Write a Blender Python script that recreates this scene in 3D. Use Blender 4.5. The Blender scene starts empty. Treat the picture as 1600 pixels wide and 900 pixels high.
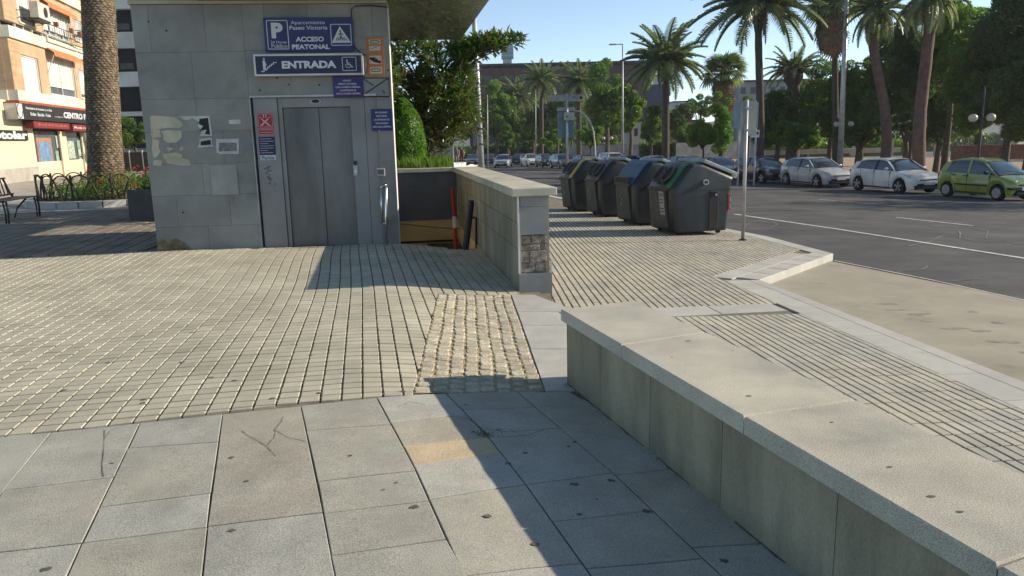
import bpy, bmesh, math, random
from mathutils import Vector, Matrix
R = math.radians
C = bpy.context.scene.collection
rnd = random.Random(7)
scn = bpy.context.scene
# ---------------------------------------------------------------- camera, world, sun, exposure
F = 1180.0; PITCH = R(11.23); ROLL = R(-1.3); CAM = Vector((0, 0, 1.6))
cd = bpy.data.cameras.new('camera'); cam = bpy.data.objects.new('camera', cd); C.objects.link(cam)
cd.sensor_width = 36; cd.lens = F/1600*36; cd.clip_start = .05; cd.clip_end = 5000
CM = Matrix.Rotation(math.pi/2-PITCH, 4, 'X') @ Matrix.Rotation(ROLL, 4, 'Z')
cam.matrix_world = Matrix.Translation(CAM) @ CM
scn.camera = cam
SUN_AZ = R(7.2); SUN_EL = R(24)
sdir = Vector((math.cos(SUN_AZ)*math.cos(SUN_EL), math.sin(SUN_AZ)*math.cos(SUN_EL), math.sin(SUN_EL)))
w = bpy.data.worlds.new('World'); scn.world = w; w.use_nodes = True
nt = w.node_tree; bg = nt.nodes['Background']
sky = nt.nodes.new('ShaderNodeTexSky'); sky.sky_type = 'NISHITA'; sky.sun_disc = False
sky.sun_elevation = SUN_EL; sky.sun_rotation = math.atan2(sdir.x, sdir.y)
sky.air_density = .62; sky.dust_density = .0; sky.ozone_density = 1.6
hs = nt.nodes.new('ShaderNodeHueSaturation'); hs.inputs['Saturation'].default_value = .84; hs.inputs['Hue'].default_value = .49; nt.links.new(sky.outputs[0], hs.inputs['Color']); nt.links.new(hs.outputs[0], bg.inputs[0]); bg.inputs[1].default_value = .13
sl = bpy.data.lights.new('sun', 'SUN'); sl.energy = 4.9; sl.angle = R(.5); sl.color = (1, .86, .68)
so = bpy.data.objects.new('sun', sl); C.objects.link(so)
so.rotation_euler = (-sdir).to_track_quat('-Z', 'Y').to_euler()
scn.view_settings.view_transform = 'Standard'; scn.view_settings.look = 'None'
scn.view_settings.exposure = 0.62; scn.view_settings.gamma = 1.0; scn.view_settings.use_curve_mapping = False
# ---------------------------------------------------------------- helpers
CR = CM.to_3x3()
def ray(px, py): return CR @ Vector(((px-800)/F, (450-py)/F, -1))
def PZ(px, py, z=0):
    d = ray(px, py); t = (z-CAM.z)/d.z; return CAM+d*t
def PY(px, py, Y):
    d = ray(px, py); return CAM+d*(Y/d.y)
def sm(a, b, x):
    t = min(1, max(0, (x-a)/(b-a))); return t*t*(3-2*t)
def xw(y):
    if y > 7.8: return .066-.166*(y-7.8)
    if y > 4.74: return .353+(.066-.353)*(y-4.74)/3.06
    return .353+.358*(4.74-y)
def G(x, y):                     # height of the plaza
    s = xw(y)-x
    return .13*sm(0, 1.5, s)+.012*math.sin(x*1.3+y*.7)*sm(1, 3, s)
RA, RB, RC = -.22, -.021, -.0165
def ZR(x, y):                    # height of the roadway, sloping away
    return max(RA+RB*x+RC*y, -6.5)
def ZP(x, y): return ZR(x, y)+.12
def on(fn, px, py):
    z = 0
    for _ in range(25):
        p = PZ(px, py, z); z = z*.4+fn(p.x, p.y)*.6
    p = PZ(px, py, z); return Vector((p.x, p.y, fn(p.x, p.y)))
def PG(px, py): return on(G, px, py)
def PR(px, py): return on(ZR, px, py)
def PP(px, py): return on(ZP, px, py)

def tag(o, label=None, cat=None, group=None, kind=None):
    if label: o['label'] = label
    if cat: o['category'] = cat
    if group: o['group'] = group
    if kind: o['kind'] = kind
    return o
def empty(name, loc=(0, 0, 0), rz=0, label=None, cat=None, group=None, kind=None):
    o = bpy.data.objects.new(name, None); C.objects.link(o); o.location = loc; o.rotation_euler = (0, 0, rz)
    o.empty_display_size = .2
    return tag(o, label, cat, group, kind)
class MB:
    def __init__(s): s.v = []; s.f = []; s.t = []; s.tone = 0
    def add(s, vs, fs):
        n = len(s.v); s.v += [tuple(v) for v in vs]; s.f += [tuple(i+n for i in f) for f in fs]; s.t += [s.tone]*len(vs); return s
    def box(s, x0, x1, y0, y1, z0, z1, M=None):
        vs = [Vector(p) for p in ((x0,y0,z0),(x1,y0,z0),(x1,y1,z0),(x0,y1,z0),(x0,y0,z1),(x1,y0,z1),(x1,y1,z1),(x0,y1,z1))]
        if M is not None: vs = [M @ v for v in vs]
        return s.add(vs, [(3,2,1,0),(4,5,6,7),(0,1,5,4),(1,2,6,5),(2,3,7,6),(3,0,4,7)])
    def prism(s, poly, z0, z1, M=None):      # poly: ccw (x,y)
        n = len(poly); vs = [Vector((p[0], p[1], z0)) for p in poly]+[Vector((p[0], p[1], z1)) for p in poly]
        if M is not None: vs = [M @ v for v in vs]
        return s.add(vs, [tuple(range(n-1, -1, -1)), tuple(range(n, 2*n))]+[(i, (i+1) % n, n+(i+1) % n, n+i) for i in range(n)])
    def slab(s, pts, h, bev=.006, drop=None):      # pts: world top corners (ccw), bevelled top edge
        n = len(pts); c = sum(pts, Vector())/n; up = Vector((0, 0, 1))
        top = []
        for p in pts:
            d = (c-p); d.z = 0; L = d.length; top.append(p+d*(bev*1.4/max(L, 1e-4)))
        a = [p-up*bev for p in pts]; b = [p-up*h for p in pts]
        vs = top+a+b
        fs = [tuple(range(n))]
        for i in range(n):
            j = (i+1) % n
            fs += [(n+i, n+j, j, i), (2*n+i, 2*n+j, n+j, n+i)]
        return s.add(vs, fs)
    def tube(s, pts, r, n=8, cap=True):
        pts = [Vector(p) for p in pts]; rs = r if isinstance(r, (list, tuple)) else [r]*len(pts)
        vs = []; 
        for i, p in enumerate(pts):
            d = (pts[min(i+1, len(pts)-1)]-pts[max(i-1, 0)]).normalized()
            a = Vector((0, 0, 1)) if abs(d.z) < .9 else Vector((1, 0, 0))
            u = d.cross(a).normalized(); v = d.cross(u)
            for k in range(n):
                t = 2*math.pi*k/n; vs.append(p+(u*math.cos(t)+v*math.sin(t))*rs[i])
        fs = []
        for i in range(len(pts)-1):
            for k in range(n):
                a = i*n+k; b = i*n+(k+1) % n; fs.append((a, a+n, b+n, b))
        if cap: fs += [tuple(range(n)), tuple(range(len(vs)-1, len(vs)-n-1, -1))]
        return s.add(vs, fs)
    def disc(s, c, ax, r, th, n=16, r2=None):     # cylinder centred at c along ax
        c = Vector(c); ax = Vector(ax).normalized()
        return s.tube([c-ax*th/2, c+ax*th/2], [r, r2 if r2 else r], n)
    def ball(s, c, rx, ry, rz, n=12, m=8, jit=0):
        vs = []; c = Vector(c)
        for i in range(m+1):
            t = math.pi*i/m
            for k in range(n):
                p = 2*math.pi*k/n; q = 1+(rnd.uniform(-jit, jit) if jit else 0)
                vs.append(c+Vector((rx*math.sin(t)*math.cos(p)*q, ry*math.sin(t)*math.sin(p)*q, rz*math.cos(t)*q)))
        fs = [(i*n+k, (i+1)*n+k, (i+1)*n+(k+1) % n, i*n+(k+1) % n) for i in range(m) for k in range(n)]
        return s.add(vs, fs)
    def mesh(s, name):
        me = bpy.data.meshes.new(name); me.from_pydata(s.v, [], s.f)
        if any(s.t):
            a = me.attributes.new('tone', 'FLOAT', 'POINT'); a.data.foreach_set('value', s.t)
        me.validate(); return me
    def build(s, name, m, parent=None, smooth=False, loc=None, fix=True):
        me = s.mesh(name)
        if fix:
            bm = bmesh.new(); bm.from_mesh(me); bmesh.ops.recalc_face_normals(bm, faces=bm.faces); bm.to_mesh(me); bm.free()
        me.materials.append(m)
        if smooth: me.polygons.foreach_set('use_smooth', [True]*len(me.polygons))
        o = bpy.data.objects.new(name, me); C.objects.link(o)
        if parent: o.parent = parent
        if loc is not None: o.location = loc
        return o
def bevel(o, wd=.01, seg=2, ang=35):
    m = o.modifiers.new('bevel', 'BEVEL'); m.width = wd; m.segments = seg; m.limit_method = 'ANGLE'; m.angle_limit = R(ang)
    return o
kids = {}
def copy_tree(o, parent=None):
    c = o.copy(); C.objects.link(c); c.parent = parent
    for ch in [q for q in o.children]: copy_tree(ch, c)
    return c
def clip(poly, a, b):            # keep the part of convex poly left of line a->b
    out = []; n = len(poly)
    def sd(p): return (b[0]-a[0])*(p[1]-a[1])-(b[1]-a[1])*(p[0]-a[0])
    for i in range(n):
        p, q = poly[i], poly[(i+1) % n]; sp, sq = sd(p), sd(q)
        if sp >= 0: out.append(p)
        if (sp >= 0) != (sq >= 0):
            t = sp/(sp-sq); out.append((p[0]+(q[0]-p[0])*t, p[1]+(q[1]-p[1])*t))
    return out
def parea(p): return abs(sum(p[i][0]*p[(i+1) % len(p)][1]-p[(i+1) % len(p)][0]*p[i][1] for i in range(len(p))))/2
# ---------------------------------------------------------------- materials
MATS = {}
def mat(name, col, rough=.8, var=.25, scale=3, bump=.0, bscale=60, spec=.3, metal=0, speck=0, col2=None, tone=0, stain=0, coat=0, rnd_amt=0, sp_scale=260, stretch=None, emit=None, trans=0, weave=0, rmix=0):
    if name in MATS: return MATS[name]
    m = bpy.data.materials.new(name); m.use_nodes = True; MATS[name] = m
    N = m.node_tree.nodes; L = m.node_tree.links; b = N['Principled BSDF']
    b.inputs['Roughness'].default_value = rough; b.inputs['Metallic'].default_value = metal
    b.inputs['Specular IOR Level'].default_value = spec; b.inputs['Coat Weight'].default_value = coat
    if coat: b.inputs['Coat Roughness'].default_value = .06
    if trans: b.inputs['Transmission Weight'].default_value = trans
    geo = N.new('ShaderNodeNewGeometry'); pos = geo.outputs['Position']
    if stretch:
        mp = N.new('ShaderNodeMapping'); mp.inputs['Scale'].default_value = stretch; L.new(pos, mp.inputs['Vector']); pos = mp.outputs[0]
    def noise(sc, det=4, ro=.6):
        n = N.new('ShaderNodeTexNoise'); n.inputs['Scale'].default_value = sc; n.inputs['Detail'].default_value = det
        n.inputs['Roughness'].default_value = ro; L.new(pos, n.inputs['Vector']); return n.outputs['Fac']
    def mr(v, a, bb, c, d):
        n = N.new('ShaderNodeMapRange'); L.new(v, n.inputs[0])
        for i, q in enumerate((a, bb, c, d)): n.inputs[i+1].default_value = q
        return n.outputs[0]
    def mul(a, bb):
        n = N.new('ShaderNodeMath'); n.operation = 'MULTIPLY'; L.new(a, n.inputs[0]); L.new(bb, n.inputs[1]); return n.outputs[0]
    c = N.new('ShaderNodeMix'); c.data_type = 'RGBA'
    c.inputs[6].default_value = (*col, 1); c.inputs[7].default_value = (*(col2 or [q*.72 for q in col]), 1)
    fac = mr(noise(scale*.6), .35, .65, 0, 1)
    if rmix:
        oj = N.new('ShaderNodeObjectInfo'); mz = N.new('ShaderNodeMath'); mz.operation = 'MULTIPLY_ADD'; L.new(oj.outputs['Random'], mz.inputs[0]); mz.inputs[1].default_value = 1.1; 
        m0 = N.new('ShaderNodeMath'); m0.operation = 'MULTIPLY_ADD'; L.new(fac, m0.inputs[0]); m0.inputs[1].default_value = .5; m0.inputs[2].default_value = -.25; L.new(m0.outputs[0], mz.inputs[2]); mz.use_clamp = True; fac = mz.outputs[0]
    L.new(fac, c.inputs[0]); out = c.outputs[2]
    v = mr(noise(scale, 8, .65), .3, .7, 1-var, 1+var)
    if tone:
        at = N.new('ShaderNodeAttribute'); at.attribute_name = 'tone'; v = mul(v, mr(at.outputs['Fac'], -1, 1, 1-tone, 1+tone))
    if rnd_amt:
        oi = N.new('ShaderNodeObjectInfo'); v = mul(v, mr(oi.outputs['Random'], 0, 1, 1-rnd_amt, 1+rnd_amt))
    if speck:
        v = mul(v, mr(noise(sp_scale, 2, .8), .38, .62, 1-speck, 1+speck*.8))
    if stain:
        v = mul(v, mr(noise(.9, 6, .7), .56, .72, 1, 1-stain))
    mm = N.new('ShaderNodeVectorMath'); mm.operation = 'SCALE'; L.new(out, mm.inputs[0]); L.new(v, mm.inputs['Scale'])
    L.new(mm.outputs[0], b.inputs['Base Color'])
    L.new(mr(noise(scale*2, 4), .3, .7, max(.02, rough-.1*(rough > .2)), min(1, rough+.1)), b.inputs['Roughness'])
    if bump:
        bp = N.new('ShaderNodeBump'); bp.inputs['Strength'].default_value = bump; bp.inputs['Distance'].default_value = .01
        L.new(noise(bscale, 6, .7), bp.inputs['Height']); L.new(bp.outputs[0], b.inputs['Normal'])
    if emit:
        b.inputs['Emission Color'].default_value = (*emit[:3], 1); b.inputs['Emission Strength'].default_value = emit[3]
    return m
M_slab = mat('granite_slab', (.39, .37, .295), .8, .16, 4, .3, 130, speck=.36, col2=(.325, .325, .285), rnd_amt=.13, stain=.25, sp_scale=230, rmix=1)
M_cap = mat('granite_cap', (.47, .445, .35), .8, .15, 3, .3, 110, speck=.32, col2=(.39, .375, .31), stain=.2, rnd_amt=.05, sp_scale=220)
M_block = mat('concrete_block', (.44, .415, .32), .85, .13, 2, .3, 80, speck=.15, col2=(.37, .35, .27), tone=.09, rnd_amt=.09, stain=.15)
M_joint = mat('dirty_joint', (.20, .18, .13), .95, .3, 8, .4, 60)
M_block2 = mat('pavement_block', (.44, .415, .325), .85, .12, 2, .3, 80, speck=.12, col2=(.36, .35, .31), tone=.09, rnd_amt=.09, stain=.2)
M_mortar = mat('sandy_mortar', (.38, .31, .18), .95, .3, 12, .6, 90, col2=(.26, .22, .14))
M_cobble = mat('granite_cobble', (.45, .42, .33), .9, .25, 14, .8, 70, speck=.4, tone=.15, rnd_amt=.15, col2=(.36, .33, .25), sp_scale=120)
M_wall = mat('grey_stone_panel', (.30, .27, .18), .75, .3, 4, .15, 60, col2=(.20, .185, .13), rnd_amt=.1, stain=.3, speck=.15, stretch=(1, 1, .22))
M_fac = mat('smooth_grey_stone', (.265, .264, .243), .65, .16, 2.2, .12, 60, col2=(.205, .205, .192), rnd_amt=.08, stain=.3, speck=.08)
M_steel = mat('brushed_steel', (.25, .25, .25), .45, .1, 2, .05, 80, metal=.35, col2=(.20, .20, .20), stain=.15)
M_chrome = mat('polished_steel', (.7, .7, .68), .18, .05, 2, metal=1)
M_galv = mat('galvanised_steel', (.45, .46, .46), .5, .12, 6, metal=.5)
M_dark = mat('black_metal', (.02, .02, .022), .5, .2, 8, spec=.4)
M_seal = mat('dark_seal', (.03, .03, .03), .7)
M_sand = mat('ochre_paint', (.62, .42, .18), .8, .1, 2, col2=(.45, .33, .15))
M_asph = mat('asphalt', (.085, .083, .08), .9, .28, 1.2, .4, 140, speck=.35, col2=(.055, .055, .056), stain=.25, sp_scale=150)
M_conc = mat('bay_concrete', (.33, .305, .235), .9, .15, 1.3, .3, 60, speck=.12, col2=(.28, .26, .20), stain=.3)
M_kerb = mat('kerb_stone', (.43, .425, .38), .85, .1, 3, .2, 80, speck=.15, rnd_amt=.06, col2=(.38, .38, .35))
M_paint = mat('road_paint', (.62, .62, .6), .8, .3, 9, col2=(.42, .42, .41))
M_rubble = mat('old_masonry', (.34, .30, .25), .95, .5, 18, 1, 50, col2=(.14, .11, .09), speck=.4, sp_scale=90)
M_plaza = mat('plaza_paving', (.36, .34, .29), .9, .12, 1.5, .2, 50, col2=(.3, .28, .24), stain=.2)
# ---------------------------------------------------------------- ground sheets
def sheet(name, fn, xs, ys, m, kind='structure', keep=None):
    mb = MB(); idx = {}
    for j, y in enumerate(ys):
        for i, x in enumerate(xs): idx[i, j] = len(mb.v); mb.v.append((x, y, fn(x, y))); mb.t.append(0)
    for j in range(len(ys)-1):
        for i in range(len(xs)-1):
            cx = (xs[i]+xs[i+1])/2; cy = (ys[j]+ys[j+1])/2
            if keep and not keep(cx, cy): continue
            mb.f.append((idx[i, j], idx[i+1, j], idx[i+1, j+1], idx[i, j+1]))
    o = mb.build(name, m, smooth=True, fix=False); tag(o, kind=kind); return o
def lin(a, b, n): return [a+(b-a)*i/n for i in range(n+1)]
# plaza base: the left of the wall line, minus the stairwell hole
def left_of_wall(x, y): return x < xw(y)+.25
U1 = Vector((-.1643, .9864, 0))         # direction of wall one, away from camera
WLx, WLy = PG(811, 455).x, PG(811, 455).y
STA = PG(626, 388); STB = PG(745, 388)
ys0 = STA.y
def in_well(x, y): return y > ys0-.0 and y < 13.75 and x > -2.45 and x < xw(y)+.1
def plaza_z(x, y): return G(x, y)-.014
py_ = sorted(set(lin(-12, 14, 130)+[ys0, 13.8]))
sheet('plaza_ground', plaza_z, sorted(set(lin(-14, 2.6, 166))), py_, M_joint,
      keep=lambda x, y: x < xw(y)+.28 and not (in_well(x, y)))
# outer plaza and everything to the left, kept a little lower, smoother
sheet('plaza_outskirts', lambda x, y: .13-.03 if x < -4 else G(x, y)-.03, [-220, -80, -40, -14.0], [-60, -12, 14, 40, 80, 200], M_plaza)
sheet('plaza_rear', lambda x, y: .10, [-14.0, -8, -4.2], [13.95, 20, 34], M_plaza)
sheet('plaza_behind', lambda x, y: -.04, [-14.0, 0, 8], [-60, -12], M_plaza)
# roadway and terrain: one sheet to the horizon (begins right of the plaza wall)
def xroad0(y): return xw(y)+.3
xs = [-2000, -600, -200, -60, -20, -8, -4, -2, 0, 2, 4, 8, 16, 30, 60, 200, 600, 2000]
sheet('road', ZR, xs, [-60, -10, 0, 4, 8, 11, 14.3, 20, 40, 80, 160, 300, 600, 2500, 4500], M_asph,
      keep=lambda x, y: not (x < -4 and y < 160) and not (x < 0 and y < 14))
# ---------------------------------------------------------------- near slabs
JL = [[(-330, 1010), (-190, 766), (-75, 665)], [(-130, 1010), (4, 766), (80, 676)], [(50, 1020), (106, 900), (128, 848), (200, 700), (216, 666)],
      [(303, 1020), (316, 900), (330, 770), (348, 648)], [(548, 1020), (522, 900), (496, 752), (470, 636)], [(800, 1020), (724, 900), (650, 735), (590, 624)],
      [(1012, 1020), (924, 900), (824, 760), (760, 678), (698, 616)], [(1260, 1020), (1128, 900), (960, 740), (810, 613)], [(1520, 1040), (1390, 900), (1100, 720), (888, 611)]]
CL = {0: [(766, 775), (880, 870)], 1: [(766, 745), (868, 848)], 2: [(700, 690), (792, 770), (848, 823)], 3: [(822, 800)], 4: [(673, 663), (752, 735), (802, 782), (868, 842)],
      5: [(660, 648), (697, 683), (727, 707), (780, 757), (900, 880)], 6: [(640, 636), (676, 668), (757, 738), (815, 797), (888, 872)], 7: [(633, 635), (668, 690), (742, 722), (855, 836)]}
TOP = [706-(x+200)*.1053-1.5 for x in (-75, 80, 216, 348, 470, 590)]+[614.5, 612, 611]
def jx(j, y):
    P = JL[j]
    for a, b in zip(P, P[1:]):
        if b[1] <= y <= a[1]: return a[0]+(b[0]-a[0])*(y-a[1])/(b[1]-a[1])
    a, b = (P[0], P[1]) if y > P[0][1] else (P[-2], P[-1])
    return a[0]+(b[0]-a[0])*(y-a[1])/(b[1]-a[1])
near = empty('slab_paving', (0, 0, 0), kind='structure')
M_cream = mat('cream_patch', (.50, .42, .27), .9, .15, 5, .5, 80, speck=.25, col2=(.44, .36, .24))
gap = .0032
for c in range(8):
    rows = [(TOP[c], TOP[c+1])]+CL[c]+[(1000, 985)]
    for k in range(len(rows)-1):
        (a0, a1), (b0, b1) = rows[k], rows[k+1]
        P = [PG(jx(c, b0), b0), PG(jx(c+1, b1), b1), PG(jx(c+1, a1), a1), PG(jx(c, a0), a0)]
        # more points along long sides so slabs follow the fall of the ground
        cen = sum(P, Vector())/4
        Q = []
        for p in P:
            d = cen-p; d.z = 0; Q.append(p+d.normalized()*gap*1.5)
        lift = rnd.uniform(-.0006, .0006)
        pts = []
        for a, b in zip(Q, Q[1:]+Q[:1]):
            for t in (0, .5):
                q = a.lerp(b, t); pts.append(Vector((q.x, q.y, G(q.x, q.y)+lift)))
        cm = M_cream if (c == 5 and k == 2) else M_slab
        o = MB().slab(pts, .035, .0025).build('slab', cm, near, fix=False)
        if cm is M_cream: o['label'] = 'narrow cream coloured infill among the grey slabs'
# ---------------------------------------------------------------- block paving, left
def wave(x, y):  # old paving lines have drifted
    return .04*math.sin(y*1.05+.4)*sm(-1, -3, x)+.03*math.sin(x*.9+y*.4)
def lay(parent, fn, org, ang, du, dv, gu, gv, region, planes, m, h=.02, stuff_name='block', lim=300, jit=.002, wv=None, piece='block', brick=False, tone=1, zoff=0):
    U = Vector((math.sin(-ang), math.cos(ang))); V = Vector((math.cos(ang), math.sin(ang)))  # U away, V right
    items = []
    u0, u1, v0, v1 = region
    iu = int(u0/du)
    while iu*du < u1:
        iv = int(v0/dv)-1
        while iv*dv < v1:
            off = (.5*du if (brick and iv % 2) else 0)
            a, b = iu*du+gu/2+off, (iu+1)*du-gu/2+off; c, d = iv*dv+gv/2, (iv+1)*dv-gv/2
            quad = []
            for (q, r) in ((a, c), (a, d), (b, d), (b, c)):
                x = org[0]+U.x*q+V.x*r; y = org[1]+U.y*q+V.y*r
                if wv: x += wv(x, y)
                quad.append((x+rnd.uniform(-jit, jit), y+rnd.uniform(-jit, jit)))
            for (p, q) in planes:
                quad = clip(quad, p, q)
                if len(quad) < 3: break
            if len(quad) >= 3 and parea(quad) > du*dv*.08: items.append(quad)
            iv += 1
        iu += 1
    def dist(q): return sum(p[0] for p in q)/len(q), sum(p[1] for p in q)/len(q)
    vis = []
    Mi = CR.transposed()
    for q in items:
        cx, cy = dist(q); v = Mi @ (Vector((cx, cy, fn(cx, cy)))-CAM)
        inf = v.z < 0 and abs(v.x/-v.z*F) < 800 and abs(v.y/-v.z*F) < 450
        vis.append((0 if inf else 1, cx*cx+cy*cy, q))
    vis.sort(key=lambda t: (t[0], t[1]))
    rest = MB()
    for n, (_, _, q) in enumerate(vis):
        lift = rnd.uniform(-.0015, .0015)+zoff
        pts = [Vector((p[0], p[1], fn(p[0], p[1])+lift)) for p in q]
        if n < lim:
            MB().slab(pts, h, .0035).build(piece, m, parent, fix=False)
        else:
            rest.tone = rnd.uniform(-tone, tone) or .01; rest.slab(pts, h, .0035)
    if rest.v: tag(rest.build(stuff_name, m, parent, fix=False), kind='stuff')
def w2(*pp): return [(p.x, p.y) for p in pp]
edge = [PG(x, y) for x, y in ((-75, 688), (0, 683), (110, 676), (220, 665), (346, 648), (470, 636), (590, 624), (645, 614))]
bl = empty('block_paving', (0, 0, 0), kind='structure')
eA, eB = PG(-200, 706), PG(645, 617)
e1, e2 = w2(eA, eB)
cobL = w2(PG(645, 613), PG(683, 459)); 
cobT = w2(PG(683, 458), PG(835, 457))
# region A: everything left of the cobble line; region B: behind the cobbles up to the stair edge
fdir = Vector((math.cos(R(6)), math.sin(R(6))))
FBL = PG(247, 392)                      # left front foot of the lift house
fA = (FBL.x-fdir.x*30, FBL.y-fdir.y*30); fB = (FBL.x+fdir.x*30, FBL.y+fdir.y*30)
org = (PG(560, 613).x, PG(560, 613).y)
lay(bl, G, org, R(11), .102, .118, .015, .011, (-1, 8.5, -11, 3), [(e1, e2), (cobL[0], cobL[1]), (fB, fA)], M_block, stuff_name='far_blocks', wv=wave)
wl1 = (PG(811, 455).x, PG(811, 455).y); wl2 = (wl1[0]+U1.x*10, wl1[1]+U1.y*10)
lay(bl, G, org, R(11), .102, .118, .015, .011, (1, 8.5, -3, 5), [(cobL[1], cobL[0]), (cobT[0], cobT[1]), (wl1, wl2), (w2(STB)[0], w2(STA)[0])], M_block, stuff_name='far_blocks', lim=60, wv=wave)
# ---------------------------------------------------------------- cobble patch
cb = empty('cobble_patch', (0, 0, 0), kind='structure')
cq = [PG(645, 613), PG(851, 610), PG(797, 459), PG(684, 459)]
mo = MB(); n = 14
grid = [[None]*(n+1) for _ in range(n+1)]
for i in range(n+1):
    for j in range(n+1):
        a = cq[0].lerp(cq[1], i/n); b = cq[3].lerp(cq[2], i/n); p = a.lerp(b, j/n)
        grid[i][j] = len(mo.v); mo.v.append((p.x, p.y, G(p.x, p.y)-.006)); mo.t.append(0)
for i in range(n):
    for j in range(n): mo.f.append((grid[i][j], grid[i+1][j], grid[i+1][j+1], grid[i][j+1]))
mo.build('mortar_bed', M_mortar, cb, fix=False)
NC, NRW = 8, 27
for i in range(NC):
    for j in range(NRW):
        pts = []
        i0 = i+.07; i1 = i+.93; j0 = j+.09+.5*(i % 2)*0; j1 = j+.90
        for (s, t) in ((i0, j0), (i1, j0), (i1, j1), (i0, j1)):
            s2 = s/NC+.006*math.sin(j*.5+i)+rnd.uniform(-.006, .006); t2 = (t+rnd.uniform(-.1, .1)+.35*math.sin(i*2.1))/NRW
            t2 = min(1, max(0, t2)); s2 = min(1, max(0, s2))
            a = cq[0].lerp(cq[1], s2); b = cq[3].lerp(cq[2], s2); p = a.lerp(b, t2)
            pts.append(p)
        lift = rnd.uniform(-.003, .005)
        P8 = []
        for a, b in zip(pts, pts[1:]+pts[:1]):
            P8 += [a.lerp(b, .14), a.lerp(b, .86)]
        P8 = [Vector((p.x, p.y, G(p.x, p.y)+lift+rnd.uniform(-.002, .002))) for p in P8]
        MB().slab(P8, .03, .006).build('cobble', M_cobble, cb, fix=False)
# ---------------------------------------------------------------- strip of pale slabs beside the walls
st = empty('slab_strip', (0, 0, 0), kind='structure')
M_pale = mat('pale_slab', (.44, .43, .38), .8, .12, 4, .2, 100, speck=.2, col2=(.39, .385, .35), rnd_amt=.08, stain=.15)
sy = [610, 545, 508, 487, 460]
def sxl(y): return 852+(798-852)*(610-y)/151
for a, b in zip(sy, sy[1:]):
    xr0 = 905 if a > 490 else 868
    r0 = 905 if a > 480 else 880; r1 = 905 if b > 487 else (835 if b < 470 else 872)
    P = [PG(sxl(a), a), on(G, r0, a), on(G, r1, b), PG(sxl(b), b)]
    cen = sum(P, Vector())/4
    Q = [p+(cen-p).normalized()*.006 for p in P]
    MB().slab(Q, .03, .004).build('slab', M_pale, st, fix=False)
# ---------------------------------------------------------------- seat wall (wall two) in the right foreground
def zcap(px, py, z): return PZ(px, py, z)
sw = empty('seat_wall', PZ(888, 612, 0), label='long low granite seat wall with overhanging pale capstones in the right foreground', cat='wall')
swl = Vector(sw.location)
ZT = .50
nearE = [PZ(876, 483, ZT), PZ(975, 540, ZT), PZ(1164, 650, ZT), PZ(1424, 802, ZT), PZ(1559, 882, ZT), PZ(1800, 1024, ZT)]
farE = [PZ(992, 469, ZT), PZ(1151, 531, ZT), PZ(1339, 624, ZT), PZ(1600, 742, ZT), PZ(1760, 816, ZT), PZ(2050, 950, ZT)]
jn = [(0, 0), (.0, .0)]
# straight edges fitted through first and last
nA, nB = nearE[0], PZ(1559, 882, ZT)
fA_, fB_ = farE[0], PZ(1600, 742, ZT)
nd = (nB-nA); fd = (fB_-fA_)
def nearP(t): return nA+nd*t
jt = [0, PZ(1004, 556, ZT), PZ(1164, 650, ZT), PZ(1559, 882, ZT)]
def tpar(A, d, p): return (p-A).dot(d)/d.dot(d)
tn = [0]+[tpar(nA, nd, PZ(*q, ZT)) for q in ((975, 538), (1164, 650), (1559, 882))]
tf = [0]+[tpar(fA_, fd, PZ(*q, ZT)) for q in ((1110, 518), (1339, 624), (1760, 812))]
tn += [tn[-1]+.55, tn[-1]+1.1]; tf += [tf[-1]+.5, tf[-1]+1.0]
for k in range(len(tn)-1):
    P = [nA+nd*tn[k+1], fA_+fd*tf[k+1], fA_+fd*tf[k], nA+nd*tn[k]]
    P = [p+((sum(P, Vector())/4)-p).normalized()*.0025-swl for p in P]
    o = MB().slab(P, .075, .007).build('capstone', M_cap, sw)
din = Vector((nd.y, -nd.x, 0)).normalized()   # towards the street
if din.x < 0: din = -din
ndn = nd.normalized()
# wall body: stone facing panels below
b0 = nA+ndn*.035+din*.03
tt = 0; Lp = [.55, .62, .66, .7, .8, .9, .9, .9]
Wd = (fA_-nA).length-.07
endd = (fA_-nA).normalized()
pos = 0
core = MB()
A0 = b0+din*.03+ndn*.02; 
far0 = A0+endd*(Wd-.06)
cp = [A0, A0+ndn*5.6, far0+ndn*5.6, far0]
core.prism([(p.x-swl.x, p.y-swl.y) for p in cp][::1], -.5, ZT-.08)
core.build('wall_core', M_wall, sw)
for L in Lp:
    a = b0+ndn*pos; b = b0+ndn*(pos+L-.004)
    P = [(a.x, a.y), (b.x, b.y), ((b+din*.025).x, (b+din*.025).y), ((a+din*.025).x, (a+din*.025).y)]
    P = [(x-swl.x, y-swl.y) for x, y in P]
    MB().prism(P, -.1, ZT-.076).build('facing_panel', M_wall, sw)
    pos += L
a = b0; b = b0+endd*Wd
P = [a, b, b+ndn*.02, a+ndn*.02]
P = [a-ndn*.004, b-ndn*.004, b+ndn*.015, a+ndn*.015]
MB().prism([(p.x-swl.x, p.y-swl.y) for p in P], -.4, ZT-.077).build('end_panel', M_wall, sw)
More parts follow.
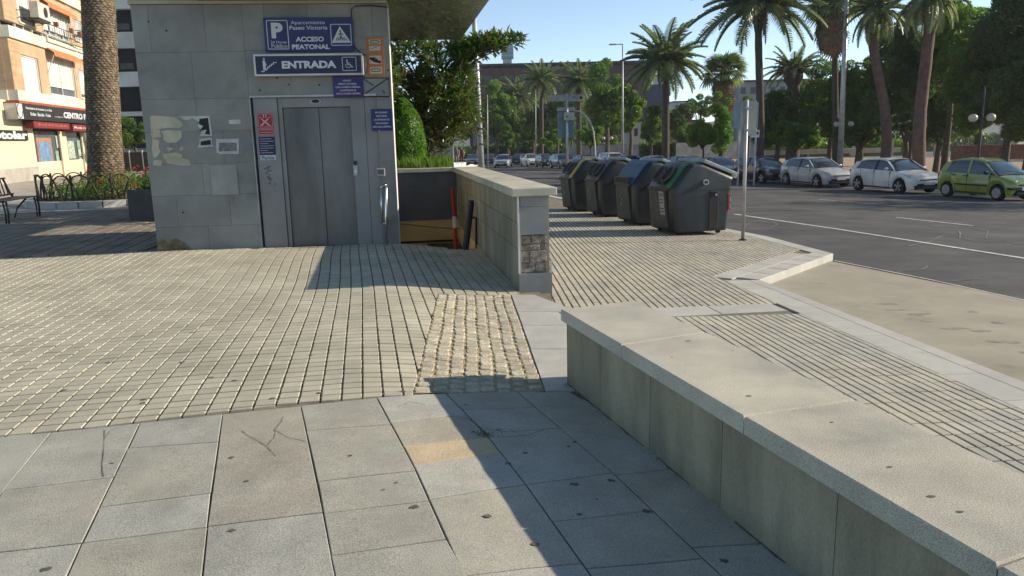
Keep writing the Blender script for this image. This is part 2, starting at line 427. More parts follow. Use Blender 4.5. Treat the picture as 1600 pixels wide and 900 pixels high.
# ---------------------------------------------------------------- parapet wall (wall one) with missing cladding at its end
ZW = 1.09
c0 = PZ(812, 312, ZW-.09); cR = PZ(876, 305, ZW-.09)
Pf = PG(812, 455); 
pw = empty('parapet_wall', (Pf.x, Pf.y, 0), label='chest high stone parapet beside the stairs with broken cladding on its end', cat='wall')
W1 = U1; V1 = Vector((U1.y, -U1.x, 0))
O1 = Vector((Pf.x, Pf.y, 0)); WID = (PG(866, 460)-Pf).dot(V1)
WID = .335
LEN = 6.5
def wbox(mb, v0, v1, u0, u1, z0, z1):
    return mb.prism([( (V1*v+W1*u).x, (V1*v+W1*u).y) for v, u in ((v0, u0), (v1, u0), (v1, u1), (v0, u1))], z0, z1)
wbox(MB(), .03, WID-.03, .03, LEN, -2.6, ZW-.08).build('wall_core', M_rubble, pw)
u = -.06
for L in (1.35, 1.3, 1.3, 1.3, 1.37):
    o = wbox(MB(), -.07, WID+.07, u, u+L-.004, ZW-.085, ZW).build('capstone', M_cap, pw); bevel(o, .008); u += L
for z0, z1, o0 in ((-.12, .44, .0), (.443, .72, .45), (.723, ZW-.088, .2)):
    u = 0; first = True
    while u < LEN:
        L = (o0 if first and o0 else .85); first = False
        L = min(L, LEN-u)
        wbox(MB(), rnd.uniform(-.003, .0), .028, u, u+L-.004, z0 if u < 2.9 or z0 > 0 else max(z0, 0.02), z1-.003).build('cladding_panel', M_wall, pw); u += L
M_blue = mat('bluish_stone', (.27, .272, .258), .6, .08, 3, .1, 60, col2=(.225, .228, .218), speck=.1)
M_white = mat('white_plaster_lit_edge', (.72, .70, .65), .85, .1, 4)
wbox(MB(), .012, WID-.02, -.004, .028, .60, ZW-.20).build('end_panel', M_blue, pw)
wbox(MB(), .012, WID-.02, .0, .028, ZW-.197, ZW-.088).build('end_panel', M_blue, pw)
# rubble blocks exposed
z = .19
for zi, (h, ws) in enumerate(((.11, (.16, .13)), (.13, (.1, .19)), (.07, (.22, .07)), (.095, (.12, .17)))):
    v = .02
    for wv_ in ws:
        mb = MB(); wbox(mb, v, v+wv_-.008, .012+rnd.uniform(0, .012), .05, z, z+h-.008)
        bevel(mb.build('masonry_stone', M_rubble, pw), .01, 2); v += wv_
    z += h
wbox(MB(), -.002, WID+.015, -.02, .03, -.35, .185).build('plinth_panel', M_blue, pw)
wbox(MB(), -.004, .010, -.012, .03, .19, ZW-.09).build('edge_strip', M_white, pw)
wbox(MB(), WID+.004, WID+.016, -.012, .02, -.35, .30).build('edge_strip', M_white, pw)
wbox(MB(), WID-.028, WID, .03, LEN, -.6, ZW-.09).build('street_side_cladding', M_wall, pw)
# ---------------------------------------------------------------- stairwell
DX = O1+W1*LEN
BW = Vector((DX.x, DX.y, 0))
rp = empty('rear_parapet', (BW.x, BW.y, 0), label='dark stone parapet closing the far end of the stairwell', cat='wall')
M_dkst = mat('dark_stained_stone', (.13, .135, .14), .7, .15, 2, .1, 50, col2=(.10, .105, .115), stain=.3)
for k in range(3):
    wbox(MB(), -3.0+k, -3.0+k+.997, 0, .3, .12, ZW-.08).build('cladding_panel', M_dkst, rp)
wbox(MB(), -3.0, 0, -.02, .32, -2.6, .117).build('painted_lower_wall', M_sand, rp)
wbox(MB(), -3.0, 0.0, -.035, -.02, -.30, -.26).build('ledge', M_dark, rp)
for k in range(2):
    bevel(wbox(MB(), -3.0+k*1.47, -3.0+k*1.47+1.466, -.06, .36, ZW-.078, ZW-.002).build('capstone', M_cap, rp), .008)
ss = empty('stairwell', (0, 0, 0), kind='structure')
sA = Vector((STB.x, STB.y, 0))
for k in range(11):
    z1 = G(STB.x-.8, STB.y)-.17*(k+1)
    o0 = O1+W1*((sA-O1).dot(W1)+.29*k)
    P = [o0-V1*2.3, o0+V1*.02, o0+V1*.02+W1*.295, o0-V1*2.3+W1*.295]
    MB().prism([(p.x, p.y) for p in P], -2.6, z1).build('step', M_block, ss)
# lip under the edge
P = [O1+W1*((sA-O1).dot(W1)-.05)-V1*2.3, O1+W1*((sA-O1).dot(W1)-.05)+V1*.03, O1+W1*((sA-O1).dot(W1))+V1*.03, O1+W1*((sA-O1).dot(W1))-V1*2.3]
MB().prism([(p.x, p.y) for p in P], -2.5, -.01).build('riser_wall', M_block, ss)
# ochre lower wall along parapet wall
P = [O1+W1*3-V1*.012, O1+W1*3+V1*.03, O1+W1*LEN+V1*.03, O1+W1*LEN-V1*.012]
MB().prism([(p.x, p.y) for p in P], -2.6, .016).build('painted_lower_wall', M_sand, ss)
# ---------------------------------------------------------------- street pavement
SP = empty('street_pavement', (0, 0, 0), kind='structure')
p_c = [PP(*q) for q in ((1198, 369), (1302, 396), (1187, 437), (1600, 600), (2100, 790))]   # outer edge
def wz(p): return (p.x, p.y)
outer = [PP(930, 305)]+p_c
# base sheet of the pavement
bs = MB()
RD = Vector((-.2420, .9703))
k0 = p_c[0]
kfar = Vector((k0.x+RD.x*140, k0.y+RD.y*140, 0))
inn = [(.60, 2.0), (1.3, 2.0)]
def poly_sheet(name, pts, fn, m, parent, dz=0, kind=None):
    bm = bmesh.new(); vs = [bm.verts.new((p[0], p[1], fn(p[0], p[1])+dz)) for p in pts]; bm.faces.new(vs)
    bmesh.ops.triangulate(bm, faces=bm.faces); me = bpy.data.meshes.new(name); bm.to_mesh(me); bm.free(); me.materials.append(m)
    o = bpy.data.objects.new(name, me); C.objects.link(o)
    if parent: o.parent = parent
    if kind: tag(o, kind=kind)
    return o
wy = [2.0, 4.74, 7.0, 7.8, 13.7, 14.3, 40, 150]
leftpts = [(xw(y)+.2 if y < 14 else xw(14)-.6-.25*(y-14), y) for y in wy]
right = [wz(p_c[4]), wz(p_c[3]), wz(p_c[2]), wz(p_c[1]), wz(p_c[0]), (kfar.x, kfar.y)]
right = [(4.2, 1.0)]+right
poly_sheet('pavement_base', [(1.6, 1.0)]+right+leftpts[::-1], ZP, M_joint, SP, -.018)
# kerb stones
def band(name, A, B, wid, m, parent, fn, seg, h=.14, top=0, piece=True, gap=.004):
    A = Vector((A[0], A[1])); B = Vector((B[0], B[1])); d = (B-A); L = d.length; d /= L; n = Vector((d.y, -d.x))*wid
    k = max(1, round(L/seg)); s = L/k
    for i in range(k):
        a = A+d*(i*s+gap/2); b = A+d*((i+1)*s-gap/2)
        pts = [Vector((q.x, q.y, fn(q.x, q.y)+top)) for q in (a, b, b-n, a-n)]
        if wid < 0: pts = pts[::-1]
        MB().slab(pts, h, .008).build(name, m, parent)
P0, P1, P2, P3, P4 = p_c
kf = (P0.x+RD.x*30, P0.y+RD.y*30)
band('kerb_stone', kf, wz(P0), -.30, M_kerb, SP, ZP, 1.0)
band('kerb_stone', wz(P0), wz(P1), -.30, M_kerb, SP, ZP, .9)
band('kerb_stone', wz(P1), wz(P2), -.32, M_kerb, SP, ZP, .6)
band('kerb_stone', wz(P2), wz(P4), -.16, M_kerb, SP, ZP, .8)
# broad pale band inside the kerb
q2 = PP(1105, 427); q3 = PP(1600, 607)
dd = (Vector(wz(P4))-Vector(wz(P2))).normalized(); nn = Vector((dd.y, -dd.x))
if nn.x > 0: nn = -nn
A = Vector(wz(P2))+nn*.165; B = Vector(wz(P4))+nn*.165
bw = .32
for i in range(9):
    a = A+dd*(i*.62); b = a+dd*.612
    pts = [Vector((q.x, q.y, ZP(q.x, q.y))) for q in (a, b, b+nn*bw, a+nn*bw)][::-1]
    MB().slab(pts, .03, .004).build('band_slab', M_kerb, SP)
inner0 = A+nn*(bw+.004); 
# cross band at y ~ 490
ca = PP(1020, 496); cb_ = PP(1232, 485); cc = PP(1205, 474); cdp = PP(1000, 482)
# blocks: region near (along seat wall) and region far
la = (inner0.x, inner0.y); lb = (inner0.x+dd.x*10, inner0.y+dd.y*10)
ra = -math.atan2(-dd.x, -dd.y) if False else math.atan2(dd.x, -dd.y)
aang = math.atan2(dd.x, -dd.y)    # angle from +Y axis, leftwards
wallL = [(xw(y)+.25, y) for y in (2, 4.74, 7.6)]
L1a, L1b = (wallL[0], wallL[1]); 
lay(SP, ZP, wz(ca), aang, .20, .078, .008, .017, (-7, 0, -1.5, 3.5), [(L1b, L1a), (lb, la), (wz(cb_), wz(ca))] if False else
    [((.353+.1, 4.74), (.353+.358*3+.1, 1.74))[::1], (lb, la) , (wz(ca), wz(cb_))[::-1]], M_block2, stuff_name='far_blocks', piece='block', h=.02)
pts = [ca, cb_, cc, cdp]
for t0, t1 in ((0, .5), (.5, 1)):
    Q = [ca.lerp(cb_, t0), ca.lerp(cb_, t1-.004), cdp.lerp(cc, t1-.004), cdp.lerp(cc, t0)]
    Q = [Vector((p.x, p.y, ZP(p.x, p.y))) for p in Q]
    MB().slab(Q, .03, .004).build('band_slab', M_kerb, SP)
# far region, on both sides of the inner band line
wallside = ((xw(7)+.0, 7.0), (xw(14)+.3, 14.0))[::-1]
kside = ((P0.x-.31, P0.y), (P0.x-.31+RD.x*10, P0.y+RD.y*10))
kd = (Vector(wz(P1))-Vector(wz(P0))).normalized(); kn = Vector((-kd.y, kd.x))
if kn.y > 0: kn = -kn
kfront = (tuple(Vector(wz(P1))+kn*.31), tuple(Vector(wz(P0))+kn*.31))
nd2 = (Vector(wz(P1))-Vector(wz(P2))).normalized(); nn2 = Vector((-nd2.y, nd2.x))
knot = (tuple(Vector(wz(P2))+nn2*.62), tuple(Vector(wz(P1))+nn2*.62))
lay(SP, ZP, wz(ca), aang-R(4), .20, .085, .012, .019, (.25, 15, -2.5, 6), [wallside, (wz(cdp), wz(cc)), (lb, la)], M_block2, stuff_name='far_blocks', piece='block', lim=60)
lay(SP, ZP, wz(ca), aang-R(4), .20, .085, .012, .019, (-2, 15, -2.5, 7), [wallside, (la, lb), knot, kside, kfront], M_block2, stuff_name='far_blocks', piece='block', lim=0)
# broad slabs along the notch
pts0 = Vector(wz(P2))+nn2*.325+(-nd2)*.15; Ln = (Vector(wz(P1))-Vector(wz(P2))).length
for i in range(4):
    a_ = pts0+nd2*(i*(Ln-.2)/4); b_ = pts0+nd2*((i+1)*(Ln-.2)/4-.005)
    Q = [a_, b_, b_+nn2*.29, a_+nn2*.29]
    MB().slab([Vector((q.x, q.y, ZP(q.x, q.y))) for q in Q], .03, .004).build('band_slab', M_kerb, SP)
# ---------------------------------------------------------------- bus bay and markings
bay = poly_sheet('bay_concrete', [wz(PR(*q)) for q in ((1185, 437), (1290, 407), (1600, 469), (2000, 556), (2100, 790), (1600, 603))], ZR, M_conc, None, .006, 'structure')
# ---------------------------------------------------------------- lift house
FR = R(6)
FO = Vector((FBL.x, FBL.y, 0)); FX = Vector((math.cos(FR), math.sin(FR), 0)); FN = Vector((math.sin(FR), -math.cos(FR), 0))  # FN faces camera
def plane_hit(px, py, o, n):
    d = ray(px, py); t = (o-CAM).dot(n)/d.dot(n); return CAM+d*t
def FP(px, py, off=0):            # pixel -> (along, height) on the facade
    p = plane_hit(px, py, FO+FN*off, FN); return ((p-FO).dot(FX), p.z)
def froot(name, px, py, off, **k):
    s, z = FP(px, py, off); p = FO+FX*s+FN*off; e = empty(name, (p.x, p.y, z), FR, **k); e['s'] = s; e['z'] = z; return e
def frel(e, px, py, off=0):
    s, z = FP(px, py, off); return s-e['s'], z-e['z']
def text_obj(name, body, m, x0, x1, z0, z1, y, parent, bold=0, stretch=True):
    cu = bpy.data.curves.new('lettering', 'FONT'); cu.body = body; cu.size = 1; cu.offset = bold; cu.align_x = 'LEFT'; cu.resolution_u = 3
    cu.space_line = 1.0
    to = bpy.data.objects.new('lettering', cu); C.objects.link(to)
    dg = bpy.context.evaluated_depsgraph_get(); me = bpy.data.meshes.new_from_object(to.evaluated_get(dg))
    bpy.data.objects.remove(to); bpy.data.curves.remove(cu)
    xs_ = [v.co.x for v in me.vertices]; ys_ = [v.co.y for v in me.vertices]
    a, b, c, d = min(xs_), max(xs_), min(ys_), max(ys_)
    sx = (x1-x0)/(b-a); sz = (z1-z0)/(d-c)
    for v in me.vertices: v.co = Vector((x0+(v.co.x-a)*sx, y, z0+(v.co.y-c)*sz))
    me.name = name; me.materials.clear(); me.materials.append(m)
    o = bpy.data.objects.new(name, me); C.objects.link(o); o.parent = parent; return o
GZ = .12
house = empty('lift_house', (FO.x, FO.y, GZ), FR, label='small grey stone lift house with steel double doors and a broad canopy', cat='lift building')
def fbox(name, s0, s1, z0, z1, y0, y1, m, parent=house, bv=0):
    b = MB().box(s0, s1, y0, y1, z0-(GZ if parent is house else 0), z1-(GZ if parent is house else 0)).build(name, m, parent)
    if bv: bevel(b, bv)
    return b
SW = FP(624.5, 388)[0]; ZC = 3.56
d0, _ = FP(398, 250); d1 = FP(596, 300)[0]; _, zh = FP(500, 151)
# cladding panels
def clad(s0, s1, z0, z1, nw, nh, y0=0, y1=.06, off=0):
    for i in range(nh):
        o_ = (off if i % 2 else 0); cuts = [s0]+[s0+(s1-s0)*(j+o_)/nw for j in range(0 if o_ else 1, nw)]+[s1]
        cuts = sorted(set(cuts))
        for a, b in zip(cuts, cuts[1:]):
            if b-a < .02: continue
            za = z0+(z1-z0)*i/nh; zb = z0+(z1-z0)*(i+1)/nh
            fbox('stone_panel', a, b-.003, za, zb-.003, y0+rnd.uniform(0, .0015), y1, M_fac)
clad(0, d0, .03, zh, 2, 5, off=.45); clad(0, d0, zh, 3.46, 2, 2, off=.3)
clad(d0, d1, zh+.03, 3.46, 3, 2, off=.5); clad(d1, SW, .03, 3.46, 1, 8)
fbox('wall_core', .02, SW-.02, zh+.05, ZC, .03, .4, M_fac)
fbox('wall_core', .02, d0-.02, 0, zh+.06, .03, .4, M_fac)
fbox('wall_core', d1+.02, SW-.02, 0, zh+.06, .03, .4, M_fac)
fbox('side_return', SW-.0195, SW, .03, 3.46, .061, .42, M_white)  # white colour stands in for sunlight on the right edge
fbox('shaft_wall', .0, SW-.45, 0, ZC, .4, 2.6, M_fac)
M_beige = mat('beige_stone', (.42, .37, .25), .8, .12, 2, .1, 60, col2=(.36, .32, .22))
sl_, _ = FP(312, 13)
fbox('fascia_band', -.02, sl_+.3, 3.463, 3.5, -.03, .4, M_beige)
fbox('fascia', -.02, sl_-.02, 3.503, 4.15, -.015, 2.6, M_beige)
fbox('trim_strip', sl_+.3, SW+.0, 3.463, 3.5, -.02, .4, M_beige)
# door recess
RD_ = .16
fbox('header', d0+.003, d1-.003, zh-.0, zh+.027, -.02, .3, M_galv)
pl = FP(440, 270)[0]; f0 = FP(447.5, 270)[0]; m0 = FP(503, 270)[0]; f1_ = FP(553, 270)[0]; zt = FP(500, 167)[1]
pl = d0+(.36); 
fbox('side_panel', d0+.035, pl, .05, zh-.003, .03, .1, M_steel, bv=.004)
fbox('dark_gap', d0, d0+.033, .05, zh-.003, .09, .12, M_dark)
fbox('jamb_trim', d0-.004, d0+.008, .05, zh, -.012, .09, M_chrome if False else M_galv)
fbox('door_frame', pl+.004, f0, .05, zh-.003, .06, .14, M_steel, bv=.004)
fbox('door_frame', f0, f1_, zt, zh-.003, .06, .14, M_steel, bv=.004)
fbox('door_frame', f1_, f1_+.2, .05, zh-.003, .06, .14, M_steel, bv=.004)
fbox('side_panel', f1_+.204, d1-.003, .05, zh-.003, .05, .14, M_steel, bv=.004)
M_door = mat('lift_door_steel', (.165, .167, .168), .38, .3, 2.6, .04, 70, metal=.45, col2=(.11, .112, .114), stain=.3, stretch=(1, 1, .35))
dl = fbox('door_leaf', f0+.003, m0-.002, .07, zt-.004, .10, .14, M_door, bv=.003)
dl = fbox('door_leaf', m0+.002, f1_-.003, .07, zt-.004, .115, .15, M_door, bv=.003)
fbox('door_backing', d0+.01, d1-.01, .04, zh, .16, .3, M_dark)
fbox('threshold', d0+.02, d1, .03, .066, .02, .16, M_galv)
# oval lamp over door, call panel, card reader
s, z = FP(492, 158)
mb = MB(); mb.ball((s, .055, z-GZ), .06, .015, .028, 16, 8); mb.build('lens', M_dark, house, smooth=True)
mb = MB(); mb.ball((s, .058, z-GZ), .085, .012, .042, 16, 8); mb.build('lamp_surround', M_galv, house, smooth=True)
s, z = FP(555, 264)
o = fbox('call_panel', s-.03, s+.03, z-.10, z+.07, .035, .06, M_galv, bv=.006)
b = MB(); b.disc((s, .03, z-GZ-.04), (0, 1, 0), .014, .015).build('button', M_chrome, house)
fbox('reader', s-.018, s+.022, z+.05, z+.11, .02, .05, M_dark, bv=.005)
M_beigep = mat('beige_plastic', (.42, .42, .36), .5, .05)
s, z = FP(595, 270)
o = fbox('intercom', s-.06, s+.06, z-.05, z+.065, -.03, 0, M_beigep, bv=.008)
fbox('screen', s-.045, s+.045, z-.02, z+.045, -.034, -.03, M_door)
# metal cabinet door in wall
a = FP(328, 258); b_ = FP(374, 304)
fbox('cabinet_door', a[0], b_[0], b_[1], a[1], -.02, 0, mat('cabinet_grey', (.32, .325, .31), .6, .08, 3), bv=.004)
# hatch with taped cross to the right above the pier
a = FP(567.5, 122); b_ = FP(608, 150)
M_tape = M_seal
hx = fbox('hatch', a[0], b_[0], b_[1], a[1], -.012, 0, M_fac, bv=.002)
for p, q in (((568, 123), (584, 134)), ((570, 147), (607, 122)), ((597, 141), (602, 146))):
    A_, B_ = FP(*p), FP(*q)
    MB().tube([(A_[0], -.014, A_[1]-GZ), (B_[0], -.014, B_[1]-GZ)], .008, 6).build('tape', M_tape, house)
for p, q in (((567, 150), (608, 151)), ((608, 122), (608.5, 151)), ((567, 122), (608, 122))):
    A_, B_ = FP(*p), FP(*q)
    MB().tube([(A_[0], -.008, A_[1]-GZ), (B_[0], -.008, B_[1]-GZ)], .009, 6).build('seal', M_tape, house)
# hanging cable
pts = [FP(*q) for q in ((606, 12), (580, 9), (556, 10), (550, 14), (549, 30), (551, 60), (555, 75), (563, 82), (572, 87), (575, 100), (573, 112), (568, 120))]
tag(MB().tube([FO+FX*s_-FX*0+FN*.03+Vector((0, 0, z_)) for s_, z_ in pts], .008, 6).build('cable', M_seal, None), 'black cable drooping round the corner of the blue signs', 'cable')
# small holes / marks on upper wall
for q in ((406, 141), (433, 122), (451, 132), (499, 133), (286, 332), (606, 110), (232, 34), (260, 48)):
    s_, z_ = FP(*q); MB().disc((s_, -.0005, z_-GZ), (0, 1, 0), .014, .004, 8).build('plug', M_dark, house)
# canopy (rests on the lift house and moves with it)
c1 = PZ(720, 62, 3.58); c2 = PZ(765, 0, 3.58); ed = (c2-c1).normalized(); c2 = c1+ed*6.2
c4 = PZ(311, 13, 3.58); c3 = c4+ed*1.6; c5 = c4-ed*4.0
M_can = mat('canopy_metal', (.30, .32, .27), .24, .3, 2.5, .06, 5, metal=.55, col2=(.20, .22, .19), stretch=(2.2, .5, 1))
M_canw = mat('canopy_edge', (.13, .13, .12), .5, .1)
back = c1+(FX*-5.2)
poly = [c1, c5, c3, c2]
def loc(p): d = p-FO; return (d.dot(FX), -d.dot(FN))
LP = [loc(p) for p in (c2, c1, c5, c3)]
nx, ny = 1, 5
for j in range(5):
    t0, t1 = j/5, (j+1)/5
    def L2(a, b, t): return (a[0]+(b[0]-a[0])*t, a[1]+(b[1]-a[1])*t)
    q = [L2(LP[3], LP[0], t0), L2(LP[3], LP[0], t1-.0015), L2(LP[2], LP[1], t1-.0015), L2(LP[2], LP[1], t0)]
    MB().prism(q, 3.58-GZ, 3.60-GZ).build('soffit_panel', M_can, house)
cen = (sum(p[0] for p in LP)/4, sum(p[1] for p in LP)/4)
MB().prism([(cen[0]+(p[0]-cen[0])*.997, cen[1]+(p[1]-cen[1])*.997) for p in LP], 3.602-GZ, 3.9-GZ).build('canopy_slab', M_canw, house)
MB().prism([(cen[0]+(p[0]-cen[0])*1.004, cen[1]+(p[1]-cen[1])*1.004) for p in LP], 3.606-GZ, 3.66-GZ).build('edge_trim', M_dark, house)
# stainless handrail standing at the right of the door
hr = froot('handrail', 605, 388, .12, label='short polished steel handrail beside the lift house corner', cat='handrail')
hb = Vector(hr.location)
t_, z_t = frel(hr, 600, 287, .12); 
zt2 = frel(hr, 603, 291, .12)
MB().tube([(0, 0, 0), (zt2[0]*.2, 0, .45), (zt2[0]*1.0-.0, .02, zt2[1]-.03), (zt2[0], .06, zt2[1]), (zt2[0], .13, zt2[1]+.02)], .019, 10).build('post', M_chrome, hr, smooth=True)
MB().tube([(-.05, .02, zt2[1]-.02), (-.045, .02, .35)], .014, 8).build('rail', M_chrome, hr, smooth=True)
MB().tube([(-.05, .02, zt2[1]-.02), (.02, .02, zt2[1]+.015), (.04, .13, zt2[1]+.04)], .014, 8).build('bracket', M_chrome, hr, smooth=True)
MB().tube([(-.045, .02, .36), (0, .01, .36)], .012, 8).build('strut', M_chrome, hr, smooth=True)
# ---------------------------------------------------------------- signs
M_navy = mat('sign_navy', (.018, .02, .13), .35, .04, 2, spec=.4)
M_navy2 = mat('sign_dark_navy', (.014, .014, .075), .35, .04, 2, spec=.4)
M_purple = mat('sign_purple', (.045, .03, .16), .4, .04, 2)
M_sw = mat('sign_white', (.62, .63, .64), .5, .03)
M_frame = mat('sign_frame_white', (.60, .61, .60), .45, .03)
M_red = mat('sign_red', (.45, .025, .03), .45, .04)
M_orange = mat('sign_orange', (.50, .17, .05), .5, .06)
M_ink = mat('black_ink', (.02, .02, .02), .6, .02)
M_green = mat('sign_green_text', (.04, .16, .10), .6, .02)
class Sign:
    def __init__(s, name, x0, y0, x1, y1, off, m, label, cat='sign', group=None, th=.02):
        s.off = off; s.e = froot(name, (x0+x1)/2, y1, off, label=label, cat=cat, group=group)
        s.x0, s.y0, s.x1, s.y1 = x0, y0, x1, y1
        s.yf = 0
        a = frel(s.e, x0, (y0+y1)/2, off)[0]; b = frel(s.e, x1, (y0+y1)/2, off)[0]
        t = frel(s.e, (x0+x1)/2, y0, off)[1]; s.w = (a, b); s.h = t
        bevel(MB().box(a, b, 0, th, 0, t).build('board', m, s.e), .003)
    def u(s, px, py):     # sheared pixel to local (x,z): x by proportion across board
        return s.w[0]+(px-s.x0)/(s.x1-s.x0)*(s.w[1]-s.w[0]), (s.y1-py)/(s.y1-s.y0)*s.h
    def text(s, name, body, x0, y0, x1, y1, m, bold=0):
        a = s.u(x0, y1); b = s.u(x1, y0); return text_obj(name, body, m, a[0], b[0], a[1], b[1], -.0025, s.e, bold)
    def rect(s, name, x0, y0, x1, y1, m, d=.0015):
        a = s.u(x0, y1); b = s.u(x1, y0); return MB().box(a[0], b[0], -d, .001, a[1], b[1]).build(name, m, s.e)
    def ring(s, name, x0, y0, x1, y1, m, wd, r=.02):
        a = s.u(x0, y1); b = s.u(x1, y0); pts = []
        for cx, cy, t0 in ((b[0]-r, b[1]-r, 0), (a[0]+r, b[1]-r, 90), (a[0]+r, a[1]+r, 180), (b[0]-r, a[1]+r, 270)):
            for k in range(5):
                t = R(t0+k*22.5); pts.append((cx, cy, math.cos(t), math.sin(t)))
        n = len(pts); vs = [(p[0]+p[2]*r, -.0025, p[1]+p[3]*r) for p in pts]+[(p[0]+p[2]*(r-wd), -.0025, p[1]+p[3]*(r-wd)) for p in pts]
        mb = MB(); mb.add(vs, [(i, (i+1) % n, n+(i+1) % n, n+i) for i in range(n)]); return mb.build(name, m, s.e)
    def poly(s, name, P, m, d=-.003):
        vs = [s.u(*p) for p in P]; mb = MB(); mb.add([(x, d, z) for x, z in vs], [tuple(range(len(vs)))]); return mb.build(name, m, s.e)
    def line(s, name, P, wd, m, d=-.004):
        vs = [Vector((*s.u(*p), 0)) for p in P]; mb = MB()
        for a, b in zip(vs, vs[1:]):
            t = (b-a).normalized(); n = Vector((-t.y, t.x, 0))*wd/2; a2 = a-t*wd*.3; b2 = b+t*wd*.3
            mb.add([(q.x, d, q.y) for q in (a2-n, b2-n, b2+n, a2+n)], [(0, 1, 2, 3)])
        return mb.build(name, m, s.e)
# pixel frames below are in zoomed-crop units: crop x = 405+cx/6.665, y = 20+cy/6.667
def K(x, y): return 405+x/6.665, 20+y/6.667
S1 = Sign('parking_sign', *K(52, 48), *K(982, 405), .05, M_navy, 'navy blue car park sign with a big white P and crossing triangle')
def kt(S, n, body, x0, y0, x1, y1, m=M_sw, bold=.01): S.text(n, body, *K(x0, y0), *K(x1, y1), m, bold)
kt(S1, 'letter_p', 'P', 128, 100, 248, 262, bold=.055)
kt(S1, 'lettering', '24 Horas', 112, 288, 276, 316, bold=.0); kt(S1, 'lettering', 'Público', 118, 322, 282, 362, bold=.0)
kt(S1, 'lettering', 'Aparcamiento', 335, 82, 688, 130, bold=.0); kt(S1, 'lettering', 'Paseo Victoria', 318, 134, 712, 175, bold=.01)
kt(S1, 'lettering', 'ACCESO', 375, 248, 668, 300, bold=.035); kt(S1, 'lettering', 'PEATONAL', 330, 328, 724, 380, bold=.035)
S1.ring('border', *K(80, 74), *K(302, 378), M_sw, .010)
S1.ring('border', *K(742, 118), *K(960, 345), M_sw, .010)
S1.poly('triangle', [K(842, 140), K(752, 306), K(758, 316), K(944, 316), K(948, 306)], M_sw)
S1.line('figure', [K(842, 188), K(846, 196)], .018, M_ink)
S1.line('figure', [K(846, 205), K(850, 245), K(836, 285)], .012, M_ink)
S1.line('figure', [K(850, 245), K(864, 285)], .012, M_ink)
S1.line('figure', [K(826, 232), K(846, 212), K(872, 232)], .009, M_ink)
for x in (800, 822, 882, 904): S1.line('crossing_bar', [K(845+(x-845)*.72, 262), K(x+(x-845)*.06, 290)], .010, M_ink)
S2 = Sign('entrance_sign', 398, 85.5, 566, 116.5, .12, M_navy2, 'long dark blue sign reading ENTRADA with stair and wheelchair symbols', th=.10)
a, b = S2.w
for (x0, x1, z0, z1) in ((a-.01, b+.01, -.012, .012), (a-.01, b+.01, S2.h-.012, S2.h+.012), (a-.012, a+.012, .012, S2.h-.012), (b-.012, b+.012, .012, S2.h-.012)):
    MB().box(x0, x1, -.006, .105, z0, z1).build('frame', M_frame, S2.e)
kt(S2, 'lettering', 'ENTRADA', 232, 500, 800, 578, bold=.045)
S2.ring('border', *K(862, 464), *K(1012, 610), M_sw, .008)
S2.line('stair_symbol', [K(70, 588), K(84, 574), K(84, 560), K(106, 560), K(106, 545), K(126, 545), K(126, 530), K(148, 530), K(148, 515), K(178, 512)], .011, M_sw)
S2.line('stair_symbol', [K(18, 606), K(46, 606), K(46, 590)], .012, M_sw)
S2.line('figure', [K(50, 500), K(50, 580)], .032, M_sw); S2.line('figure', [K(58, 510), K(72, 545)], .012, M_sw); S2.line('figure', [K(58, 560), K(66, 592)], .016, M_sw)
S2.line('figure', [K(52, 472), K(52, 480)], .022, M_sw)
S2.line('wheelchair_symbol', [K(914, 496), K(914, 508)], .018, M_sw)
S2.line('wheelchair_symbol', [K(914, 514), K(920, 546), K(950, 546), K(962, 572), K(976, 566)], .012, M_sw)
S2.line('wheelchair_symbol', [K(920, 528), K(944, 528)], .009, M_sw)
S2.line('wheelchair_symbol', [K(924+26*math.cos(t), 556+22*math.sin(t)) for t in [math.pi*(1.25-.125*k) for k in range(13)]], .008, M_sw)
S3 = Sign('notice_plate', 520.5, 118.5, 568, 152, .03, M_purple, 'purple notice plate with five small text lines under the ENTRADA sign', th=.01)
for k, (t, x0, x1) in enumerate((('HORARIO', 536, 549), ('ABIERTO 24 HORAS', 528, 557), ('CON LA PUERTA CERRADA', 524, 563), ('LA ENTRADA ES', 531, 556), ('POR EL ACCESO CENTRAL', 525, 563))):
    y = 124.5+k*5.1; S3.text('lettering', t, x0, y, x1, y+2.6, M_sw, .02)
S4 = Sign('night_notice', 580, 170, 613, 204, .008, M_navy, 'small navy notice plate on the pier between hatch and intercom', th=.008)
for k, (t, x0, x1) in enumerate((('EN HORARIO', 587, 606), ('NOCTURNO', 588, 605), ('LA ENTRADA ES', 584.5, 608.5), ('POR ACCESO', 587, 606), ('PEATONAL CENTRAL', 582, 611))):
    y = 174.3+k*5.6; S4.text('lettering', t, x0, y, x1, y+2.7, M_sw, .02)
S5 = Sign('lift_warning', 402.5, 177, 427, 211, -.025, M_red, 'red warning plate with white crossed out figures on the lift surround', th=.006)
def px5(cx, cy): return 390+cx/3.46, 140+cy/3.46
S5.ring('border', 403.5, 178, 426, 198.5, M_sw, .004, .008)
S5.ring('border', 403.5, 200.2, 426, 210.2, M_sw, .004, .008)
S5.line('cross', [(406, 182), (423, 197)], .006, M_sw); S5.line('cross', [(423, 182), (406, 197)], .006, M_sw)
S5.line('figure', [(410, 186), (414.5, 191), (419, 186)], .016, M_sw); S5.line('figure', [(409, 196), (414.5, 190), (420, 196)], .014, M_sw)
for x in (412.6, 416.4): S5.line('mark', [(x, 179), (x, 183.5)], .010, M_sw)
for y in (202.8, 206.8): S5.line('text_line', [(406, y), (423.5, y)], .006, M_sw)
S6 = Sign('parking_notice', 405, 213.5, 430.5, 250.5, -.025, M_navy2, 'dark navy notice above a pale strip reading Parkia on the lift surround', th=.005)
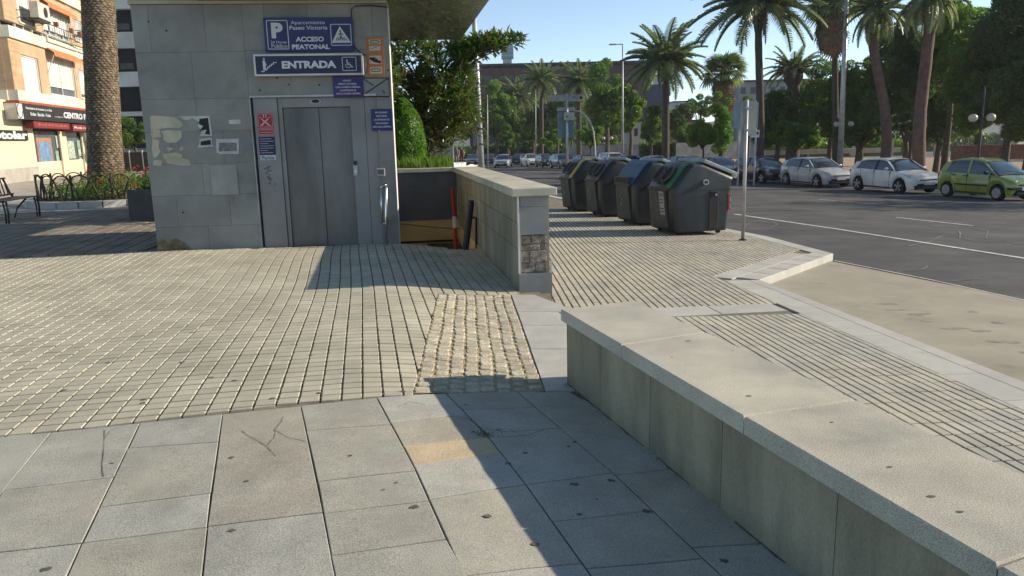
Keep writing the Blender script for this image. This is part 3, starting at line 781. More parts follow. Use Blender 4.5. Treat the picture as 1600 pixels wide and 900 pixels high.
for k, ww in enumerate((18, 21, 13, 21, 20, 11, 19)): S6.line('text_line', [(407, 217+k*3.6), (407+ww, 217+k*3.6)], .005, M_sw)
S6.rect('pale_strip', 405.2, 242.3, 430.3, 250.3, mat('pale_strip_white', (.5, .53, .55), .5, .03), .002)
S6.text('lettering', 'Parkia', 408, 243.6, 427.5, 249.4, M_green, .02)
for nm, (x0, y0, x1, y1), lab in (('tow_sticker', (572.5, 58, 598.5, 81.5), 'square orange sticker, upper of the two on the pier'), ('tow_sticker', (573.5, 82.8, 600.5, 119), 'tall orange sticker with tow truck picture, lower of the two on the pier')):
    S = Sign(nm, x0, y0, x1, y1, .006, M_orange, lab, cat='sticker', group='orange stickers on the pier', th=.005)
    k = (y1-y0)/ (24 if y0 < 60 else 36)
    fr = [(62, 69), (72, 79)] if y0 < 60 else [(87, 100), (104.5, 115)]
    for q0, q1 in fr: S.rect('picture', x0+4, q0, x1-4, q1, mat('pale_sticker_paper', (.55, .47, .36), .6, .05))
    if y0 < 60:
        S.ring('oval_logo', x0+5.5, 63, x1-6, 68, M_ink, .010, .020); S.line('mark', [(x0+7, 76), (x0+16, 73.5)], .010, mat('sticker_blue', (.08, .2, .22), .6, .02))
    else:
        S.line('tow_truck', [(x0+6, 91), (x0+12, 95), (x0+21, 97)], .034, M_ink); S.line('tow_truck', [(x0+10, 90), (x0+16, 93)], .02, M_ink)
        S.ring('oval_logo', x0+5.5, 107, x1-6, 112, M_ink, .010, .020)
# torn posters and stickers on the left of the facade (crop: x=220+cx/3.6, y=150+cy/3.6)
def T(x, y): return 220+x/3.6, 150+y/3.6
M_glue = mat('old_cream_paper', (.50, .47, .35), .85, .12, 6, .2, 60)
M_paper = mat('white_paper', (.55, .55, .54), .8, .06, 6)
def flat(name, polys, m, off, label, cat, parent=None):
    mb = MB()
    for P in polys:
        vs = []
        for cx, cy in P:
            s_, z_ = FP(*T(cx, cy), off); vs.append((s_, z_))
        n = len(vs); p3 = [FO+FX*s_+FN*off+Vector((0, 0, z_)) for s_, z_ in vs]; p4 = [p-FN*.0015 for p in p3]
        mb.add(p3+p4, [tuple(range(n))]+[(i, n+i, n+(i+1) % n, (i+1) % n) for i in range(n)])
    o = mb.build(name, m, parent); 
    if label: tag(o, label, cat)
    return o
glue = [[(52, 118), (64, 110), (130, 114), (190, 120), (222, 140), (240, 165), (215, 182), (160, 178), (110, 184), (70, 192), (66, 235), (58, 220)],
        [(66, 188), (108, 190), (114, 230), (64, 238)], [(112, 198), (150, 192), (228, 196), (230, 235), (200, 262), (150, 264), (128, 246), (126, 215)],
        [(64, 240), (104, 248), (100, 290), (112, 312), (92, 340), (72, 352), (62, 300)], [(140, 290), (186, 292), (160, 312)],
        [(122, 325), (200, 318), (236, 330), (232, 350), (270, 358), (280, 388), (240, 392), (190, 388), (150, 380), (132, 350)], [(74, 360), (120, 362), (116, 392), (68, 390)],
        [(216, 300), (232, 280), (240, 300), (222, 308)]]
flat('torn_poster', glue, M_glue, .003, 'cream remains of a torn poster on the left end of the facade', 'poster')
pb = flat('torn_flyer', [[(214, 114), (386, 112), (402, 224), (330, 226), (344, 196), (318, 170), (330, 148), (290, 124), (262, 138), (236, 130)], [(330, 240), (398, 236), (404, 284), (318, 290), (330, 270)]], M_paper, .0035, 'ripped black and white flyer in the middle of the left wall', 'flyer')
flat('print', [[(330, 128), (378, 122), (390, 218), (360, 214), (370, 190), (330, 196), (350, 170), (326, 156)], [(336, 256), (392, 246), (396, 274), (336, 278)]], M_ink, .0045, None, None, pb)
pc = flat('taped_notice', [[(424, 242), (550, 240), (552, 326), (446, 326), (426, 318)]], M_paper, .0035, 'small white notice with a grey photo taped right of the ripped flyer', 'notice')
flat('photo', [[(438, 262), (540, 262), (540, 310), (438, 312)]], mat('grey_print', (.2, .2, .2), .7, .5, 30), .0045, None, None, pc)
flat('blank_sticker', [[(494, 134), (560, 132), (562, 158), (498, 158)]], M_paper, .0035, 'tiny blank white sticker high on the wall left of the doors', 'sticker')
# graffiti scrawl on steel side panel
def T4(x, y): return 390+x/3.46, 140+y/3.46
mb = MB()
for P in ([(78, 430), (115, 412), (90, 440), (118, 436), (84, 452), (112, 462)], [(92, 470), (116, 478), (118, 492), (100, 480)], [(108, 500), (112, 514)], [(136, 506), (138, 514)]):
    pp = [FP(*T4(*q), -.027) for q in P]; mb.tube([FO+FX*a+FN*-.0275+Vector((0, 0, b)) for a, b in pp], .005, 5)
tag(mb.build('graffiti', M_ink, None), 'black scribbled tag on the steel strip left of the lift doors', 'graffiti')
# ---------------------------------------------------------------- things in the stairwell
p = PY(711, 362, 13.25)
bp_ = empty('barrier_post', (p.x, p.y, p.z-.55), label='red and white plastic post standing in the far corner of the stairs', cat='post')
M_rdp = mat('red_plastic', (.45, .04, .025), .5, .1)
MB().tube([(0, 0, 0), (0, 0, .62)], .036, 10).build('shaft', M_rdp, bp_); MB().tube([(0, 0, .621), (0, 0, .82)], .038, 10).build('white_band', M_white, bp_)
MB().tube([(0, 0, .821), (-.02, 0, 1.28), (-.02, 0, 1.34)], [.036, .032, .015], 10).build('upper_shaft', M_rdp, bp_)
MB().tube([(0, 0, -.02), (0, 0, .05)], [.16, .1], 10).build('foot', M_dark, bp_)
a = PY(726, 386, 11.0); b = PY(736, 313, 11.3)
gr = empty('stair_handrail', (a.x, a.y, a.z-.1), label='thick black handrail end leaning up out of the stairwell', cat='handrail')
ga = Vector(gr.location)
MB().tube([(-.05, .2, -.6), Vector((0, 0, 0)), b-ga-Vector((0, 0, .04)), b-ga], [.035, .05, .05, .04], 10).build('rail', M_dark, gr, smooth=True)
MB().tube([b-ga+Vector((.02, .02, -.26)), b-ga+Vector((.07, .1, -.28)), b-ga+Vector((.05, .14, -.75))], .018, 8).build('bracket', M_dark, gr, smooth=True)
# ---------------------------------------------------------------- road markings
def stripe(name, pts, wd, m, fn=ZR, dz=.008, parent=None, kind='structure', wob=0):
    P = [fn_pt if isinstance(fn_pt, Vector) else PR(*fn_pt) for fn_pt in pts]
    mb = MB(); L = []
    for i, p in enumerate(P):
        d = (P[min(i+1, len(P)-1)]-P[max(i-1, 0)]); d.z = 0; d.normalize(); n = Vector((-d.y, d.x, 0)); ww = wd*(1+rnd.uniform(-wob, wob))
        for s_ in (-1, 1): q = p+n*ww/2*s_; L.append((q.x, q.y, fn(q.x, q.y)+dz))
    fs = [(2*i, 2*i+1, 2*i+3, 2*i+2) for i in range(len(P)-1)]
    mb.add(L, fs); o = mb.build(name, m, parent)
    if kind and not parent: tag(o, kind=kind)
    return o
def dense(pts, n=6):
    out = []
    for a, b in zip(pts, pts[1:]):
        for k in range(n): out.append((a[0]+(b[0]-a[0])*k/n, a[1]+(b[1]-a[1])*k/n))
    return out+[pts[-1]]
M_crack = mat('crack_sealant', (.19, .185, .18), .8, .2, 10)
M_patch = mat('new_asphalt', (.04, .04, .042), .9, .15, 3, .3, 120)
stripe('lane_line', dense([(1148, 335), (1300, 357), (1600, 404), (1750, 428)], 3), .12, M_paint, wob=.12)
stripe('lane_line', dense([(1400, 340), (1520, 353)], 2), .10, M_paint)
stripe('lane_line', dense([(1280, 312), (1370, 319)], 2), .09, M_paint)
stripe('edge_line', dense([(1304, 408), (1450, 437), (1600, 470), (1800, 512)], 3), .035, M_paint, dz=.010)
stripe('tar_seam', dense([(1150, 322), (1210, 319), (1310, 318)], 2), .06, M_patch)
stripe('tar_seam', dense([(1148, 331), (1200, 330), (1270, 329)], 2), .07, M_patch)
cr = [[(1150, 344), (1170, 349), (1160, 356), (1185, 358)], [(1390, 352), (1440, 350), (1470, 356), (1510, 355), (1545, 362), (1540, 372)], [(1500, 362), (1498, 372), (1530, 378), (1560, 377)],
      [(1180, 345), (1215, 350), (1205, 356)], [(1230, 318), (1290, 322), (1330, 318)], [(1420, 385), (1455, 377), (1470, 369), (1490, 368)], [(1290, 402), (1335, 404)], [(1480, 440), (1530, 436)],
      [(1440, 330), (1500, 335), (1530, 331), (1580, 340)], [(1560, 385), (1600, 380)], [(1530, 345), (1580, 352), (1600, 350)], [(1400, 425), (1440, 422), (1450, 416)], [(1250, 340), (1300, 344), (1330, 339)],
      [(1340, 330), (1380, 334), (1400, 328)], [(960, 283), (980, 291), (1000, 290)], [(1470, 310), (1530, 318), (1590, 313)], [(1370, 300), (1440, 305), (1500, 303)]]
for P in cr:
    Q = dense(P, 4); Q = [(x+rnd.uniform(-2, 2), y+rnd.uniform(-.5, .5)) for x, y in Q]
    stripe('crack_repair', Q, .03, M_crack, wob=.5, dz=.007)
for P in ([(800, 262), (845, 262.5)], [(780, 268), (870, 269)], [(700, 258), (790, 260)]): stripe('lane_line', dense(P, 3), .25, M_paint)
# stains on the bay concrete
M_oil = mat('oil_stain', (.21, .19, .15), .8, .4, 12, col2=(.25, .23, .18))
def blob(name, px, py, rx, ry, m, fn, dz, parent=None, n=14, kind='structure'):
    c = on(fn, px, py); mb = MB(); vs = []
    for k in range(n):
        t = 2*math.pi*k/n; q = rnd.uniform(.65, 1.2); x = c.x+rx*q*math.cos(t); y = c.y+ry*q*math.sin(t); vs.append((x, y, fn(x, y)+dz))
    mb.add(vs, [tuple(range(n))]); o = mb.build(name, m, parent)
    if not parent: tag(o, kind=kind)
    return o
for i in range(9):
    t = i/8; px = 1375+t*230+rnd.uniform(-14, 14); py = 478+t*72+rnd.uniform(-7, 7)
    blob('oil_stain', px, py, rnd.uniform(.06, .2), rnd.uniform(.03, .07), M_oil, ZR, .0072+i*.0001)
for q in ((1430, 492), (1560, 505), (1520, 488)): blob('oil_stain', *q, .07, .05, M_oil, ZR, .0085)
# chewing gum spots and cracks on the slabs
M_gum = mat('dark_gum', (.13, .12, .10), .8, .2, 10)
for px, py, r in ((362, 715, .016), (385, 752, .012), (648, 792, .02), (762, 806, .018), (363, 829, .016), (71, 890, .02), (728, 633, .012), (740, 675, .012), (794, 724, .017), (888, 698, .014), (898, 691, .014), (897, 757, .022),
                  (955, 751, .022), (1010, 799, .024), (905, 804, .016), (1021, 720, .012), (1055, 736, .014), (1132, 877, .020), (1092, 838, .018), (915, 656, .014), (947, 646, .014), (932, 780, .010), (836, 850, .018), (620, 754, .008), (547, 712, .012),
                  (175, 724, .010), (820, 708, .016), (778, 672, .014), (1090, 740, .012), (600, 765, .007)):
    blob('gum_spot', px, py, r, r*.8, M_gum, G, .0016, near)
for px, py in ((224, 625), (426, 623), (500, 614), (366, 595), (223, 630), (100, 610), (485, 555), (285, 566), (170, 567), (428, 476), (75, 480), (50, 463), (630, 612), (300, 520), (330, 590), (420, 500)):
    blob('gum_spot', px, py, .018, .014, M_gum, G, .0025, bl)
for P in ([(378, 673), (395, 685), (417, 697), (432, 713)], [(417, 697), (428, 684), (430, 672), (440, 658), (443, 650)], [(430, 672), (450, 683), (478, 690)], [(164, 672), (163, 700), (160, 725), (162, 745)], [(164, 685), (172, 674), (185, 668)],
          [(750, 668), (772, 672), (795, 670), (815, 680), (835, 684)], [(755, 683), (785, 683), (782, 672)], [(785, 683), (818, 681)], [(700, 650), (735, 655), (755, 672)], [(622, 636), (640, 628), (665, 632)], [(826, 680), (850, 671), (880, 668)]):
    Q = dense(P, 3); stripe('crack', [PG(x+rnd.uniform(-1, 1), y+rnd.uniform(-.5, .5)) for x, y in Q], .0035, M_joint, fn=G, dz=.0014, parent=near, wob=.5)
for px, py, r in ((1075, 533, .02), (1170, 619, .018), (1455, 776, .02), (1145, 548, .01), (1050, 558, .01), (1300, 660, .012), (1390, 730, .014), (1500, 800, .016)):
    c = PZ(px, py, ZT); mb = MB(); r *= .55; mb.add([(c.x+r*math.cos(t)*1.3-swl.x, c.y+r*math.sin(t)*.7-swl.y, ZT+.0015) for t in [k*.785 for k in range(8)]], [tuple(range(8))]); mb.build('gum_spot', M_gum, sw)
# weeds in the joint at the seat wall foot
M_weed = mat('weed_green', (.06, .09, .025), .8, .3, 30, col2=(.12, .11, .05))
mb = MB()
for k in range(500):
    t = rnd.random()**.8; c = b0.lerp(b0+ndn*5, t)-din*rnd.uniform(.0, .04)
    if math.sin(t*60)+math.sin(t*23+1) < rnd.uniform(-.2, 1.6): continue
    x, y = c.x, c.y; z0 = G(x, y)-.004; h = rnd.uniform(.006, .03); a = rnd.uniform(0, 6.28); d = .012
    mb.add([(x, y, z0), (x+.006*math.cos(a), y+.006*math.sin(a), z0), (x+d*math.cos(a+1), y+d*math.sin(a+1), z0+h)], [(0, 1, 2)])
c0_ = PG(757, 679)
for k in range(60):
    x = c0_.x+rnd.gauss(0, .02); y = c0_.y+rnd.gauss(0, .02); a = rnd.uniform(0, 6.28); z0 = G(x, y)
    mb.add([(x, y, z0), (x+.005, y, z0), (x+.02*math.cos(a), y+.02*math.sin(a), z0+.012)], [(0, 1, 2)])
tag(mb.build('joint_weeds', M_weed, None, fix=False), kind='stuff')
M_dirt = mat('wall_foot_dirt', (.16, .14, .085), .95, .4, 25, .5, 80)
mb = MB()
for k in range(80):
    t0 = k/80*4.6; a = b0+ndn*t0; b = b0+ndn*(t0+.058); w0 = .003+.008*abs(math.sin(k*.7)+.5*math.sin(k*2.3)); w1 = .003+.008*abs(math.sin((k+1)*.7)+.5*math.sin((k+1)*2.3))
    q = [a+din*.004, b+din*.004, b-din*w1, a-din*w0]; mb.add([(p.x, p.y, G(p.x, p.y)+.0042) for p in q], [(0, 1, 2, 3)])
tag(mb.build('dirt_line', M_dirt, None), kind='structure')
# weeds and dirt in front of parapet plinth, and dirt patch at lift house foot
M_moss = mat('brown_stain', (.13, .105, .05), .95, .5, 14, .6, 50, col2=(.2, .18, .11))
vs = [FP(*q) for q in ((246, 392), (246, 378), (252, 372), (262, 377), (275, 372), (290, 380), (300, 390))]
MB().add([(s_, -.003, z_-GZ) for s_, z_ in vs], [tuple(range(len(vs)))]).build('stain', M_moss, house)
# ---------------------------------------------------------------- recycling bins
M_bin = mat('bin_plastic', (.013, .022, .026), .42, .45, 3.5, .1, 30, spec=.5, stretch=(1, 1, .4), col2=(.019, .026, .028), rnd_amt=.1)
M_bing = mat('bin_plastic_grey', (.065, .07, .068), .5, .3, 4, .05, 30, col2=(.035, .038, .038))
M_lid = mat('bin_lid', (.30, .34, .32), .4, .1, 3, spec=.5)
STRIPE = {'yellow': mat('yellow_plastic', (.45, .36, .09), .45, .12, 5), 'brown': mat('brown_plastic', (.07, .045, .04), .45, .1, 5), 'blue': mat('blue_plastic', (.035, .09, .16), .4, .15, 4), 'green': mat('green_plastic', (.02, .12, .04), .4, .15, 5)}
M_sticker = mat('worn_sticker', (.40, .42, .42), .6, .25, 18)
def make_bin(px, py, colour, label):
    p = PP(px, py); ang = math.atan2(-RD.x, RD.y)
    r = empty('recycling_bin', (p.x, p.y, p.z), ang, label=label, cat='recycling bin', group='recycling bins along the kerb')
    Lg = 1.18
    # profile: x across (left = pavement side), z up; y along
    prof = [(.06, .06), (.02, .55), (.0, .96), (.05, 1.04), (.27, 1.38), (.36, 1.455), (.56, 1.44), (1.18, 1.15), (1.13, 1.05), (1.12, .75), (1.07, .06)]
    def loft(pf, ys, m, name, par, sc=None, sm_=True):
        mb = MB(); n = len(pf)
        for y, s_ in ys:
            for x, z in pf:
                cx = .57; mb.v.append((cx+(x-cx)*s_, y, .06+(z-.06)*(1-(1-s_)*.35) if s_ < 1 else z)); mb.t.append(0)
        for i in range(len(ys)-1):
            for k in range(n): a = i*n+k; b = i*n+(k+1) % n; mb.f.append((a, b, b+n, a+n))
        mb.f += [tuple(range(n)), tuple(range(len(mb.v)-n, len(mb.v)))]
        o = mb.build(name, m, par); bevel(o, .05, 4, 22); 
        o.data.polygons.foreach_set('use_smooth', [True]*len(o.data.polygons)); return o
    body = loft(prof, [(0, .87), (.04, .95), (.13, 1.0), (Lg-.13, 1.0), (Lg-.04, .95), (Lg, .87)], M_bin, 'body', r)
    # coloured hoop over the pavement side shoulder and ridge
    hoop = [(-.012, .95), (.035, 1.05), (.262, 1.395), (.355, 1.475), (.57, 1.458), (.57, 1.43), (.36, 1.44), (.28, 1.37), (.06, 1.03), (.02, .94)]
    y0, y1 = (.10, .30) if colour != 'blue' else (.08, Lg-.1)
    mb = MB(); n = len(hoop)
    for y in (y0, y1): mb.v += [(x, y, z) for x, z in hoop]; mb.t += [0]*n
    mb.f += [(k, (k+1) % n, (k+1) % n+n, k+n) for k in range(n)]+[tuple(range(n)), tuple(range(2*n-1, n-1, -1))]
    bevel(mb.build('coloured_band', STRIPE[colour], r), .006)
    # street side lid with rim
    M = Matrix.Translation((.57, 0, 1.452)) @ Matrix.Rotation(math.atan2(.29, .62), 4, 'Y')
    lid = MB(); lid.box(0, .70, .04, Lg-.04, .0, .075, M); bevel(lid.build('lid', M_lid, r), .018, 3)
    rim = MB(); rim.box(.62, .72, .05, Lg-.05, -.05, .02, M); bevel(rim.build('lid_rim', M_lid, r), .012)
    # mouths on the pavement side slope
    sn = Vector((-.83, 0, .56)); sd = Vector((.56, 0, .83))
    if colour != 'blue':
        for yy in (.47, .85):
            c = Vector((.15, yy, 1.20))+sn*.025
            fr = MB(); fr.v = []; N = 20; R1, R2 = .175, .14
            for rr, hh in ((R1, 0), (R1, .03), (R2, .035), (R2, -.01)):
                for k in range(N):
                    t = 2*math.pi*k/N; q = c+Vector((0, 1, 0))*rr*math.cos(t)+sd*rr*1.15*math.sin(t)+sn*hh; fr.v.append(tuple(q)); fr.t.append(0)
            for i in range(3):
                for k in range(N): a = i*N+k; b = i*N+(k+1) % N; fr.f.append((a, b, b+N, a+N))
            fr.build('mouth_ring', M_bing, r, smooth=True)
            dk = MB(); dk.add([c+Vector((0, 1, 0))*.142*math.cos(2*math.pi*k/N)+sd*.163*math.sin(2*math.pi*k/N)+sn*.004 for k in range(N)], [tuple(range(N))]); dk.build('mouth', M_seal, r)
    else:
        Mq = Matrix.Translation((.0, 0, 1.0)) @ Matrix.Rotation(0, 4, 'Y')
        MB().box(-.06, .06, .2, .95, -.05, .10, Mq).build('mouth_hood', M_bing, r)
        MB().box(-.063, -.058, .25, .90, -.03, .08, Mq).build('mouth', M_seal, r)
    # ledge under mouths, front plate
    lg = MB(); lg.box(-.045, .10, .14, Lg-.14, .90, .945); bevel(lg.build('ledge', M_bing, r), .01)
    fp_ = MB(); Mf = Matrix.Translation((.02, 0, .10)) @ Matrix.Rotation(R(-5.0), 4, 'Y')
    fp_.box(.0, .05, .22, .92, .02, .80, Mf); bevel(fp_.build('front_plate', M_bing, r), .012)
    if colour == 'green':
        MB().box(-.004, .0, .28, .48, .30, .78, Mf).build('sticker', M_sticker, r)
        t_ = MB()
        for z in (.36, .42, .54, .6, .68, .72): t_.box(-.006, -.004, .31, .45, z, z+.02, Mf)
        tag(t_.build('print', M_ink, r), kind='stuff')
    else:
        gl = MB(); 
        gl.tube([Mf @ Vector((-.004, .62+.08*math.sin(k*1.9), .3+k*.06)) for k in range(7)], .012, 5); gl.build('graffiti', M_sticker, r)
    # end face fittings (near end): lifting stud, grip recess, wheel guards
    for yy, sg in ((.0, -1), (Lg, 1)):
        MB().disc((.60, yy+sg*.0, 1.06), (0, 1, 0), .055, .09, 18).build('lifting_stud', M_galv, r, smooth=False)
        MB().disc((.60, yy+sg*.05, 1.06), (0, 1, 0), .03, .03, 12).build('stud_core', M_dark, r)
    rc = MB(); rc.box(.68, .86, -.012, .05, .10, .86); bevel(rc.build('grip_recess', M_seal, r), .01)
    MB().box(.70, .84, -.03, .03, .855, .875).build('grip', M_bing, r)
    MB().disc((.80, -.025, .80), (0, 1, 0), .022, .02, 10).build('bolt', M_chrome, r)
    rb = MB(); rb.box(.25, 1.08, -.004, .03, .895, .91); rb.build('rib', M_bin, r)
    rf = MB(); rf.box(1.04, 1.078, -.004, .045, .48, .80); rf.build('reflector', M_rdp, r)
    for k in range(2): MB().box(1.072, 1.081, -.007, .046, .52+k*.14, .59+k*.14).build('reflector_white', M_sw, r)
    r.scale = (1.2, 1.05, 1.0)
    for x, yy in ((.2, .18), (.95, .18), (.2, 1.0), (.95, 1.0)): MB().disc((x, yy, .035), (1, 0, 0), .05, .05, 10).build('foot', M_dark, r)
    return r
BP = [(1049, 369, 'green', 'dark green recycling bin with a bright green band, nearest of the row'), (990, 353.5, 'blue', 'recycling bin with a worn blue shoulder, second nearest of the row'),
      (937, 340, 'brown', 'recycling bin with a dull brown band, third in the row'), (895, 331.5, 'yellow', 'recycling bin with a yellow band, farthest of the row')]
for b_ in BP: make_bin(*b_)
# sign pole at the kerb with a small plate seen from behind
p = PP(1160.5, 375.5); t = PY(1167, 156, p.y)
sp = empty('sign_pole', (p.x, p.y, p.z), 0, label='thin galvanised pole at the kerb carrying a tall narrow sign plate', cat='sign pole')
top = t-Vector((p.x, p.y, p.z))
MB().tube([(0, 0, 0), top], .034, 12).build('pole', M_galv, sp, smooth=True)
MB().tube([(0, 0, 0), (0, 0, .02)], .07, 12).build('base_flange', M_dark, sp)
h = top.z; 
a = PY(1160, 158, p.y)-Vector(sp.location); b = PY(1182, 212, p.y)-Vector(sp.location)
M_pback = mat('sign_back_pale', (.40, .40, .35), .5, .05, 4, metal=.2)
bevel(MB().box(a.x, b.x, .05, .065, b.z, a.z).build('plate', M_pback, sp), .003)
for q in (.18, .8): MB().box(-.05, .05, -.04, .055, b.z+(a.z-b.z)*q-.015, b.z+(a.z-b.z)*q+.015).build('clamp', M_galv, sp)
# ---------------------------------------------------------------- cars
M_glass = mat('car_glass', (.03, .045, .06), .08, .2, 3, spec=.9, coat=.6)
M_glassd = mat('dark_car_glass', (.012, .015, .02), .06, .2, 3, spec=.9, coat=.6)
M_tyre = mat('tyre_rubber', (.018, .018, .018), .85, .2, 20)
M_rim = mat('alloy_rim', (.42, .43, .44), .35, .1, 10, metal=.5)
M_trim = mat('black_trim', (.02, .02, .022), .6, .1)
M_lamp = mat('headlamp_glass', (.50, .52, .53), .15, .1, 10, spec=.8)
M_tail = mat('tail_lamp_red', (.30, .015, .01), .25, .1, 10, spec=.8)
M_plate = mat('blank_number_plate', (.55, .55, .53), .5, .1, 10)
PAINT = {}
def paint(n, c, metal=.2): 
    if n not in PAINT: PAINT[n] = mat('car_paint_'+n, c, .32, .06, 2, spec=.5, coat=.7, metal=metal)
    return PAINT[n]
# station: x (0 front .. L rear), z bottom, z shoulder, half width at sill, half width at shoulder
def car_shape(kind):
    if kind == 'hatch': return dict(L=4.05, W=.875, H=1.46, wf=.78, wr=3.36, belt=[(0, .45, .62, .60), (.06, .22, .74, .74), (.3, .20, .82, .84), (.7, .18, .90, .865), (1.15, .18, .96, .875), (2.2, .18, .985, .875), (3.2, .18, 1.02, .87), (3.75, .2, 1.02, .84), (3.98, .26, .98, .78), (4.05, .4, .8, .68)],
        cab=[(1.0, .955), (1.72, 1.40), (2.1, 1.455), (3.1, 1.43), (3.55, 1.35), (3.93, 1.0)], rim=.215, tyre=.315, split=(2.28, 1.62, 3.12))
    if kind == 'mini': return dict(L=3.5, W=.75, H=1.5, wf=.60, wr=2.94, belt=[(0, .42, .60, .50), (.06, .20, .72, .66), (.25, .2, .80, .72), (.55, .18, .88, .74), (.85, .18, .93, .75), (1.9, .18, .95, .75), (2.8, .18, .98, .745), (3.25, .2, 1.0, .72), (3.44, .26, .95, .68), (3.5, .4, .8, .60)],
        cab=[(.62, .93), (1.32, 1.38), (1.7, 1.49), (2.6, 1.48), (3.05, 1.40), (3.42, 1.0)], rim=.19, tyre=.285, split=(1.95, 1.25, 2.72))
    if kind == 'sedan': return dict(L=4.45, W=.86, H=1.42, wf=.85, wr=3.45, belt=[(0, .45, .60, .62), (.06, .22, .72, .74), (.4, .20, .80, .83), (.9, .18, .87, .855), (1.3, .18, .91, .86), (2.2, .18, .94, .86), (3.3, .18, .97, .855), (4.0, .2, .98, .83), (4.4, .28, .93, .76), (4.45, .4, .8, .70)],
        cab=[(1.15, .90), (1.85, 1.34), (2.2, 1.415), (2.9, 1.40), (3.3, 1.33), (3.85, .99)], rim=.20, tyre=.31, split=(2.35, 1.7, 3.1))
    if kind == 'wagon': return dict(L=4.4, W=.87, H=1.48, wf=.83, wr=3.5, belt=[(0, .45, .66, .62), (.06, .22, .78, .76), (.4, .20, .86, .84), (.9, .18, .93, .865), (1.3, .18, .98, .87), (2.2, .18, 1.0, .87), (3.5, .18, 1.02, .865), (4.1, .2, 1.02, .84), (4.35, .28, .98, .78), (4.4, .4, .8, .7)],
        cab=[(1.1, .96), (1.75, 1.40), (2.1, 1.475), (3.5, 1.47), (4.0, 1.40), (4.3, 1.0)], rim=.21, tyre=.32, split=(2.3, 1.65, 3.35))
    if kind == 'box': return dict(L=3.7, W=.80, H=1.64, wf=.65, wr=2.9, belt=[(0, .5, .80, .70), (.05, .35, .96, .76), (.3, .32, 1.02, .78), (.8, .30, 1.05, .79), (1.0, .3, 1.06, .80), (2.0, .3, 1.08, .80), (3.0, .3, 1.08, .80), (3.6, .32, 1.08, .79), (3.68, .38, 1.05, .78), (3.7, .5, .9, .74)],
        cab=[(.98, 1.05), (1.35, 1.55), (1.6, 1.63), (3.0, 1.64), (3.5, 1.62), (3.66, 1.08)], rim=.19, tyre=.34, split=(1.95, 1.35, 2.8))
    if kind == 'van': return dict(L=5.2, W=.96, H=2.3, wf=.9, wr=4.1, belt=[(0, .5, .85, .75), (.06, .3, 1.0, .88), (.35, .25, 1.15, .93), (.7, .25, 1.28, .95), (1.1, .25, 1.35, .96), (2.2, .25, 1.4, .96), (3.6, .25, 1.4, .96), (4.9, .25, 1.4, .955), (5.15, .3, 1.4, .94), (5.2, .4, 1.2, .92)],
        cab=[(.62, 1.25), (1.25, 1.95), (1.7, 2.26), (3.0, 2.3), (4.8, 2.3), (5.17, 1.4)], rim=.22, tyre=.35, split=(2.1, 1.3, 4.7))
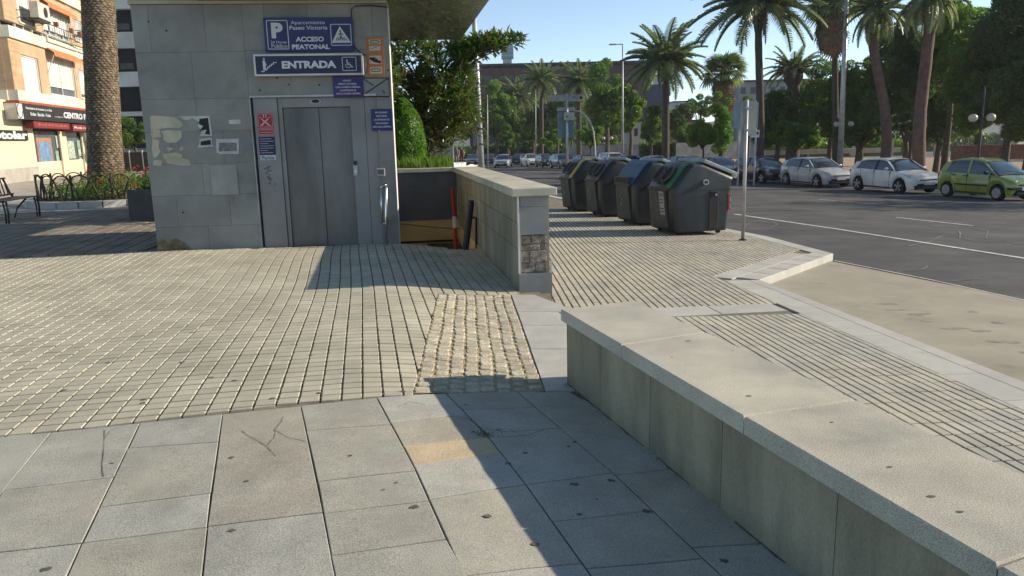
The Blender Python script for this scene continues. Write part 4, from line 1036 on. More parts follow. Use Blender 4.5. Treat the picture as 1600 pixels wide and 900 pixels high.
def make_car(kind, m, label, far=False, glass=None):
    S = car_shape(kind); W = S['W']; glass = glass or M_glass
    r = empty('parked_car' if kind != 'van' else 'van', (0, 0, 0), 0, label=label, cat='car' if kind != 'van' else 'van', group='vehicles parked along the far kerb')
    st = S['belt']; cab = S['cab']
    def interp(x, k):
        for a, b in zip(st, st[1:]):
            if a[0] <= x <= b[0]: t = (x-a[0])/(b[0]-a[0]); return a[k]+(b[k]-a[k])*t
        return st[-1][k]
    # lower body with wheel arches: sections of 9 points per side
    xs_ = sorted(set([s[0] for s in st]+[S['wf']+d for d in (-.42, -.36, -.28, -.15, 0, .15, .28, .36, .42)]+[S['wr']+d for d in (-.42, -.36, -.28, -.15, 0, .15, .28, .36, .42)]+[S['wf']+.9, S['wf']+1.4]))
    xs_ = [x for x in xs_ if 0 <= x <= S['L']]
    ra = S['tyre']+.055; mb = MB(); secs = []
    for x in xs_:
        zb, zs, hw = interp(x, 1), interp(x, 2), interp(x, 3); cut = zb
        for wx in (S['wf'], S['wr']):
            if abs(x-wx) < ra: cut = max(cut, S['tyre']+math.sqrt(ra*ra-(x-wx)**2))
        cut = min(cut, zs-.12)
        zm = cut+(zs-cut)*.5
        half = [(hw*.94, cut), (hw*.985, cut+(zs-cut)*.18), (hw, zm), (hw*.985, cut+(zs-cut)*.78), (hw*.93, zs-.012), (hw*.85, zs+.006), (hw*.5, zs+.03), (0, zs+.038)]
        secs.append([(x, y, z) for y, z in half]+[(x, -y, z) for y, z in half[-2::-1]])
    n = len(secs[0])
    for s in secs: mb.v += s; mb.t += [0]*n
    for i in range(len(secs)-1):
        for k in range(n-1): a = i*n+k; mb.f.append((a, a+1, a+1+n, a+n))
    mb.f += [tuple(range(n)), tuple(range(len(mb.v)-n, len(mb.v)))]
    o = mb.build('body', m, r, smooth=True); 
    md = o.modifiers.new('edge', 'EDGE_SPLIT'); md.split_angle = R(48)
    # underbody / wheel wells
    MB().box(.12, S['L']-.12, -W*.8, W*.8, .2, min(.75, st[3][2]-.1)).build('underbody', M_trim, r)
    # greenhouse
    def cabw(z, x): 
        base = interp(x, 3)*.93; top = W*.66; zb = interp(x, 2); return base+(top-base)*max(0, (z-zb))/(S['H']-zb)
    def prof_z(x):
        for a, b in zip(cab, cab[1:]):
            if a[0] <= x <= b[0]: t = (x-a[0])/(b[0]-a[0]); return a[1]+(b[1]-a[1])*t
        return cab[-1][1]
    gx = [cab[0][0]]+[cab[0][0]+(cab[1][0]-cab[0][0])*t for t in (.5,)]+[c[0] for c in cab[1:-1]]+[cab[-2][0]+(cab[-1][0]-cab[-2][0])*.5, cab[-1][0]]
    gb = MB(); gs = []
    for x in gx:
        zt_ = prof_z(x); zb = interp(x, 2)-.02; zt_ = max(zt_, zb+.012)
        wt = cabw(zt_, x); wb = interp(x, 3)*.93
        half = [(wb, zb), (wb+(wt-wb)*.55, zb+(zt_-zb)*.55), (wt+.01, zt_-.045 if zt_-zb > .1 else zt_-.005), (wt*.86, zt_-.004), (wt*.5, zt_+.012), (0, zt_+.018)]
        gs.append([(x, y, z) for y, z in half]+[(x, -y, z) for y, z in half[-2::-1]])
    n = len(gs[0])
    for s in gs: gb.v += s; gb.t += [0]*n
    for i in range(len(gs)-1):
        for k in range(n-1): a = i*n+k; gb.f.append((a, a+1, a+1+n, a+n))
    gb.build('windows', glass, r, smooth=True)
    # roof skin, pillars as painted strips slightly proud of the glass
    rf = MB(); rows = []
    for x in lin(cab[1][0]+.02, cab[-2][0]+.12, 8):
        zt_ = prof_z(min(x, cab[-1][0])); wt = cabw(zt_, x)
        hv = [(wt+.022, zt_-.055), (wt+.015, zt_-.02), (wt*.86, zt_+.012), (wt*.5, zt_+.026), (0, zt_+.032)]
        rows.append([(x, y, z) for y, z in hv]+[(x, -y, z) for y, z in hv[-2::-1]])
    n = len(rows[0])
    for s in rows: rf.v += s; rf.t += [0]*n
    for i in range(len(rows)-1):
        for k in range(n-1): a = i*n+k; rf.f.append((a, a+1, a+1+n, a+n))
    rf.build('roof', m, r, smooth=True)
    def pillar(x0, x1, wid, name='pillar', mm=None):   # from belt at x0 to roof at x1
        for sg in (1, -1):
            q = MB(); vs = []
            for t in (0, .33, .66, 1):
                x = x0+(x1-x0)*t; zb = interp(x0, 2)-.01; zt_ = prof_z(x1)-.045; z = zb+(zt_-zb)*t
                wb = interp(x0, 3)*.93; wt = cabw(zt_, x1)+.01; y = wb+(wt-wb)*t+.012
                vs += [(x-wid/2, sg*y, z), (x+wid/2, sg*y, z), (x-wid/2, sg*(y-.05), z), (x+wid/2, sg*(y-.05), z)]
            q.v = vs; q.t = [0]*len(vs)
            for i in range(3):
                a = i*4; q.f += [(a, a+1, a+5, a+4), (a+2, a+3, a+7, a+6), (a, a+2, a+6, a+4), (a+1, a+3, a+7, a+5)]
            q.build(name, mm or m, r)
    pillar(cab[0][0]+.03, cab[1][0]+.03, .075)
    sp_ = S['split']
    pillar(sp_[0], sp_[0]+.05, .10 if kind in ('mini', 'box', 'sedan') else .08, mm=None if kind in ('mini', 'box') else M_trim)
    pillar(cab[-1][0]-.22, cab[-2][0]-.02, .30 if kind != 'van' else .4)
    if kind == 'van':
        for sg in (1, -1): MB().box(sp_[0]+.2, 5.1, sg*(W*.93)-.03, sg*(W*.93)+.03, 1.36, 2.2).build('side_panel', m, r)
    # wheels
    for wx in (S['wf'], S['wr']):
        for sg in (1, -1):
            wr_ = MB(); y0 = W-.02
            tp = []
            wr_.tube([(wx, sg*(y0-.20), S['tyre']), (wx, sg*(y0-.18), S['tyre']), (wx, sg*(y0-.03), S['tyre']), (wx, sg*y0, S['tyre'])], [S['tyre']*.93, S['tyre'], S['tyre'], S['tyre']*.92], 24)
            tw = wr_.build('wheel', M_tyre, r)
            rm = MB(); rm.disc((wx, sg*(y0+.002), S['tyre']), (0, 1, 0), S['rim'], .012, 24); rm.build('rim', M_dark if far is False and kind == 'hatch' else M_rim, tw)
            if not far:
                for k in range(5):
                    t = 2*math.pi*k/5+.3; c = Vector((wx, sg*(y0+.014), S['tyre'])); d = Vector((math.cos(t), 0, math.sin(t)))
                    sk = MB(); pdir = Vector((-math.sin(t), 0, math.cos(t)))
                    q = [c+d*.02+pdir*.022, c+d*S['rim']*.96+pdir*.045, c+d*S['rim']*.96-pdir*.045, c+d*.02-pdir*.022]
                    up = Vector((0, sg*.008, 0)); sk.add(q+[p+up for p in q], [(4, 5, 6, 7), (0, 1, 5, 4), (1, 2, 6, 5), (2, 3, 7, 6), (3, 0, 4, 7)])
                    sk.build('spoke', M_rim, tw)
                MB().disc((wx, sg*(y0+.012), S['tyre']), (0, 1, 0), .05, .03, 12).build('hub_cap', M_rim, tw)
    # lights, plate, grille, mirrors, handles, bumper line, lamps
    hw = st[2][3]
    for sg in (1, -1):
        hl = MB()
        if kind in ('mini', 'box'):
            hl.ball((.13, sg*hw*.66, st[2][2]-.12), .10, .13, .095, 12, 8); hl.build('headlight', M_lamp, r, smooth=True)
        else:
            z = st[2][2]
            hl.add([(.03, sg*hw*.50, z-.17), (.22, sg*(hw+.0), z-.10), (.50, sg*(hw+.022), z+.0), (.26, sg*(hw*.93), z-.0), (.05, sg*hw*.60, z-.075), (.12, sg*hw*.5, z-.14), (.4, sg*hw*.9, z-.05)], [(0, 1, 3, 4), (1, 2, 3), (0, 4, 5), (3, 2, 6)])
            hl.build('headlight', M_lamp, r)
        tl = MB(); tl.box(S['L']-.16, S['L']-.0, sg*W*.78-.07, sg*W*.78+.07, st[-2][2]-.22, st[-2][2]-.02); bevel(tl.build('tail_light', M_tail, r), .02)
        mi = MB(); mx = cab[0][0]+.42; mi.ball((mx, sg*(W+.09), interp(mx, 2)+.08), .07, .095, .065, 10, 6); mi.build('mirror', M_trim if kind in ('mini', 'box') else m, r, smooth=True)
        for hx_ in (sp_[0]-.2+.33, sp_[2]-.1):
            z = interp(hx_, 2)-.10; MB().box(hx_-.09, hx_+.07, sg*W*.98-.012, sg*W*.985+.018, z-.014, z+.018).build('door_handle', M_trim if kind == 'mini' else m, r)
        if not far:
            for hx_ in (sp_[0]+.02, sp_[1]-.32+.02, sp_[2]+.05):
                zt_ = interp(hx_, 2); MB().box(hx_-.004, hx_+.004, sg*W*.9, sg*(interp(hx_, 3)+.0015), .30, zt_-.03).build('door_gap', M_seal, r)
            MB().box(S['wf']+.45, S['wr']-.45, sg*W*.95, sg*(W+.006), .21, .27).build('sill_trim', M_trim, r)
            if kind == 'mini': MB().box(S['wf']+.42, S['wr']-.42, sg*W*.95, sg*(W+.012), .50, .56).build('rubbing_strip', M_trim, r)
    zf = st[1][2]
    gl = MB(); gl.box(-.012, .08, -hw*.55, hw*.55, zf-.16, zf-.11); gl.build('grille', M_trim, r)
    gl = MB(); gl.box(-.012, .08, -hw*.62, hw*.62, .26, .34); gl.build('lower_grille', M_trim, r)
    if kind == 'mini': MB().box(-.03, .25, -hw*.97, hw*.97, .42, .50).build('bumper_strip', M_trim, r)
    MB().box(-.035, -.012, -.26, .26, .40, .51).build('number_plate', M_plate, r)
    MB().box(S['L']+.0, S['L']+.02, -.26, .26, .55, .66).build('number_plate', M_plate, r)
    for sg in (1, -1):
        if kind == 'hatch': MB().box(.01, .14, sg*hw*.72-.10, sg*hw*.72+.10, .30, .38).build('fog_lamp', M_trim, r)
    # wiper, seats hinted
    MB().tube([(cab[0][0]+.05, -.5, cab[0][1]+.045), (cab[0][0]+.16, .1, cab[0][1]+.12)], .008, 5).build('wiper', M_trim, r)
    return r
ROWA = math.atan2(.9703, -.2420)      # direction away from camera
def rowY(px): return 25.55/((px-800)/1180+.249)
def rowpos(px, back=0):
    y = rowY(px); x = 18.2-.249*(y-29.5); return x, y
def place_car(o, px, dside=0, rot=0):       # px: image x of the front end of the car on the row line
    x, y = rowpos(px); o.location = (x+dside, y, ZR(x, y)); o.rotation_euler = (math.atan(-RB)*0, 0, ROWA+rot)
    return o
def lbl(o, t): o['label'] = t; return o
G1 = make_car('mini', paint('lime', (.27, .33, .05), .0), 'small lime green hatchback at the right edge, nearest of the parked cars'); 
G2 = make_car('hatch', paint('white', (.78, .75, .68), .0), 'white hatchback with black and silver wheels between silver and green cars')
G3 = make_car('hatch', paint('silver', (.52, .50, .48), .1), 'silver hatchback parked between the white and the black hatchbacks')
G4 = make_car('hatch', paint('black', (.012, .013, .022), .2), 'black hatchback with pale wheels parked behind the signpost')
G5 = make_car('sedan', paint('petrol', (.045, .075, .09), .3), 'dark petrol blue saloon seen over the nearest green banded bin')
G6 = make_car('hatch', paint('blue', (.03, .06, .14), .3), 'blue car seen between the rear pair of bin tops', True)
G7 = make_car('sedan', paint('beige', (.30, .31, .27), .2), 'pale silver beige saloon above the blue shouldered bin', True)
G8 = make_car('box', paint('cream', (.60, .60, .54), .0), 'boxy old cream white off roader taller than its neighbours', True)
G9 = make_car('wagon', paint('greybrown', (.16, .15, .15), .3), 'grey brown estate car just left of the signal box post', True)
G10 = make_car('van', paint('vanwhite', (.50, .54, .60), .0), 'tall white van far down the street left of the palms', True)
FRONT = {0: 1590}
def at_front(o, px, **k): return place_car(o, px, **k)
at_front(G1, 1606); at_front(G2, 1452); at_front(G3, 1315); at_front(G4, 1224)
at_front(G5, 1152)
blue2 = copy_tree(G6); lbl(blue2, 'dark blue car with its roof showing behind the nearest bin lid')
at_front(blue2, 1098); at_front(G7, 1046); at_front(G6, 1003); at_front(G8, 973)
steel = make_car('sedan', paint('steelblue', (.09, .13, .18), .3), 'steel blue saloon half hidden behind the yellow banded bin', True); at_front(steel, 930)
at_front(G9, 892)
dk = make_car('mini', paint('charcoal', (.03, .028, .028), .2), 'tiny charcoal car between the far white hatchback and the estate', True); at_front(dk, 862)
wh = make_car('hatch', paint('white', (.78, .75, .68), .0), 'far white hatchback parked in front of the tall white van', True); at_front(wh, 840)
# cars farther off, driving or parked at the street end
def far_car(o, px, base, rot, Y=None):
    p = PR(px, base); o.location = p; o.rotation_euler = (0, 0, rot); return o
sv = make_car('sedan', paint('palesilver', (.40, .42, .42), .3), 'pale silver saloon facing the camera, right of the big lamp post', True); far_car(sv, 783, 262.5, R(84))
sv['group'] = 'cars on the far carriageway'
g2_ = make_car('sedan', paint('steelblue', (.09, .13, .18), .3), 'grey blue saloon facing the camera, left of the big lamp post', True); far_car(g2_, 738, 259, R(88)); g2_['group'] = 'cars on the far carriageway'
d3 = make_car('wagon', paint('charcoal', (.03, .028, .028), .2), 'dark estate car directly right of the big lamp post', True); far_car(d3, 763, 258.5, R(86)); d3['group'] = 'cars on the far carriageway'
d4 = make_car('hatch', paint('navy', (.02, .03, .06), .2), 'dark navy hatchback parked under the front of the white van', True); far_car(d4, 806, 257, R(80)); d4['group'] = 'cars on the far carriageway'
far_car(G10, 833, 252.5, R(15)+math.pi); G10['group'] = 'cars on the far carriageway'
# ---------------------------------------------------------------- vegetation
def leafmat(name, c1, c2, gloss=.5, trans=.3, tr=None):
    m = bpy.data.materials.new(name); m.use_nodes = True; N = m.node_tree.nodes; L = m.node_tree.links; b = N['Principled BSDF']
    at = N.new('ShaderNodeAttribute'); at.attribute_name = 'tone'
    mr = N.new('ShaderNodeMapRange'); mr.inputs[1].default_value = -1; mr.inputs[2].default_value = 1; L.new(at.outputs['Fac'], mr.inputs[0])
    mx = N.new('ShaderNodeMix'); mx.data_type = 'RGBA'; mx.inputs[6].default_value = (*c1, 1); mx.inputs[7].default_value = (*c2, 1); L.new(mr.outputs[0], mx.inputs[0])
    L.new(mx.outputs[2], b.inputs['Base Color']); b.inputs['Roughness'].default_value = gloss; b.inputs['Specular IOR Level'].default_value = .4
    t = N.new('ShaderNodeBsdfTranslucent'); ms = N.new('ShaderNodeMix'); ms.data_type = 'RGBA'; ms.blend_type = 'MULTIPLY'
    ms.inputs[0].default_value = 1; L.new(mx.outputs[2], ms.inputs[6]); ms.inputs[7].default_value = (*(tr or (1.3, 1.5, .6)), 1); L.new(ms.outputs[2], t.inputs['Color'])
    sh = N.new('ShaderNodeMixShader'); sh.inputs[0].default_value = trans; L.new(b.outputs[0], sh.inputs[1]); L.new(t.outputs[0], sh.inputs[2])
    L.new(sh.outputs[0], N['Material Output'].inputs['Surface']); return m
L_dark = leafmat('foliage_dark', (.04, .075, .026), (.10, .155, .045), .5, .42)
L_mid = leafmat('foliage_mid', (.06, .115, .025), (.12, .20, .04), .5, .42)
L_lite = leafmat('foliage_light', (.10, .17, .03), (.17, .27, .045), .5, .45)
L_vine = leafmat('foliage_vivid', (.07, .15, .02), (.14, .27, .03), .5, .42)
L_palm = leafmat('palm_frond', (.10, .135, .065), (.22, .26, .135), .38, .38)
L_dead = leafmat('dead_frond', (.12, .08, .04), (.25, .17, .08), .8, .2, (1.2, 1, .7))
L_mag = leafmat('magnolia_leaf', (.05, .09, .022), (.14, .20, .045), .28, .25)
L_rust = leafmat('magnolia_rusty', (.10, .065, .015), (.18, .13, .03), .4, .25, (1.3, 1.1, .5))
M_bark = mat('bark', (.10, .085, .065), .95, .35, 12, .8, 20, col2=(.06, .05, .04))
M_ptrunk = mat('palm_trunk', (.085, .068, .055), .95, .3, 8, .8, 15, col2=(.055, .045, .038))
M_rtrunk = mat('reddish_trunk', (.14, .088, .068), .95, .3, 5, .6, 15, col2=(.095, .06, .048))
def leaf_quad(mb, c, s, a=None, asp=.6):
    n = Vector((rnd.gauss(0, 1), rnd.gauss(0, 1), rnd.gauss(0, 1)+.4)).normalized(); u = n.orthogonal().normalized()
    u = Matrix.Rotation(rnd.uniform(0, 6.28), 3, n) @ u; v = n.cross(u)
    mb.add([c-u*s, c+v*s*asp*.5, c+u*s, c-v*s*asp*.5], [(0, 1, 2, 3)])
def crown(clumps, n, size, thin=.35):
    mb = MB(); tot = sum(r*r for _, r in clumps)
    for c, r in clumps:
        ct = rnd.uniform(-.5, .5)
        for _ in range(int(n*r*r/tot)):
            d = Vector((rnd.gauss(0, 1), rnd.gauss(0, 1), rnd.gauss(0, 1))).normalized(); q = r*(1-thin*rnd.random()**1.5)*rnd.uniform(.85, 1.18)
            p = c+Vector((d.x*q, d.y*q, d.z*q*.85)); mb.tone = max(-1, min(1, ct+rnd.uniform(-.5, .5)))
            leaf_quad(mb, p, size*rnd.uniform(.6, 1.3))
    return mb
def gz(x, y): return ZR(x, y)+.13
def scale_at(Y): return Y/F
def tree(name, px, Y, cy, rx, ry, m, label, n=5000, leaf=.17, nclump=22, tw=.16, cat='tree', group=None, rdepth=1.0, lean=0, trunk_m=None, seed=None, gap=1.0):
    global rnd
    rnd = random.Random(seed if seed is not None else int(px*7+Y))
    c = PY(px, cy, Y); R_x = rx*scale_at(Y); R_z = ry*scale_at(Y); base = Vector((c.x+lean, Y, gz(c.x, Y)))
    r = empty(name, base, 0, label=label, cat=cat, group=group)
    cl = []
    cc = c-base
    for _ in range(nclump):
        d = Vector((rnd.gauss(0, 1), rnd.gauss(0, 1), rnd.gauss(0, 1))).normalized()*(rnd.random()**.45)
        rr = min(R_x, R_z)*rnd.uniform(.16, .36)*gap
        cl.append((cc+Vector((d.x*(R_x-rr*.6), d.y*(R_x*rdepth-rr*.6), d.z*(R_z-rr*.6))), rr))
    crown(cl, int(n*1.7), leaf*.70, .2).build('crown', m, r, fix=False)
    tb = MB(); top = cc+Vector((0, 0, -R_z*.2))
    tb.tube([(0, 0, -.3), Vector((0, 0, 0)), Vector((top.x*.4+.1, top.y*.4, top.z*.5)), top], [tw*1.4, tw*1.1, tw*.8, tw*.35], 8)
    for c_, r_ in cl[:10]:
        s_ = Vector((top.x*.5, top.y*.5, top.z*.62)); tb.tube([s_, (s_+c_)/2+Vector((0, 0, .15)), c_], [tw*.4, tw*.25, tw*.08], 5)
    tb.build('trunk', trunk_m or M_bark, r, smooth=True)
    return r
# ---- palms
def frond_mesh(name, L, droop, nleaf=30, ll=.55, wd=.05, up=.25, m=L_palm, seed=1):
    g = random.Random(seed); mb = MB(); pts = []
    for i in range(13):
        t = i/12; x = L*t*(1-.18*droop*t); z = L*(up*t-droop*t*t*.85); pts.append(Vector((x, 0, z)))
    mb.tone = -.2; mb.tube(pts, [.035*(1-.8*i/12)+.006 for i in range(13)], 4)
    for i in range(nleaf):
        t = .12+.88*i/nleaf; k = t*12; a = pts[min(12, int(k))]; b = pts[min(12, int(k)+1)]; p = a.lerp(b, k-int(k)); d = (b-a).normalized() if (b-a).length > 0 else Vector((1, 0, 0))
        l = ll*math.sin(math.pi*min(1, t*.85+.12))**.6*(1.05-.35*t)
        for sg in (1, -1):
            o_ = (Vector((0, sg, 0))*.85+d*.55+Vector((0, 0, g.uniform(.0, .35)))).normalized(); e = p+o_*l+Vector((0, 0, -l*g.uniform(.15, .4)))
            mid = p+o_*l*.5+Vector((0, 0, .02)); w_ = d*wd; mb.tone = g.uniform(-1, 1)
            mb.add([p-w_*.5, p+w_*.5, mid+w_*.6, e, mid-w_*.6], [(0, 1, 2, 3, 4)])
    me = mb.mesh(name); me.materials.append(m); return me
def fan_mesh(name, L, m, seed=1, n=18, pet=.9):
    g = random.Random(seed); mb = MB(); mb.tube([(0, 0, 0), (pet*.5, 0, .1), (pet, 0, .08)], [.03, .02, .015], 4)
    for i in range(n):
        a = R(-105+210*i/(n-1)); d = Vector((math.cos(a), math.sin(a), 0)); p = Vector((pet, 0, .08)); mb.tone = g.uniform(-1, 1)
        s = Vector((-math.sin(a), math.cos(a), 0))*.045; l = L*g.uniform(.85, 1.05)
        mb.add([p, p+d*l*.5-s+Vector((0, 0, .06)), p+d*l+Vector((0, 0, -l*.28)), p+d*l*.5+s+Vector((0, 0, .06))], [(0, 1, 2, 3)])
    me = mb.mesh(name); me.materials.append(m); return me
FR_UP = [frond_mesh('frond', 1, .40, seed=1, ll=.21, wd=.013, nleaf=40), frond_mesh('frond', 1, .50, seed=2, ll=.21, wd=.013, nleaf=40), frond_mesh('frond', 1, .62, seed=3, ll=.20, wd=.013, nleaf=40)]
FR_DEAD = frond_mesh('frond', 1, 1.0, seed=5, ll=.15, wd=.02, nleaf=22, m=L_dead)
FAN = [fan_mesh('fan_leaf', .62, L_palm, 1, pet=.55), fan_mesh('fan_leaf', .6, L_palm, 2, pet=.5)]
FAN_DEAD = fan_mesh('dead_leaf', .6, L_dead, 3, pet=.4)
def palm(px, cy, Y, rpx, label, kind='feather', nf=38, tw=.2, tr_m=None, bend=0, base_px=None, dead=6, seed=3, low=-50):
    g = random.Random(seed*31+int(px)); c = PY(px, cy, Y); bx = PY(base_px, 240, Y).x if base_px else c.x
    base = Vector((bx, Y, gz(bx, Y))); r = empty('palm_tree', base, 0, label=label, cat='palm tree', group='palms along the street')
    cc = c-base; Lf = rpx*scale_at(Y)*1.12
    tb = MB(); pts = []; rs = []
    for i in range(15):
        t = i/14; pts.append(Vector((cc.x*t+bend*math.sin(t*math.pi*1.6), 0, cc.z*t-.2*(1-t)))); rs.append(tw*(1.15-.25*t)*(1+.06*(i % 2)) if i < 13 else tw*1.5)
    tb.tube(pts, rs, 10); tb.build('trunk', tr_m or M_ptrunk, r, smooth=True)
    def leafo(me, az, el, s, nm):
        o = bpy.data.objects.new(nm, me); C.objects.link(o); o.parent = r; o.location = cc+Vector((math.cos(az)*tw*.6, math.sin(az)*tw*.6, .1))
        o.rotation_euler = (g.uniform(-.3, .3), -R(el), az); o.scale = (s, s, s); return o
    if kind == 'feather':
        for i in range(nf):
            t = i/nf; az = i*2.399+g.uniform(-.2, .2); el = 72-(72-low)*(t**.8)+g.uniform(-7, 7); k = 0 if el > 45 else (1 if el > 5 else 2)
            leafo(FR_UP[k], az, el, Lf*g.uniform(.88, 1.08), 'frond')
        for i in range(dead): leafo(FR_DEAD, g.uniform(0, 6.28), g.uniform(-65, -35), Lf*g.uniform(.35, .6), 'dead_frond')
        bm_ = MB(); bm_.ball(cc-Vector((0, 0, .15)), tw*1.6, tw*1.6, tw*2.2, 8, 6, .2); bm_.build('crown_shaft', M_ptrunk, r)
    else:
        for i in range(nf):
            t = i/nf; az = i*2.399; el = 75-105*t+g.uniform(-8, 8); leafo(FAN[i % 2], az, el, Lf*g.uniform(.8, 1.0), 'fan_leaf')
        for i in range(dead): 
            o = leafo(FAN_DEAD, i*2.1, g.uniform(-85, -55), Lf*g.uniform(.6, .9), 'dead_leaf'); o.location.z -= Lf*.9*(i/dead)
    return r
palm(1188, 12, 46, 98, 'tall palm with dark slender trunk rising behind the signpost', nf=44, tw=.21, base_px=1186, bend=.1, dead=5, low=-28)
palm(1041, 100, 68, 64, 'stout feather palm standing alone against the sky above the bins', nf=60, tw=.30, dead=12, base_px=1040, low=-38)
palm(846, 128, 112, 36, 'slim palm in front of the rust brown building, left of the signal box', nf=36, tw=.3, base_px=846, dead=8)
palm(904, 130, 96, 38, 'grey green palm crown just above the signal box', nf=36, tw=.3, dead=3, base_px=905)
palm(808, 152, 122, 34, 'low palm with orange dead fronds left of the slim palm', nf=34, tw=.3, dead=20, base_px=809)
palm(1240, 112, 64, 40, 'short thick palm with its top just above the dark trees', nf=36, tw=.5, dead=8, low=-25, base_px=1239)
palm(1371, 18, 43, 52, 'palm with reddish wavy trunk in front of the park trees', nf=40, tw=.24, tr_m=M_rtrunk, bend=.35, base_px=1381, dead=10, low=-70)
palm(1450, -5, 37, 60, 'palm with reddish trunk and pale drooping fronds near the second globe lamp', nf=36, tw=.26, tr_m=M_rtrunk, bend=-.15, base_px=1442, dead=6, low=-75)
palm(1132, 118, 76, 34, 'fan palm with shaggy dead skirt above the ivy column', kind='fan', nf=40, tw=.3, dead=30, base_px=1128)
palm(1304, 12, 54, 46, 'tall fan palm with hanging skirt beside the street pole', kind='fan', nf=44, tw=.2, dead=34, base_px=1308)
# ---- broadleaf trees across the street
tree('broadleaf_tree', 948, 88, 152, 36, 66, L_mid, 'dense tall dark green tree between the signal box and the thin street light', n=9000, leaf=.26, nclump=40, tw=.3)
tree('broadleaf_tree', 985, 80, 168, 24, 42, L_lite, 'brighter green tree right of the thin street light', n=5000, leaf=.24, nclump=24, tw=.22)
tree('broadleaf_tree', 1017, 74, 196, 20, 38, L_mid, 'rounded bright shrub tree left of the stout palm trunk', n=4500, leaf=.2, nclump=22, tw=.12)
tree('orange_tree', 1098, 62, 207, 28, 26, L_lite, 'round bright orange tree in front of the low white wall', n=5000, leaf=.16, nclump=22, tw=.10)
tree('orange_tree', 922, 78, 210, 24, 20, L_lite, 'round clipped tree directly right of the signal box post', n=4500, leaf=.18, nclump=20, tw=.10)
tree('orange_tree', 862, 98, 216, 22, 16, L_lite, 'small bright clipped tree left of the signal box post', n=3500, leaf=.2, nclump=18, tw=.10)
tree('orange_tree', 795, 104, 214, 20, 20, L_mid, 'small clipped tree behind the white van', n=3500, leaf=.22, nclump=18, tw=.10)
tree('orange_tree', 825, 112, 222, 20, 14, L_dark, 'dark low tree right of the white van', n=2500, leaf=.22, nclump=14, tw=.10)
tree('broadleaf_tree', 775, 118, 172, 26, 50, L_lite, 'tall light green tree right of the big lamp post', n=6000, leaf=.3, nclump=26, tw=.25)
tree('broadleaf_tree', 742, 112, 196, 26, 40, L_dark, 'dark tree behind the big lamp post', n=4500, leaf=.3, nclump=22, tw=.25)
tree('broadleaf_tree', 870, 125, 185, 34, 40, L_dark, 'dark tree mass behind the signal box', n=6000, leaf=.32, nclump=26, tw=.25)
tree('broadleaf_tree', 812, 130, 200, 30, 32, L_dark, 'dark tree behind the low orange tinged palm', n=4500, leaf=.32, nclump=22, tw=.25)
tree('broadleaf_tree', 792, 120, 186, 28, 44, L_mid, 'leafy tree between the low palm and the tall light green tree', n=6000, leaf=.28, nclump=26, tw=.22)
tree('broadleaf_tree', 832, 126, 190, 30, 40, L_lite, 'light green tree right behind the slim palm trunk', n=6000, leaf=.28, nclump=26, tw=.22)
tree('broadleaf_tree', 892, 118, 176, 32, 46, L_mid, 'leafy tree behind the grey green palm crown', n=6500, leaf=.28, nclump=28, tw=.22)
tree('broadleaf_tree', 962, 104, 196, 30, 38, L_mid, 'leafy tree low behind the thin street light', n=5500, leaf=.26, nclump=24, tw=.22)
tree('broadleaf_tree', 1075, 84, 212, 26, 22, L_mid, 'low leafy tree left of the round orange tree', n=4500, leaf=.2, nclump=22, tw=.16)
tree('broadleaf_tree', 1030, 108, 200, 26, 30, L_lite, 'bright tree behind the stout palm trunk, lower part', n=5000, leaf=.26, nclump=22, tw=.2)
tree('ivy_column', 1128, 72, 190, 18, 56, L_vine, 'tall column of bright ivy climbing below the fan palm skirt', n=7000, leaf=.18, nclump=46, tw=.2, gap=1.3)
tree('broadleaf_tree', 1062, 100, 186, 34, 26, L_dark, 'dark low tree behind the stout palm trunk', n=5000, leaf=.3, nclump=22, tw=.2)
tree('broadleaf_tree', 1095, 115, 168, 26, 22, L_mid, 'distant pale tree above the round orange tree', n=3500, leaf=.3, nclump=16, tw=.2)
tree('broadleaf_tree', 1170, 85, 178, 22, 34, L_mid, 'grey green tree behind the narrow sign plate', n=4000, leaf=.25, nclump=20, tw=.2)
PT = [(1215, 58, 190, 44, 48, L_dark, 'dark tree right of the slender palm trunk'), (1262, 66, 178, 44, 58, L_lite, 'mid green tree under the short thick palm'), (1300, 62, 150, 44, 66, L_mid, 'dark tree around the street pole with the globe lamps before it'),
      (1345, 60, 158, 42, 74, L_mid, 'dark leafy tree between the street pole and the reddish wavy palm'), (1393, 58, 130, 50, 92, L_mid, 'tall dark tree behind the reddish wavy palm trunk'), (1432, 52, 84, 46, 80, L_dark, 'dark tall tree rising behind the pale drooping palm'),
      (1492, 50, 62, 52, 62, L_lite, 'bright green plane tree crown at the upper right'), (1535, 46, 122, 60, 96, L_mid, 'very dark tree above the right hand globe lamps'), (1590, 44, 50, 66, 84, L_dark, 'dark tree filling the top right corner'),
      (1470, 56, 168, 60, 58, L_dark, 'dark low crown between the two reddish palm trunks'), (1615, 42, 150, 60, 80, L_dark, 'dark tree at the right edge beside the pale tent'), (1240, 48, 212, 36, 26, L_mid, 'low dark shrub tree behind the silver hatchback'), (1345, 52, 206, 50, 28, L_dark, 'low dark shrub tree behind the white hatchback')]
for px, Y, cy, rx, ry, m, lab in PT:
    tree('park_tree', px, Y, cy, rx, ry, m, lab, n=int(rx*ry*4.6), leaf=.20, nclump=int(34+rx*ry/90), tw=.22, group='trees in the park across the street', gap=.95)
tree('park_tree', 1417, 50, 190, 30, 20, L_dark, 'low branching tree with reddish trunk between the two palms', n=2500, leaf=.2, nclump=14, tw=.2, trunk_m=M_rtrunk, group='trees in the park across the street')
